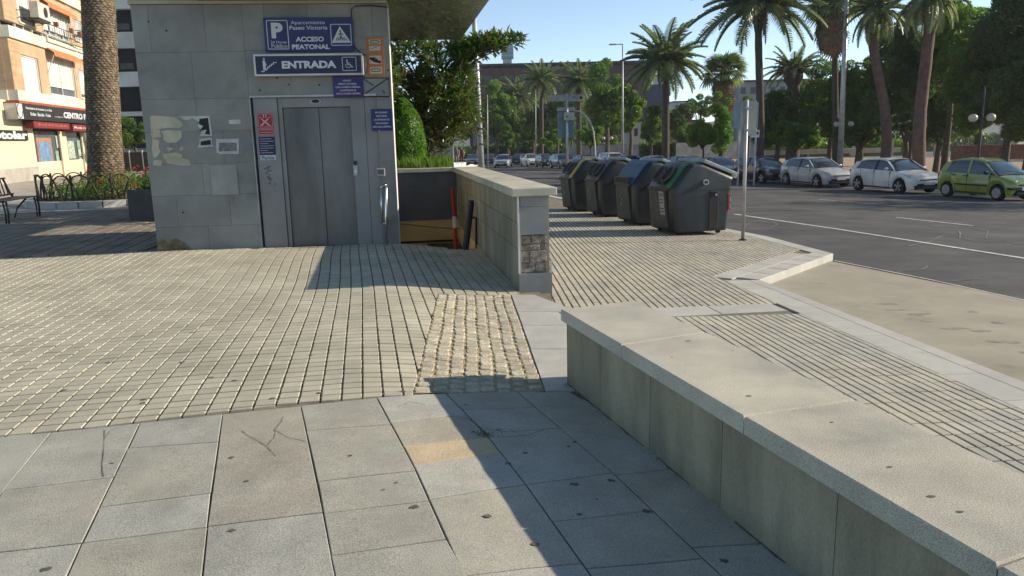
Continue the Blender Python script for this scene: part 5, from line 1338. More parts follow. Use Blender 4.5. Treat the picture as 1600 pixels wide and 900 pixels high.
# trees just outside the frame whose shade crosses the roadway
def side_tree(x, y, r_, h_, lab, s_):
    global rnd
    rnd = random.Random(s_); b = Vector((x, y, gz(x, y))); e = empty('kerb_tree', b, 0, label=lab, cat='tree')
    cl = [(Vector((rnd.uniform(-r_, r_)*.7, rnd.uniform(-r_, r_)*.7, h_+rnd.uniform(-r_, r_)*.5)), r_*.45) for _ in range(12)]
    crown(cl, 5000, .12).build('crown', L_dark, e, fix=False); MB().tube([(0, 0, -.2), (.1, 0, h_*.5), (0, 0, h_)], [.2, .16, .08], 8).build('trunk', M_bark, e)
side_tree(27.5, 27, 2.6, 6.0, 'kerb tree beyond the right edge, nearest to the green car', 1)
side_tree(33, 33, 2.8, 7.5, 'kerb tree beyond the right edge, farther from the green car', 2)
rnd = random.Random(99)
# ---- far hedge band
def hedge(name, x0, x1, Y, ytop, ybot, m, label, n=5000, leaf=.2, th=1.2, kind=None):
    a = PY(x0, ybot, Y); b = PY(x1, ytop, Y); mb = MB()
    for _ in range(n):
        x = rnd.uniform(a.x, b.x); z = rnd.uniform(a.z, b.z+.12*math.sin(x*2.3)+.1*math.sin(x*5)); y = Y+rnd.uniform(-th, th); mb.tone = max(-1, min(1, .6*math.sin(x*1.7)+rnd.uniform(-.5, .5)))
        leaf_quad(mb, Vector((x, y, z)), leaf*rnd.uniform(.6, 1.2))
    mb.tone = -.6; mb.box(a.x, b.x, Y-th*.4, Y+th*.6, a.z-.5, b.z-.35)
    o = mb.build(name, m, None, fix=False); return tag(o, label, 'hedge')
hedge('hedge', 1195, 1420, 78, 218, 240, L_lite, 'sunny hedge at the back of the park seen under the dark trees', 7000, .2)
hedge('hedge', 1000, 1062, 88, 221, 242, L_dark, 'dark clipped hedge behind the pale beige saloon', 3500, .22)
hedge('hedge', 745, 860, 128, 226, 240, L_dark, 'dark clipped hedge along the far street end behind the white van', 4500, .3)
far = hedge('far_wood', 700, 1700, 165, 205, 250, L_dark, None, 9000, .6, 4); del far['category']; tag(far, kind='stuff')
# ---------------------------------------------------------------- park ground, low walls, tent
M_park = mat('ochre_park_earth', (.34, .22, .12), .95, .2, .8, .2, 30, col2=(.24, .17, .10))
rowx = lambda y: 18.2-.249*(y-29.5)
ps = [(rowx(y)+2.6, y) for y in (5, 25, 45, 70, 110, 160)]
poly_sheet('park_ground', ps+[(200, 160), (200, 5)], lambda x, y: ZR(x, y)+.14, M_park, None, 0, 'structure')
for y0, y1 in ((20, 50), (50, 80), (80, 130)):
    band('far_kerb', (rowx(y1)+2.58, y1), (rowx(y0)+2.58, y0), -.25, M_kerb, None, lambda x, y: ZR(x, y)+.145, 30, h=.2)
for o in list(C.objects):
    if o.name.startswith('far_kerb'): tag(o, kind='structure')
M_lwall = mat('low_white_wall', (.55, .54, .50), .8, .1, 2); M_brickw = mat('reddish_low_wall', (.22, .12, .09), .9, .3, 4, .3, 40)
def wallbox(name, x0, x1, Y, yt, yb, m, label, th=.3, parts=6, cat='wall'):
    a = PY(x0, yb, Y); b = PY(x1, yt, Y); r = empty(name, (a.x, Y, a.z), 0, label=label, cat=cat)
    n = parts; 
    for k in range(n):
        MB().box((b.x-a.x)*k/n, (b.x-a.x)*(k+1)/n-.01, 0, th, -.4, b.z-a.z).build('panel', m, r)
    MB().box(-.03, b.x-a.x+.03, -.04, th+.04, b.z-a.z+.002, b.z-a.z+.06).build('coping', m, r)
    return r
wallbox('low_wall', 1196, 1408, 64, 231.5, 235, M_lwall, 'long low white wall behind the silver and white hatchbacks')
wallbox('low_wall', 1057, 1152, 82, 222, 243, M_lwall, 'white garden wall behind the round orange tree', parts=8)
wallbox('low_wall', 885, 1000, 98, 226, 244, mat('bluish_grey_wall', (.25, .28, .32), .8, .1, 2), 'blue grey wall behind the clipped tree right of the signal box', parts=8)
wallbox('low_wall', 1490, 1640, 45, 226, 240, M_brickw, 'dark reddish low wall under the right hand globe lamps', parts=10)
wallbox('grey_hoarding', 655, 708, 34, 226, 268, mat('grey_hoarding', (.30, .30, .28), .8, .08, 2), 'plain grey hoarding behind the strappy green leaves', parts=2, cat='hoarding')
p = PY(1600, 215, 60); tn_ = empty('tent', (p.x, 60, gz(p.x, 60)), 0, label='pale cream tent roof edge at the far right behind the trees', cat='tent')
MB().add([(-1.1, 0, 1.6), (6, 0, 1.6), (6, 3, 1.6), (-1.1, 3, 1.6), (1.2, 1.5, 2.9), (4, 1.5, 2.9)], [(0, 1, 5, 4), (1, 2, 5), (2, 3, 4, 5), (3, 0, 4)]).build('roof', mat('tent_cloth', (.55, .5, .4), .9, .05), tn_)
for x in (-1.05, 5.95): MB().tube([(x, .1, -.1), (x, .1, 1.62)], .06, 6).build('pole', M_lwall, tn_)
MB().box(-1.1, 6, .0, .02, .8, 1.6).build('side_cloth', MATS['tent_cloth'], tn_)
# white gate posts / small pillars in park
for i, (px, Y, yt) in enumerate(((1335, 66, 212), (1467, 60, 209), (1474, 60, 209), (1392, 62, 216))):
    a = PY(px, 238, Y); b = PY(px, yt, Y)
    o = MB().box(a.x-.22, a.x+.22, Y, Y+.4, a.z-.3, b.z).build('pillar', M_lwall, None); tag(o, 'slim white pillar deep in the park between the dark trunks', 'pillar', 'white pillars in the park')
# ---------------------------------------------------------------- lamps, poles, signal box
def simple_pole(name, px, Y, ytop, r0, label, cat='street light', arm=None, top_px=None, m=M_galv, r1=None, sleeve=False):
    b = PY(px, 240, Y); z0 = gz(b.x, Y); t = PY(top_px or px, ytop, Y); r = empty(name, (b.x, Y, z0), 0, label=label, cat=cat)
    h = t.z-z0; dx = t.x-b.x
    MB().tube([(0, 0, 0), (dx*.5, 0, h*.5), (dx, 0, h)], [r0, (r0+(r1 or r0*.6))/2, r1 or r0*.6], 10).build('pole', m, r, smooth=True)
    if arm:
        ax, ay = arm; MB().tube([(dx, 0, h), (dx+ax, 0, h+ay)], [r0*.5, r0*.4], 8).build('arm', m, r)
        bevel(MB().box(dx+ax-.55, dx+ax+.1, -.13, .13, h+ay-.06, h+ay+.05).build('lamp_head', M_galv, r), .02)
    return r, h, dx
r_, h_, dx_ = simple_pole('street_light', 752.5, 25.5, -30, .115, 'thick pale lamp post rising behind the parapet wall and through the magnolia', top_px=738, r1=.075, arm=(1.2, .15))
bx_ = MB(); a = PY(740, 222, 25.5)-Vector(r_.location); b = PY(746, 195, 25.5)-Vector(r_.location)
bevel(MB().box(a.x-.02, b.x, .12, .2, a.z-.1, b.z+.1).build('plate', mat('plate_grey', (.28, .29, .29), .6, .1), r_), .01)
for z in (1.9, 2.4, 2.75): MB().tube([(0, 0, z), (0, 0, z+.04)], .125, 10).build('strap', M_dark, r_)
simple_pole('street_light', 973, 72, 69, .10, 'thin tall street light with a short arm to the left', arm=(-.7, 0))
simple_pole('street_pole', 1314, 44, -25, .17, 'pale tall street pole between the two globe lamps', top_px=1324, cat='street pole', arm=(1.0, .2))
simple_pole('street_pole', 761.5, 60, 148, .05, 'thin mast far behind the big lamp post', cat='mast')
simple_pole('street_pole', 837, 104, 140, .06, 'thin mast beside the slim palm trunk', cat='mast')
M_globe = mat('globe_white', (.48, .45, .36), .35, .05, 3, spec=.5)
def globe_lamp(px, Y, yg, gap_px, rg, ytop, label, branches=True):
    b = PY(px, 240, Y); z0 = gz(b.x, Y); r = empty('globe_lamp', (b.x, Y, z0), 0, label=label, cat='street lamp', group='twin globe lamps')
    g = PY(px, yg, Y).z-z0; d = gap_px*scale_at(Y)/2; t = PY(px, ytop, Y).z-z0
    MB().tube([(0, 0, 0), (0, 0, .5), (0, 0, .55), (0, 0, max(g+.1, t-.25)), (0, 0, t)], [.12, .12, .06, .045, .012], 10).build('post', M_dark, r)
    for s_ in (1, -1):
        gl = MB(); gl.ball((s_*d, 0, g), rg, rg, rg*.93, 16, 10); gb_ = gl.build('globe', M_globe, r, smooth=True)
        MB().tube([(0, 0, g-rg*1.8), (s_*d*.6, 0, g-rg*1.9), (s_*d, 0, g-rg*1.5), (s_*d, 0, g-rg*.9)], .03, 8).build('arm', M_dark, r)
        MB().disc((s_*d, 0, g-rg*.95), (0, 0, 1), rg*.4, .06, 12).build('cup', M_dark, r)
    return r
globe_lamp(1315.5-.0, 46, 194, 22, .165, 186, 'twin white globe lamp directly beside the pale street pole')
q = globe_lamp(1529, 35, 184, 27.5, .195, 134, 'twin globe lamp with spiked finial in front of the dark trees at right')
q0 = PY(1529, 170, 35).z-q.location.z
for k in range(-3, 4):
    if k: MB().tube([(k*.09, 0, q0+.2), (k*.085, 0, q0+.75-abs(k)*.05)], .012, 5).build('spike', M_dark, q)
MB().tube([(-.3, 0, q0+.25), (.3, 0, q0+.25)], .015, 5).build('spike_rail', M_dark, q)
globe_lamp(949, 86, 216, 12, .2, 210, 'tiny twin globe lamp under the dense tall tree')
# signal box on its post (matrix sign seen from behind)
Yv = 46
b = PY(886, 262, Yv); z0 = ZR(b.x, Yv)
vb = empty('signal_box', (b.x, Yv, z0), 0, label='grey post carrying a wide flat display box with smaller boxes and a poster case', cat='signal post')
def vbox(nm, x0, y0, x1, y1, y_, th, m, bv=.02):
    a = PY(x0, y1, Yv)-Vector(vb.location); c = PY(x1, y0, Yv)-Vector(vb.location)
    o = MB().box(a.x, c.x, y_, y_+th, a.z, c.z).build(nm, m, vb)
    if bv: bevel(o, bv)
    return o
t = PY(886, 147, Yv)-Vector(vb.location)
MB().tube([(0, 0, 0), (t.x, 0, t.z)], .075, 10).build('post', M_galv, vb, smooth=True)
M_gbox = mat('weathered_grey_box', (.33, .33, .30), .6, .12, 3); M_bbox = mat('bluish_panel', (.14, .19, .24), .4, .1, 3)
for x0, x1 in ((857, 869.5), (870, 886), (886.4, 901.5), (902, 912)): vbox('display_panel', x0, 147.5, x1, 158.5, .08, .25, M_gbox)
vbox('top_rail', 856, 146.2, 913, 147.3, .05, .32, M_galv, .0)
vbox('black_marking', 905.5, 150.5, 910, 154.5, .07, .02, M_seal, 0); vbox('black_marking', 894, 150, 900, 154, .07, .02, M_bbox, 0)
vbox('lower_box', 871, 167, 898, 173.5, .08, .25, M_gbox)
vbox('poster_case', 872.5, 174, 880, 216, .10, .2, M_bbox); vbox('poster_case', 880.3, 174, 897, 216, .12, .2, M_bbox)
vbox('camera_box', 881, 175.5, 897, 188.5, -.18, .22, M_pback); vbox('lens', 884, 181, 886.5, 183.5, -.19, .02, M_seal, 0)
rp_ = [PY(*q, Yv)-Vector(vb.location) for q in ((897, 173), (905, 174), (914, 179), (922, 190), (927, 204), (929.5, 225), (930.5, 246))]
cp_ = MB().tube([rp_[-1]+Vector((0, 0, -.5))]+rp_[::-1], .045, 8).build('curved_pole', M_galv, None, smooth=True, loc=vb.location); tag(cp_, 'thin curved pole bending over towards the signal box', 'pole')
# street sign cluster behind the kerb signpost
Ys = 40; b = PY(1180, 262, Ys)
sc = empty('road_sign', (b.x, Ys, ZR(b.x, Ys)), 0, label='back of a broad blue grey road sign on two posts behind the signpost', cat='road sign')
def sbox(nm, x0, y0, x1, y1, y_, th, m):
    a = PY(x0, y1, Ys)-Vector(sc.location); c = PY(x1, y0, Ys)-Vector(sc.location); return bevel(MB().box(a.x, c.x, y_, y_+th, a.z, c.z).build(nm, m, sc), .01)
sbox('board', 1147, 160, 1186, 201, .05, .06, mat('sign_back_blue', (.26, .33, .40), .5, .08, 2, metal=.2))
sbox('small_board', 1173, 203, 1187, 215, .02, .05, M_sw); sbox('camera', 1182.5, 206, 1185.5, 210, -.02, .04, M_seal)
for x in (1158, 1184): 
    a = PY(x, 165, Ys)-Vector(sc.location); MB().tube([(a.x, .12, 0), (a.x, .12, a.z)], .05, 8).build('post', M_galv, sc)
# two people walking far behind the hoarding
def person(px, base, hpx, shirt, legs, label, stride=.18, bag=False):
    Y = 1.75/(hpx/F); b = PY(px, base, Y); r = empty('person', b, 0, label=label, cat='person')
    def skin_body(name, segs, m, parent, sub=2):
        me = bpy.data.meshes.new(name); vs = [s[0] for s in segs['v']]; me.from_pydata(vs, segs['e'], []); me.materials.append(m)
        o = bpy.data.objects.new(name, me); C.objects.link(o); o.parent = parent
        mo_ = o.modifiers.new('skin', 'SKIN')
        for i, s in enumerate(segs['v']): me.skin_vertices[0].data[i].radius = (s[1], s[1]*(s[2] if len(s) > 2 else 1)) if me.skin_vertices else (s[1], s[1])
        if me.skin_vertices: me.skin_vertices[0].data[0].use_root = True
        mo_.use_smooth_shade = True; o.modifiers.new('sub', 'SUBSURF').levels = 1; return o
    # tapered body from tubes merged in one mesh: pelvis, torso, neck, head, limbs
    mb = MB(); n = 8
    mb.tube([(0, 0, .86), (0, 0, .98), (0, .0, 1.18), (0, 0, 1.38), (0, 0, 1.46), (0, 0, 1.52)], [.15, .155, .14, .18, .09, .055], n)
    top = mb.build('shirt', shirt, r, smooth=True); top.scale = (1, .65, 1)
    hd = MB(); hd.tube([(0, 0, 1.47), (0, 0, 1.56)], .05, 8); hd.ball((0, -.01, 1.64), .078, .095, .115, 10, 8); hd.ball((0, -.105, 1.63), .014, .02, .02, 6, 4)
    for s_ in (1, -1):
        hd.tube([(s_*.19, 0, 1.40), (s_*.24, .03*s_, 1.14), (s_*.23, -.1*s_, .90), (s_*.23, -.13*s_, .80)], [.05, .043, .033, .036], 8)
        for k in range(4): hd.tube([(s_*.23, -.13*s_-.03+k*.02, .80), (s_*.225, -.14*s_-.03+k*.02, .74-.01*(k % 2))], .010, 5)
        hd.tube([(s_*.21, -.15*s_, .81), (s_*.20, -.18*s_, .77)], .012, 5)
        hd.tube([(s_*.09, stride*s_*.5, .5), (s_*.09, stride*s_+.05, .1), (s_*.09, stride*s_, .04), (s_*.09, stride*s_-.14, .03)], [.06, .042, .045, .03], 8)
        hd.ball((s_*.078, 0, 1.63), .012, .02, .03, 6, 4)
    hd.build('body', mat('skin', (.42, .26, .19), .6, .05), r, smooth=True)
    hr_ = MB(); hr_.ball((0, .015, 1.68), .088, .10, .10, 10, 6); hr_.build('hair', M_bark, r, smooth=True)
    for s_ in (1, -1):
        MB().tube([(s_*.08, 0, .92), (s_*.095, stride*s_*.5, .5), (s_*.09, stride*s_*.9+.03, .28)], [.10, .08, .07], 8).build('trouser_leg', legs, r, smooth=True)
    if bag: bevel(MB().box(-.42, -.22, -.1, .1, .35, .75).build('bag', M_sw, r), .03)
    return r
person(714.5, 256, 26, mat('mauve_cloth', (.22, .18, .24), .9, .1), mat('tan_cloth', (.28, .20, .14), .9, .1), 'pedestrian in a mauve top walking beside the grey hoarding', bag=True)
person(722, 256, 25, mat('maroon_cloth', (.10, .03, .035), .9, .1), mat('brown_cloth', (.09, .05, .035), .9, .1), 'pedestrian in maroon directly behind the one in mauve', .12)
# ---------------------------------------------------------------- rear building with tower
M_rust = mat('rust_cladding', (.085, .045, .032), .7, .25, .15, col2=(.06, .035, .028)); M_roofd = mat('dark_roof_edge', (.03, .03, .035), .6, .1)
Yb = 190
a = PY(735, 245, Yb); rb_ = empty('office_building', (a.x, Yb, -5), 0, label='long rust brown flat roofed building behind the far trees', cat='building')
def bb(nm, x0, y0, x1, y1, d0_, d1_, m, par=rb_):
    p = PY(x0, y1, Yb)-Vector(rb_.location); q = PY(x1, y0, Yb)-Vector(rb_.location); return MB().box(p.x, q.x, d0_, d1_, p.z, q.z).build(nm, m, par)
wb_ = bb('wall', 735, 101, 1008, 250, 0, 30, M_rust); bb('roof_edge', 733, 98, 1012, 101, -1, 31, M_roofd)
wb2 = bb('wing_wall', 1008.3, 131, 1039, 250, 0, 22, mat('dark_blue_cladding', (.03, .04, .075), .5, .1, .3)); bb('wing_roof', 1000, 116.5, 1042, 118.5, -1, 23, M_roofd)
M_bglass = mat('pale_window_glass', (.30, .38, .40), .15, .05, 1, spec=.8)
for x0, x1 in ((1008, 1020), (1021, 1034)): bb('glass_panel', x0, 119, x1, 131, .2, .6, M_bglass, wb2)
for k in range(17): bb('cladding_joint', 738+k*16, 103, 738.5+k*16, 240, -.05, 0, M_roofd, wb_)
for y0 in (118, 140, 162): 
    for k in range(8): bb('window', 748+k*32, y0, 770+k*32, y0+7, -.06, 0, mat('dim_window', (.05, .055, .06), .2, .1), wb_)
bb('roof_rail', 925, 96, 990, 98, 2, 2.4, M_rust)
Yt = 230
p = PY(783.5, 91, Yt); q = PY(802, 71, Yt)
tw_ = empty('tower', (p.x, Yt, -5), 0, label='pale blue square water tower top above the rust brown building', cat='tower')
M_tw = mat('tower_blue', (.25, .36, .42), .6, .05); 
zz = p.z+5; MB().box(0, q.x-p.x, 0, 4, zz, q.z+5).build('tank', M_tw, tw_); MB().box(.4, 3, .5, 3, 0, zz-.003).build('shaft', mat('tower_grey', (.4, .45, .47), .7, .05), tw_)
for k in range(3): MB().box(-.05, q.x-p.x+.05, -.06, 0, zz+.7+k*1.1, zz+.95+k*1.1).build('band', mat('tower_grey', (.4, .45, .47)), tw_)
def farblock(x0, y0, x1, Y, m, label, nwin=0, yb=245):
    p = PY(x0, yb, Y); q = PY(x1, y0, Y); r = empty('distant_building', (p.x, Y, p.z-1), 0, label=label, cat='building')
    w_ = q.x-p.x; h = q.z-p.z+1; wl = MB().box(0, w_, 0, 12, 0, h).build('wall', m, r); MB().box(-.3, w_+.3, -.3, 12.3, h, h+.35).build('roof', M_roofd, r)
    for k in range(nwin):
        for j in range(3): MB().box(w_*(k+.25)/nwin, w_*(k+.75)/nwin, -.05, 0, h-2.2-j*3, h-1-j*3).build('window', mat('dim_window', (.05, .055, .06), .2, .1), wl)
farblock(1150, 126, 1262, 150, mat('far_grey', (.22, .26, .29), .8, .1, .2), 'grey blue flat building far behind the slender palm', 7)
farblock(1052, 159, 1076, 260, mat('far_white', (.5, .5, .48), .8, .1, .2), 'tiny white building on the skyline right of the stout palm', 3)
farblock(1055, 190, 1090, 140, mat('far_brick', (.25, .16, .13), .8, .1, .2), 'low house with reddish roof behind the orange tree', 3)
farblock(988, 190, 1010, 120, mat('far_white', (.5, .5, .48), .8, .1, .2), 'small white house left of the rounded shrub tree', 2)
# distant low hills so that the ground closes on the horizon
M_hill = mat('distant_green', (.06, .085, .06), .95, .3, .01)
mb = MB(); n = 60
for k in range(n+1):
    x = -900+k*40; h = 12+5*math.sin(k*.5)+4*math.sin(k*1.3); mb.v += [(x, 900, -8), (x, 980, h)]; mb.t += [0, 0]
    if k: a = 2*(k-1); mb.f.append((a, a+2, a+3, a+1))
tag(mb.build('hills', M_hill, None, smooth=True), kind='structure')
# ---------------------------------------------------------------- magnolia, cone shrub, strappy leaves behind the rear parapet
rnd = random.Random(5)
M_petal = mat('cream_petal', (.62, .60, .48), .6, .05)
mg = PY(672, 250, 18.5); mgr = empty('magnolia_tree', (mg.x, 18.5, -.3), 0, label='glossy leaved magnolia with rusty leaves and a long branch over the parapet', cat='tree')
mo = Vector(mgr.location)
tips = []
def region(n, cx, cy, rx, ry, Y0, Y1):
    for _ in range(n):
        t = rnd.uniform(0, 6.28); q = math.sqrt(rnd.random()); Y = rnd.uniform(Y0, Y1); tips.append(PY(cx+rx*q*math.cos(t), cy+ry*q*math.sin(t), Y)-mo)
region(48, 640, 85, 42, 45, 17.3, 19.6); region(44, 690, 110, 40, 45, 17.3, 19.6); region(52, 690, 165, 48, 42, 17, 19.8); region(32, 655, 145, 40, 50, 17.5, 19.5)
region(46, 712, 190, 38, 34, 17, 19.5); region(26, 680, 225, 32, 24, 17, 19.5); region(22, 728, 118, 20, 34, 17.5, 19); region(26, 725, 160, 26, 30, 17.5, 19); region(30, 600, 110, 30, 80, 18, 20)
region(260, 520, 120, 110, 95, 15.0, 20); region(50, 480, 150, 60, 70, 17.5, 20.5)  # unseen extra foliage behind the lift house, added to shade the bench area
region(22, 722, 82, 20, 15, 17.6, 18.6); region(26, 748, 74, 18, 13, 17.6, 18.4); region(14, 772, 66, 14, 11, 17.6, 18.3); region(8, 790, 68, 12, 9, 17.7, 18.2); region(3, 806, 64, 5, 3, 17.8, 18.1)
gl_, ru_ = MB(), MB()
for k, tp in enumerate(tips):
    pxr = tp.x+mo.x
    for j in range(rnd.randint(15, 21)):
        az = rnd.uniform(0, 6.28); el = rnd.uniform(-.5, 1.3); d = Vector((math.cos(az)*math.cos(el), math.sin(az)*math.cos(el), math.sin(el))); l = rnd.uniform(.15, .25); w_ = l*.2
        s_ = d.cross(Vector((0, 0, 1))).normalized(); p0 = tp+d*.03+Vector((rnd.uniform(-.1, .1), rnd.uniform(-.1, .1), rnd.uniform(-.1, .1))); nrm = s_.cross(d)
        tgt = ru_ if (rnd.random() < (.10 if tp.z > 2.2 else .22)) else gl_; tgt.tone = rnd.uniform(-1, 1)
        p1 = p0+d*l*.5+nrm*l*.06; p2 = p0+d*l-nrm*l*.08
        tgt.add([p0, p1+s_*w_, p2, p1-s_*w_], [(0, 1, 2, 3)])
gl_.build('crown', L_mag, mgr, fix=False); ru_.build('rusty_leaves', L_rust, mgr, fix=False)
tb = MB(); tb.tube([(0, 0, -.4), (0, 0, .8), (-.1, 0, 2.2), (-.2, 0, 3.6)], [.13, .11, .08, .03], 8)
br_end = PY(805, 66, 18)-mo; br_mid = PY(750, 80, 18)-mo
tb.tube([(-.05, 0, 1.8), PY(710, 110, 18.2)-mo, br_mid, PY(775, 70, 18)-mo, br_end], [.06, .05, .035, .02, .008], 6)
for tp in tips[::6]: tb.tube([(-.1, 0, min(3.4, max(.8, tp.z*.7))), tp*.55+Vector((0, 0, tp.z*.35)), tp], [.03, .018, .006], 4)
tb.build('trunk', M_bark, mgr)
for q in ((676, 95), (668, 91), (733, 101), (741, 112), (651, 88)):
    c = PY(*q, 17.15)-mo; fl = MB()
    for j in range(7):
        az = j*.9; d = Vector((math.cos(az)*.7, math.sin(az)*.7, .6)).normalized(); s_ = d.cross(Vector((0, 0, 1))).normalized()
        fl.add([c, c+d*.05+s_*.03, c+d*.09, c+d*.05-s_*.03], [(0, 1, 2, 3)])
    fl.build('flower', M_petal, mgr)
def egg(name, px, Y, yt, yb, rpx, m, label, n, leaf, cat='shrub'):
    b = PY(px, yb, Y); t = PY(px, yt, Y); r = empty(name, b, 0, label=label, cat=cat); H = t.z-b.z; W_ = rpx*scale_at(Y); mb = MB()
    for _ in range(n):
        z = rnd.random(); w_ = W_*(math.sin(math.pi*min(1, max(0, .12+z*.88)))**.55)*(1-.25*z); a = rnd.uniform(0, 6.28); q = w_*(1-.25*rnd.random()**2)*(1+.06*math.sin(a*5+z*9))
        mb.tone = max(-1, min(1, .5*math.sin(a*3+z*7)+rnd.uniform(-.6, .6))); leaf_quad(mb, Vector((q*math.cos(a), q*math.sin(a), z*H)), leaf*rnd.uniform(.7, 1.3))
    mb.tone = -.9; mb.ball((0, 0, H*.45), W_*.8, W_*.8, H*.44, 12, 8)
    mb.build('foliage', m, r, fix=False); MB().tube([(0, 0, -.5), (0, 0, H*.3)], .05, 6).build('stem', M_bark, r); return r
egg('clipped_shrub', 634, 15.6, 154, 262, 36, L_vine, 'bright green egg shaped clipped shrub beside the lift house corner', 9000, .035)
p0 = PY(626, 268, 14.6); p1 = PY(705, 268, 14.6)
mb = MB()
for k in range(420):
    x = rnd.uniform(p0.x, p1.x); y = 14.6+rnd.uniform(-.3, .5); z0 = p0.z-.1; h = rnd.uniform(.22, .42); a = rnd.uniform(0, 6.28); b_ = rnd.uniform(.05, .15); mb.tone = rnd.uniform(-1, 1)
    dx, dy = math.cos(a)*b_, math.sin(a)*b_; w_ = .014
    mb.add([(x-w_, y, z0), (x+w_, y, z0), (x+dx*.5+w_, y+dy*.5, z0+h*.7), (x+dx, y+dy, z0+h), (x+dx*.5-w_, y+dy*.5, z0+h*.7)], [(0, 1, 2, 3, 4)])
tag(mb.build('strappy_leaves', L_lite, None, fix=False), kind='stuff')
tag(MB().box(-3.6, -1.2, 14.75, 16.5, -.5, p0.z-.05).build('planting_bed', M_park, None), kind='structure')
# ---------------------------------------------------------------- left side: palm, flower bed, arch fence, bench, planter
rnd = random.Random(21)
PZ0 = .13
Yp = 21.0
pb_ = PY(166, 300, Yp); pt_ = PY(153, 0, Yp)
pr = empty('palm_tree', (pb_.x, Yp, PZ0), 0, label='thick palm trunk with rough leaf scars standing in the flower bed at left', cat='palm tree')
r0 = 25*scale_at(Yp)
H = 11.0; tilt = (pt_.x-pb_.x)/(pt_.z-PZ0)
def trunk_r(z): return r0*(1.12 if z < .3 else 1.0)*(1-.012*z)+.10*math.exp(-z*1.5)
tb = MB(); zz = lin(-.2, H, 30); tb.tube([(tilt*z, 0, z) for z in zz], [trunk_r(max(0, z))-.02 for z in zz], 20); tb.build('trunk', M_ptrunk, pr, smooth=True)
M_scar = mat('palm_scar', (.20, .155, .095), .95, .4, 14, .8, 25, col2=(.13, .10, .065), tone=.3)
sc_ = MB(); row = 0; z = .05
while z < 7.5:
    for k in range(21):
        a = 2*math.pi*(k+.5*(row % 2))/21+.15*math.sin(z*2)+rnd.uniform(-.05, .05); R_ = trunk_r(z); c = Vector((tilt*z+R_*math.cos(a)*.96, R_*math.sin(a)*.96, z)); o_ = Vector((math.cos(a), math.sin(a), 0)); t_ = Vector((-math.sin(a), math.cos(a), 0)); u_ = Vector((0, 0, 1))
        w_ = R_*.15; hh = .04*rnd.uniform(.7, 1.3); pr_ = rnd.uniform(.004, .02); sc_.tone = rnd.uniform(-1, 1)
        sc_.add([c-t_*w_, c+u_*hh, c+t_*w_, c-u_*hh, c+o_*pr_-u_*hh*.1, c+o_*pr_*.8-u_*hh*.7], [(0, 4, 1), (1, 4, 2), (0, 5, 4), (4, 5, 2), (0, 3, 5), (5, 3, 2)])
    z += .062; row += 1
tag(sc_.build('leaf_scars', M_scar, pr), kind='stuff')
cc = Vector((tilt*H, 0, H))
for i in range(40):
    t = i/40; o = bpy.data.objects.new('frond', FR_UP[0 if t < .3 else (1 if t < .65 else 2)]); C.objects.link(o); o.parent = pr; o.location = cc
    o.rotation_euler = (0, -R(75-115*t), i*2.399); o.scale = (3.6, 3.6, 3.6)
# ring kerb and soil
kc = Vector((pb_.x, Yp+.0, PZ0)); RX = 1.95
kb = empty('flower_bed', kc, 0, label='round flower bed with red geraniums inside a low stone ring', cat='flower bed')
for k in range(22):
    a0, a1 = 2*math.pi*k/22+.008, 2*math.pi*(k+1)/22-.008
    q = [(RX*math.cos(a0), RX*math.sin(a0)), (RX*math.cos(a1), RX*math.sin(a1)), ((RX-.22)*math.cos(a1), (RX-.22)*math.sin(a1)), ((RX-.22)*math.cos(a0), (RX-.22)*math.sin(a0))]
    MB().prism(q, -.1, .14).build('kerb_stone', M_kerb, kb)
M_soil = mat('soil', (.06, .045, .03), .95, .3, 10)
MB().prism([((RX-.21)*math.cos(2*math.pi*k/24), (RX-.21)*math.sin(2*math.pi*k/24)) for k in range(24)], -.1, .10).build('soil', M_soil, kb)
fl = MB(); 
for k in range(5200):
    a = rnd.uniform(0, 6.28); q = (RX-.45)*math.sqrt(rnd.random()); x, y = q*math.cos(a), q*math.sin(a)
    if x < -.55 and y < .3 and rnd.random() < .5: continue
    dens = .5+.5*math.sin(x*3+1)*math.cos(y*2.5)
    h = (.30+.5*dens)*(1.0 if x > -.4 else .55)+rnd.uniform(0, .14); z = h*rnd.random()**.5+.1; fl.tone = max(-1, min(1, rnd.gauss(0, .5))); leaf_quad(fl, Vector((x, y, z)), rnd.uniform(.03, .065))
fl.build('leaves', L_lite, kb, fix=False)
M_geran = mat('geranium_red', (.55, .04, .03), .6, .15, 10); M_geran2 = mat('dry_flower', (.10, .03, .03), .7, .15, 10)
def inbed(px, py, Y): return PY(px, py, Y)-kc
for i, (px, py, dry, s_) in enumerate(((139, 267, 0, .07), (157, 284, 0, .075), (192, 275, 0, .07), (209, 292, 0, .08), (216, 280, 0, .05), (226, 270, 0, .06), (229, 264, 0, .06), (212, 261, 0, .055), (222, 276, 0, .05), (175, 262, 1, .06), (186, 266, 1, .05), (194, 267, 1, .05), (168, 268, 1, .04), (201, 265, 1, .05), (234, 281, 0, .05), (184, 283, 0, .035), (147, 292, 0, .03))):
    p = inbed(px, py, Yp-1.3+.1*(i % 5)); f = MB()
    for k in range(16):
        d = Vector((rnd.gauss(0, 1), rnd.gauss(0, 1), rnd.gauss(0, 1))).normalized()*s_*1.5*rnd.uniform(.4, 1); leaf_quad(f, p+d, s_*.6)
    fo = f.build('flower', M_geran2 if dry else M_geran, kb, fix=False)
    MB().tube([(p.x+.02, p.y+.03, .1), p], .006, 4).build('stalk', M_weed, kb)
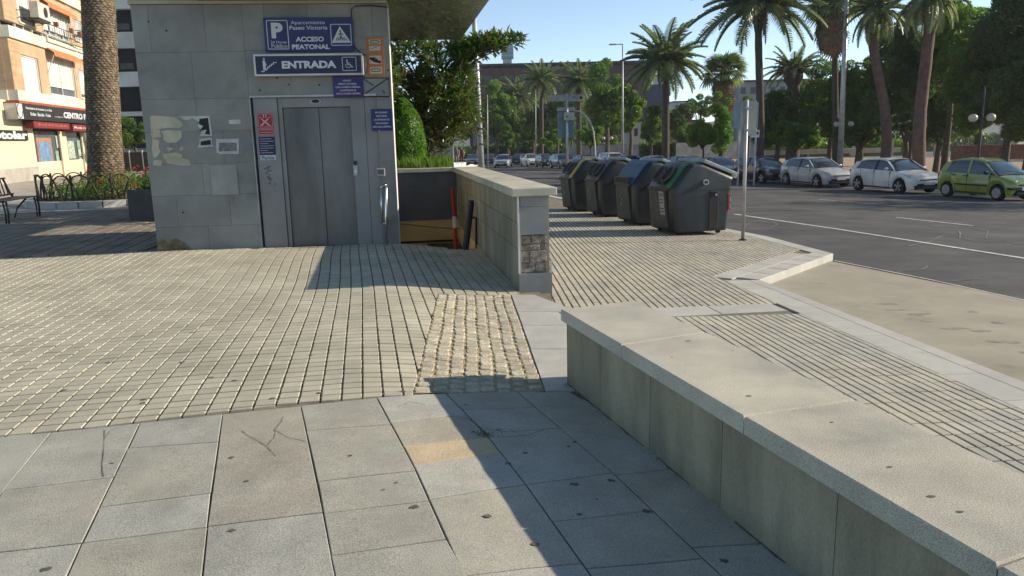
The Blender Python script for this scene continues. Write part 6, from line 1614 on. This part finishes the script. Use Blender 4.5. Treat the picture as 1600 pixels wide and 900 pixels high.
# pointed arch hoops round the bed
M_hoop = mat('fence_brown_metal', (.045, .035, .028), .6, .15, 8)
af = empty('arch_fence', kc, 0, label='low fence of interlaced pointed brown metal hoops around the flower bed', cat='fence')
RF = RX-.32; NH = 22
for k in range(NH):
    a0 = 2*math.pi*k/NH; a1 = a0+2*math.pi*1.9/NH; pts = []
    for j in range(13):
        t = j/12; a = a0+(a1-a0)*t; zz_ = .78*(1-abs(2*t-1)**2.4)**.75 if 0 < t < 1 else 0
        pts.append((RF*math.cos(a), RF*math.sin(a), .0+zz_))
    MB().tube(pts, .019, 6).build('hoop', M_hoop, af, smooth=True)
    if k % 2 == 0: MB().tube([(RF*math.cos(a0+.14), RF*math.sin(a0+.14), 0), (RF*math.cos(a0+.14), RF*math.sin(a0+.14), .80)], .028, 6).build('post', M_hoop, af)
ringp = [(RF*math.cos(2*math.pi*k/40), RF*math.sin(2*math.pi*k/40), .12) for k in range(41)]; MB().tube(ringp, .012, 5).build('lower_ring', M_hoop, af)
# bench
bn = PZ(14, 351, PZ0); bf = PZ(63, 339, PZ0)
be = empty('bench', (bn.x, bn.y, PZ0), 0, label='dark slatted metal bench cut by the left edge of the picture', cat='bench')
be.rotation_euler = (0, 0, math.atan2(bf.y-bn.y, bf.x-bn.x)-math.pi/2)   # local y runs along the bench front edge
LB = (bf-bn).length*1.0
M_bench = mat('bench_metal', (.035, .034, .034), .45, .15, 6, metal=.3)
for y in (.02, LB-.02):
    MB().tube([(0, y, 0), (.015, y, .25), (0, y, .44), (-.06, y, .455), (-.50, y, .43)], .02, 6).build('leg', M_bench, be, smooth=True)
    MB().tube([(-.05, y, 0), (-.04, y, .25), (-.06, y, .44)], .016, 6).build('leg', M_bench, be)
    MB().tube([(-.50, y, 0), (-.42, y, .22), (-.22, y, .42)], .02, 6).build('leg', M_bench, be, smooth=True)
    MB().tube([(-.44, y, .40), (-.52, y, .55), (-.62, y, .86)], .022, 6).build('back_post', M_bench, be, smooth=True)
for k in range(9): x = -.48+k*.056; bevel(MB().box(x, x+.042, -.06, LB+.06, .452, .470).build('seat_slat', M_bench, be), .004)
for k in range(10):
    y0 = -.02+k*(LB+.04)/10
    MB().tube([(-.505, y0, .52), (-.625, y0+.16, .84)], .014, 5).build('back_slat', M_bench, be)
for z, x in ((.52, -.505), (.86, -.628)): MB().tube([(x, -.06, z), (x, LB+.1, z)], .02, 6).build('back_rail', M_bench, be)
# planter box
pl0 = PZ(203, 347, PZ0); pl1 = PZ(243, 345, PZ0); zt_ = PY(203, 297, pl0.y).z
po = empty('planter_box', (pl0.x, pl0.y, PZ0), R(8), label='dark grey block planter behind the left corner of the lift house', cat='planter')
M_pl = mat('planter_stone', (.10, .10, .10), .85, .12, 3, .2, 50)
hh = zt_-PZ0
for nm, b_ in (('front_panel', (0, 1.4, 0, .06)), ('back_panel', (0, 1.4, 1.3, 1.36)), ('side_panel', (0, .06, .063, 1.297)), ('side_panel', (1.34, 1.4, .063, 1.297))):
    bevel(MB().box(b_[0], b_[1], b_[2], b_[3], 0, hh).build(nm, M_pl, po), .008)
MB().box(.063, 1.337, .063, 1.297, 0, hh-.05).build('soil', M_soil, po)
pf = MB()
for k in range(1500): pf.tone = rnd.uniform(-1, 1); leaf_quad(pf, Vector((rnd.uniform(.05, 1.3), rnd.uniform(.3, 1.3), hh+rnd.uniform(-.05, .25))), .045)
pf.build('plants', L_mid, po, fix=False)
# ---------------------------------------------------------------- apartment house on the left
AO = PY(0, 287, 33.4); AO = Vector((AO.x, 33.4, 0)); AX = Vector((-.212, .977, 0)); AN = Vector((.977, .212, 0))
ARZ = math.atan2(AX.y, AX.x)
apt = empty('apartment_building', (AO.x, AO.y, 0), ARZ, label='cream and brick apartment house with a photo shop on its ground floor', cat='building')
def AP(px, py, off=0):
    p = plane_hit(px, py, AO+AN*off, AN); return (p-AO).dot(AX), p.z
def ab(nm, s0, s1, z0, z1, y0, y1, m, par=apt, bv=0):      # y negative = proud of the facade
    o = MB().box(s0, s1, y0, y1, z0, z1).build(nm, m, par); 
    if bv: bevel(o, bv)
    return o
M_crm = mat('cream_render', (.62, .54, .37), .9, .06, .6, .1, 30, col2=(.58, .50, .34))
M_wht = mat('cream_white_band', (.68, .64, .52), .85, .05, .8)
M_brk = mat('yellow_brick', (.46, .33, .20), .9, .12, 2, .2, 60, col2=(.40, .28, .17), tone=.12)
M_shut = mat('white_shutter', (.66, .65, .60), .7, .04, 2)
M_shade = mat('orange_awning', (.55, .22, .08), .8, .08, 3); M_redaw = mat('dark_red_awning', (.20, .03, .03), .8, .1, 3)
M_wglass = mat('window_glass', (.10, .12, .12), .1, .2, 2, spec=.8); M_curt = mat('grey_curtain', (.30, .33, .36), .9, .2, 14)
sC = AP(20, 120)[0]; SE = AP(158, 100)[0]
def band(px): return px
b1t, b1b = AP(8, 30)[1], AP(10, 57)[1]; b2t, b2b = AP(23, 140)[1], AP(25, 158)[1]; zr = b1t+(b1b-b2t)+(b1t-b1b)
zg = 0.05
# upper walls as brick rows (each course a thin proud strip built into one part) with window bays
def face_px(x0, x1): return AP(x0, 80)[0], AP(x1, 80)[0]
wins = []      # (s0,s1,z0,z1)
def W_(x0, x1, ztop, zbot, xa): return (AP(x0, (ztop+zbot)/2)[0], AP(x1, (ztop+zbot)/2)[0], AP(xa, zbot)[1], AP(xa, ztop)[1])
low = [W_(36, 62, 86, 142, 38), W_(76, 116, 82, 147, 78), W_(125, 150, 110, 153, 127)]
upp = [W_(26, 49, -20, 33, 28), W_(66, 107, 4, 52, 68), W_(114, 140, 17, 62, 116)]
step_ = AP(116, 100)[0]
def wall_with(ws, z0, z1, m, nm='brick_wall', s_end=SE):
    cur = sC
    for (a, b, c, d) in sorted(ws):
        if a > cur: ab(nm, cur, a, z0, z1, 0, .3, m)
        if c > z0: ab(nm, a+.002, b-.002, z0, c, 0, .3, m)
        if d < z1: ab(nm, a+.002, b-.002, d, z1, 0, .3, m)
        cur = b
    ab(nm, cur, s_end, z0, z1, 0, .3, m)
extra = []
pitch = low[2][0]-low[0][0]
k_ = low[2][0]+3.2
while k_ < SE-2.2: extra.append(k_); k_ += 4.0
low2 = low+[(s, s+1.8, low[0][2], low[0][3]) for s in extra]; upp2 = upp+[(s, s+1.8, upp[0][2], upp[0][2]+(low[0][3]-low[0][2])) for s in extra]
dz = b1b-b2b
wall_with(low2, b2t, b1b, M_brk); 
upp3 = [(a, b, c, min(d, b1b+dz-.1)) for a, b, c, d in upp2]
wall_with(upp3, b1t, b1b+dz, M_brk)
top3 = [(a, b, c+dz, d+dz) for a, b, c, d in low2]
wall_with([(a, b, c+dz, d+dz) for a, b, c, d in low2], b1t+dz, b1b+2*dz, M_brk)
for i in range(3):
    ab('floor_band', sC-.02, SE, b2b+dz*i, b2t+dz*i, -.12, .3, M_wht)
ab('roof', sC-.3, SE, b1b+2*dz+.003, b1b+2*dz+.5, -.4, 9, M_wht)
# brick courses on the lit face near the corner, proud 6 mm
cs = MB()
for i in range(int((b1b-b2t)/.1)):
    for zb in (b2t, b1t):
        z = zb+.02+i*.1; cs.tone = rnd.uniform(-1, 1)
        for a, b in ((sC+.02, low[0][0]-.06),): cs.box(a, b, -.012, 0, z, z+.075)
tag(cs.build('brick_courses', M_brk, apt), kind='stuff')
# dark side wall going back from the corner
M_sidebrk = M_brk
for i in range(3):
    ab('side_brick_wall', sC-.0, sC+.3, b2t+dz*i, b1b+dz*i, .302, 9, M_sidebrk)
    ab('side_band', sC-.1, sC+.3, b2b+dz*i, b2t+dz*i-.003, .302, 9, M_wht)
cs = MB()
for i in range(int((b1b-b2t)/.1)):
    for zb in (b2t, b1t): cs.tone = rnd.uniform(-1, 1); cs.box(sC-.012, sC, .31, 8, zb+.02+i*.1, zb+.095+i*.1)
tag(cs.build('brick_courses', M_brk, apt), kind='stuff')
def window(par_lab, s0, s1, z0, z1, shutter=1.0, panes=2):
    f = ab('window', s0, s1, z0, z1, .16, .2, M_wglass)
    for a, b, c, d in ((s0, s0+.07, z0, z1), (s1-.07, s1, z0, z1), (s0+.073, s1-.073, z0, z0+.07), (s0+.073, s1-.073, z1-.07, z1)): ab('frame', a, b, c, d, .06, .155, M_shut, f)
    ab('sill', s0-.08, s1+.08, z0-.06, z0-.003, -.06, .2, M_wht, f)
    if shutter:
        zb = z1-(z1-z0)*shutter; n = max(4, int((z1-zb)/.09))
        st_ = MB()
        for k in range(n): st_.box(s0+.075, s1-.075, .10, .13, zb+(z1-zb)*k/n+.004, zb+(z1-zb)*(k+1)/n)
        tag(st_.build('shutter', M_shut, f), kind='stuff')
    for k in range(1, panes): s = s0+(s1-s0)*k/panes; ab('mullion', s-.035, s+.035, z0+.073, z1-.073, .08, .15, M_shut, f)
    return f
window('', *low[0], shutter=.97, panes=1); window('', *low[1], shutter=.80); window('', *low[2], shutter=.85)
for s in range(len(low), len(low2)): window('', *low2[s], shutter=.8)
f = window('', *upp3[0], shutter=0); ab('curtain', upp3[0][0]+.1, upp3[0][0]+.9, upp3[0][2], upp3[0][3], .156, .16, M_curt, f)
f = window('', *upp3[1], shutter=.12, panes=4)
for k in range(4): s0, s1 = upp3[1][0], upp3[1][1]; ab('curtain', s0+(s1-s0)*(k+.15)/4, s0+(s1-s0)*(k+.8)/4, upp3[1][2]+.1, upp3[1][3]-.3, .152, .158, M_curt, f)
window('', *upp3[2], shutter=.97, panes=1)
for s in range(len(low), len(low2)): window('', *upp3[s], shutter=.7)
for w in [(a, b, c+dz, d+dz) for a, b, c, d in low2]: window('', *w, shutter=.8)
# awnings: sloping cloth with scalloped edge
def awning(s0, s1, zt, out, dropp, m, lab=None):
    mb = MB(); n = 12
    mb.add([(s0, -.02, zt), (s1, -.02, zt), (s1, -out, zt-dropp), (s0, -out, zt-dropp), (s0, -.02, zt+.02), (s1, -.02, zt+.02), (s1, -out, zt-dropp+.02), (s0, -out, zt-dropp+.02)], [(0, 1, 2, 3), (4, 5, 6, 7), (0, 4, 7, 3), (1, 5, 6, 2), (3, 2, 6, 7)])
    a = mb.build('awning', m, apt); v = MB()
    for k in range(n):
        q0, q1 = s0+(s1-s0)*k/n, s0+(s1-s0)*(k+1)/n; z = zt-dropp
        v.add([(q0, -out-.005, z), (q1, -out-.005, z), (q1, -out-.005, z-.10), ((q0+q1)/2, -out-.005, z-.20), (q0, -out-.005, z-.10)], [(0, 1, 2, 3, 4)])
    tag(v.build('valance', m, a), kind='stuff')
    for s in (s0+.03, s1-.03): MB().tube([(s, -out, zt-dropp), (s, -.02, zt-dropp-1.0)], .02, 5).build('arm', M_shut, a)
awning(low[1][0]-.15, low[1][1]+.25, low[1][3]+.25, .45, .35, M_shade); awning(upp3[1][0]-.1, upp3[1][1]+.2, upp3[1][3]+.15, .4, .3, M_shade)
# balcony rails
def rail(s0, s1, z, out=.35):
    r = MB(); r.tube([(s0, 0, z), (s0, -out, z), (s1, -out, z), (s1, 0, z)], .022, 6); ro = r.build('window_rail', M_dark, apt)
    MB().tube([(s0, 0, z-.35), (s0, -out, z-.35), (s1, -out, z-.35), (s1, 0, z-.35)], .018, 6).build('lower_rail', M_dark, ro)
    for k in range(int((s1-s0)/.35)+1): MB().tube([(s0+k*.35, -out, z-.35), (s0+k*.35, -out, z)], .012, 4).build('baluster', M_dark, ro)
rail(upp3[0][0]-.2, upp3[0][1]+.3, upp3[0][2]+.5); rail(upp3[1][0]-.2, upp3[1][1]+.2, upp3[1][2]+.45); rail(upp3[2][0]-.2, upp3[2][1]+.3, upp3[2][2]+.5)
for a in (upp3[1][0]+.9, upp3[1][1]-.9, upp3[1][1]+.5, upp3[1][1]+.8):
    q = ab('flower_pot', a, a+.22, upp3[1][2]+.5, upp3[1][2]+.72, -.4, -.2, mat('terracotta', (.30, .12, .06), .8, .1))
# moulding below upper windows
ml = upp3[1]
ab('moulding', ml[0]-.3, ml[1]+.25, ml[2]-.42, ml[2]-.34, -.22, -.121, M_wht); ab('moulding', ml[0]-.3, ml[0]-.2, ml[2]-.34, ml[2]-.12, -.22, -.121, M_wht); ab('moulding', ml[1]+.4, ml[1]+2.6, ml[2]-.42, ml[2]-.34, -.22, -.121, M_wht)
# air conditioning unit
a0, az = AP(60, 29, .7); a1 = AP(76, 20, .7)[0]
at_ = AP(62, 4, .7)[1]
ac = ab('air_conditioner', a0, a1, az+.05, at_, -.75, -.35, mat('ac_white', (.55, .53, .46), .6, .08, 3), bv=.02)
MB().disc(((a0+a1)/2+.15, -.76, (az+at_)/2), (0, 1, 0), min(.24, (at_-az)*.36), .03, 18).build('fan_grille', M_dark, ac); ab('bracket', a0, a1, az-.02, az+.047, -.75, 0, M_dark, ac)
# ---- shop
zs = b2b
s_a, s_b = AP(57, 240)[0], AP(97, 240)[0]; s_c, s_d = AP(107, 240)[0], AP(131, 240)[0]
zh1 = AP(60, 204)[1]; zlow = .95
G0 = -9.0
ab('shop_wall', G0, s_a, zg, zs-.003, .02, .3, M_crm); ab('shop_wall', s_b, s_c, zg, zh1, .0, .3, M_crm); ab('shop_wall', s_d, s_d+.5, zg, zh1, 0, .3, M_crm)
ab('shop_wall', s_d+3.5, SE, zg, zs-.003, .02, .3, M_crm)
ab('plinth', G0, s_a-.02, 0, AP(40, 284)[1]+.0 if False else .75, -.03, .02, mat('plinth_grey', (.40, .38, .33), .85, .08, 2))
ab('lintel', s_a, SE, zh1, zs-.003, .1, .3, M_dark)
ab('ceiling_slab', G0, sC-.11, zs-.35, zs-.003, .3, 8, M_crm)
ab('shop_back', s_a, s_d+3.5, zg, zh1, 1.6, 1.7, mat('shop_dark', (.03, .035, .04), .8, .1))
for a, b in ((s_a, s_b), (s_c, s_d), (s_d+.5, s_d+3.5)):
    g_ = ab('shop_window', a+.01, b-.01, zlow, zh1-.02, .14, .17, M_wglass)
    for c in (a+.01, b-.07): ab('frame', c, c+.06, zlow, zh1-.02, .08, .138, M_dark, g_)
    ab('stall_riser', a+.01, b-.01, zg, zlow-.003, .1, .25, M_crm)
POST = [mat('poster_teal', (.12, .26, .24), .6, .25, 6, col2=(.30, .36, .30)), mat('poster_orange', (.40, .20, .10), .6, .1, 6), mat('poster_blue', (.16, .26, .40), .6, .3, 5), mat('poster_pale', (.46, .50, .40), .6, .35, 9, col2=(.2, .28, .24))]
def poster(x0, y0, x1, y1, m, off=-.135, nm='poster'):
    a, z1_ = AP(x0, y0); b, _ = AP(x1, (y0+y1)/2); z0_ = AP(x0, y1)[1]; return ab(nm, min(a, b), max(a, b), min(z0_, z1_), max(z0_, z1_), -off-.02 if False else .118, .136, m)
poster(60, 215, 86, 258, POST[1]); 
def poster2(x0, y0, x1, y1, m):
    a, z1_ = AP(x0, y0); b, _ = AP(x1, (y0+y1)/2); z0_ = AP(x0, y1)[1]; return ab('poster', a, b, z0_, z1_, .108, .116, m)
poster2(63, 221, 84, 253, POST[2]); poster2(90, 212, 97, 231, POST[3]); poster2(65, 262, 72, 274, POST[3]); poster2(86, 256, 94, 270, POST[0]); poster2(74, 264, 85, 274, POST[0]); poster2(90, 236, 96, 252, POST[0])
poster2(108, 220, 120, 248, POST[3]); poster2(110, 250, 125, 268, POST[0]); poster2(123, 219, 129, 231, POST[0]); poster2(125, 232, 130, 244, POST[3]); poster2(127, 246, 132, 260, POST[0])
# fascia sign board, projecting
def an(px, py, off): return AP(px, py, off)
sg0, zt0 = AP(27, 163, .55); sg1 = AP(150, 180, .55)[0]+5; zb0 = AP(27, 187, .55)[1]; zt1 = AP(136, 172.0, .55)[1]; zb1 = AP(136, 193, .55)[1]
zt_s = (zt0+zt1)/2; zb_s = (zb0+zb1)/2
fs = empty('shop_fascia_sign', AO, ARZ, label='long black shop fascia with white lettering above the photo shop', cat='shop sign')
bevel(MB().box(sg0, sg1, -.62, -.5, zb_s, zt_s).build('board', mat('fascia_black', (.03, .032, .03), .5, .05), fs), .01)
MB().box(sg0-.02, sg1, -.64, -.1, zt_s+.003, zt_s+.12).build('red_edge', mat('fascia_red_edge', (.40, .09, .05), .7, .1), fs)
MB().box(sg0, sg0+.05, -.5, -.003, zb_s, zt_s).build('return', M_shut, fs)
def at(nm, body, x0, x1, f0, f1, off=.625, m=M_sw, bold=.02, par=fs, zt_=None, zb_=None):
    zt_ = zt_s if zt_ is None else zt_; zb_ = zb_s if zb_ is None else zb_
    a, b = AP(x0, 180, off)[0], AP(x1, 180, off)[0]; return text_obj(nm, body, m, a, b, zb_+(zt_-zb_)*f0, zb_+(zt_-zb_)*f1, -off, par, bold)
at('lettering', 'Revelados al instante y on line', 42, 82, .62, .82); at('lettering', 'Bodas - Estudio - Fotos', 48, 79, .28, .50)
at('lettering', 'www.fotolar.es', 85, 98.5, .30, .40, bold=.0); at('lettering', 'CENTRO FOTOGRAFICO', 99.5, 172, .30, .74, bold=.05)
lg_ = MB(); a = AP(28, 180, .625)[0]; b = AP(36.5, 180, .625)[0]; lg_.box(a, b, -.626, -.621, zb_s+.03, zt_s-.03); lg_.build('logo_panel', M_sw, fs)
lo = MB(); cx_ = (a+b)/2-.05; cz_ = (zb_s+zt_s)/2; lo.tube([(cx_+.28*math.cos(t), -.63, cz_+.30*math.sin(t)) for t in [R(100+k*20) for k in range(14)]], .02, 4); lo.build('logo_arc', M_ink, fs)
f2 = empty('shop_letters', AO, ARZ, label='white lettering reading Fotolar on a dark strip at the left edge', cat='shop sign')
zA, zB = AP(20, 203.5, .06)[1], AP(20, 219.5, .06)[1]
a = AP(-30, 210, .06)[0]; b = AP(43.5, 210, .06)[0]; MB().box(a, b, -.06, .01, zB, zA).build('strip', mat('fascia_black', (.03, .032, .03)), f2)
a = AP(-22, 210, .08)[0]; b = AP(43, 210, .08)[0]; text_obj('lettering', 'Fotolar', M_sw, a, b, zB+.06, zA-.03, -.075, f2, .05)
# red awnings over the shop windows
f3 = empty('shop_awning', AO, ARZ, label='dark red rolled awning with faded lettering over the wider shop window', cat='awning')
a, zt_ = AP(52, 189, .5); b = AP(108, 195, .5)[0]; zb_ = AP(56, 200, .5)[1]
bevel(MB().box(a, b, -.52, -.1, zb_, zt_).build('cloth', M_redaw, f3), .03); text_obj('lettering', 'FOTOLAR', mat('faded_pink', (.35, .14, .12), .8, .05), AP(60, 195, .52)[0], AP(105, 195, .52)[0], zb_+.12, zt_-.10, -.525, f3, .02)
f4 = empty('shop_awning', AO, ARZ, label='second dark red awning with white letters beside the palm trunk', cat='awning')
a, zt_ = AP(113, 194, .6); b = AP(150, 196, .6)[0]; zb_ = AP(113, 205, .6)[1]
bevel(MB().box(a, b, -.62, -.1, zb_, zt_).build('cloth', M_redaw, f4), .03); text_obj('lettering', 'Moda mujer', M_sw, AP(116, 200, .62)[0], AP(142, 200, .62)[0], zb_+.1, zt_-.1, -.625, f4, .01)
f5 = empty('side_sign', AO, ARZ, label='dim brownish sign strip under the overhang at the left edge', cat='sign')
a = AP(-10, 180, -.4)[0]; b = AP(24, 180, -.4)[0]; MB().box(a, b, .40, .46, AP(10, 188, -.4)[1], AP(10, 171, -.4)[1]).build('board', mat('dim_brown', (.09, .07, .05), .7, .2), f5)
# ---------------------------------------------------------------- banded office block, small tree, railing behind the palm
Yw = 78
wb = PY(168, 170, Yw); ob = empty('office_block', (wb.x, Yw, 0), 0, label='white and black banded office block between palm trunk and lift house', cat='building')
M_wband = mat('white_band', (.55, .55, .52), .8, .05, .5); M_dband = mat('dark_glazing', (.018, .018, .022), .6, .3, .8, spec=.15)
x1_ = PY(420, 100, Yw).x-wb.x; x0_ = -26
ys_ = [(0-40, 'g'), (-12, 'w'), (15, 'g'), (51, 'w'), (76, 'g'), (113, 'w'), (136, 'g'), (175, 'w'), (182, 'g'), (232, 'e')]
def zy(py): return PY(195, py, Yw).z
for (a, k), (b, _) in zip(ys_, ys_[1:]):
    if k == 'w': MB().box(x0_, x1_, -.5, 1, zy(b), zy(a)).build('white_band', M_wband, ob)
    else:
        g = MB().box(x0_, x1_, .3, 1, zy(b), zy(a)).build('glazing', M_dband, ob)
        for q in range(14): x = x0_+q*(x1_-x0_)/14; MB().box(x, x+.08, .22, .298, zy(b), zy(a)).build('mullion', M_dark, g)
        if a in (76, 15):
            for q in range(6): MB().box(q*1.9-.3, q*1.9+1.1, .285, .298, zy(b)+.3, zy(b)+.9).build('blind', mat('dim_blind', (.10, .09, .08), .8, .2), g)
MB().box(x0_, x1_, 1.003, 14, 0, zy(-52)).build('wall', M_wband, ob); MB().box(x0_, x1_, -.6, 14, zy(-52), zy(-60)).build('roof', M_wband, ob)
_gz = gz; gz = lambda x, y: .08
tree('street_tree', 207, 46, 207, 27, 30, L_mid, 'small round street tree between palm trunk and lift house', n=4200, leaf=.13, nclump=20, tw=.10, seed=3)
tree('street_tree', 188, 62, 205, 22, 30, L_dark, 'dark street tree half behind the palm trunk', n=3500, leaf=.16, nclump=18, tw=.12, seed=4)
gz = _gz
a = PY(183, 262, 44); b = PY(250, 234, 44)
wr = empty('railing', (a.x, 44, .1), 0, label='low white wall with dark railing panels behind the red flowers', cat='railing')
for k in range(6):
    x = k*.75; MB().box(x, x+.06, 0, .06, 0, b.z-.1).build('post', M_lwall, wr); MB().box(x+.06, x+.75, .02, .04, .12, b.z-.2).build('panel', M_dark, wr)
MB().box(0, 4.6, -.02, .08, 0, .115).build('base', M_lwall, wr)
# plants between: dark hedge strip, grating in the paving
d_ = PZ(140, 343, .13)
tag(MB().box(-.5, .5, -.22, .22, -.002, .012).build('drain_grate', M_dark, None, loc=(d_.x, d_.y, .125)), 'dark rectangular drain grate in the paving left of the planter', 'drain grate')
# larger dirty setts, colour darkened to deepen the shade behind the lift house corner
M_sett = mat('dirty_shade_sett', (.23, .20, .155), .92, .25, 3, .4, 50, col2=(.17, .15, .12), tone=.15, stain=.3)
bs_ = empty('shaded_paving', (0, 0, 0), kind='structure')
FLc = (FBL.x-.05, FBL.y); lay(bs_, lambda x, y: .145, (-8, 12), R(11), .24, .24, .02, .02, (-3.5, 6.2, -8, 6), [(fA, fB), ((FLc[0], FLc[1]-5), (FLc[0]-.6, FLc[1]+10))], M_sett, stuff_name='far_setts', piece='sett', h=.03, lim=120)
# ---------------------------------------------------------------- thin air haze over the whole street
hz = MB().box(-320, 420, -70, 1000, -9, 34)
hm = bpy.data.materials.new('air'); hm.use_nodes = True; N = hm.node_tree.nodes; N.remove(N['Principled BSDF'])
pv = N.new('ShaderNodeVolumePrincipled'); pv.inputs['Color'].default_value = (.85, .92, 1, 1); pv.inputs['Density'].default_value = .00025; pv.inputs['Anisotropy'].default_value = .3
hm.node_tree.links.new(pv.outputs[0], N['Material Output'].inputs['Volume'])
tag(hz.build('haze', hm, None), kind='stuff')
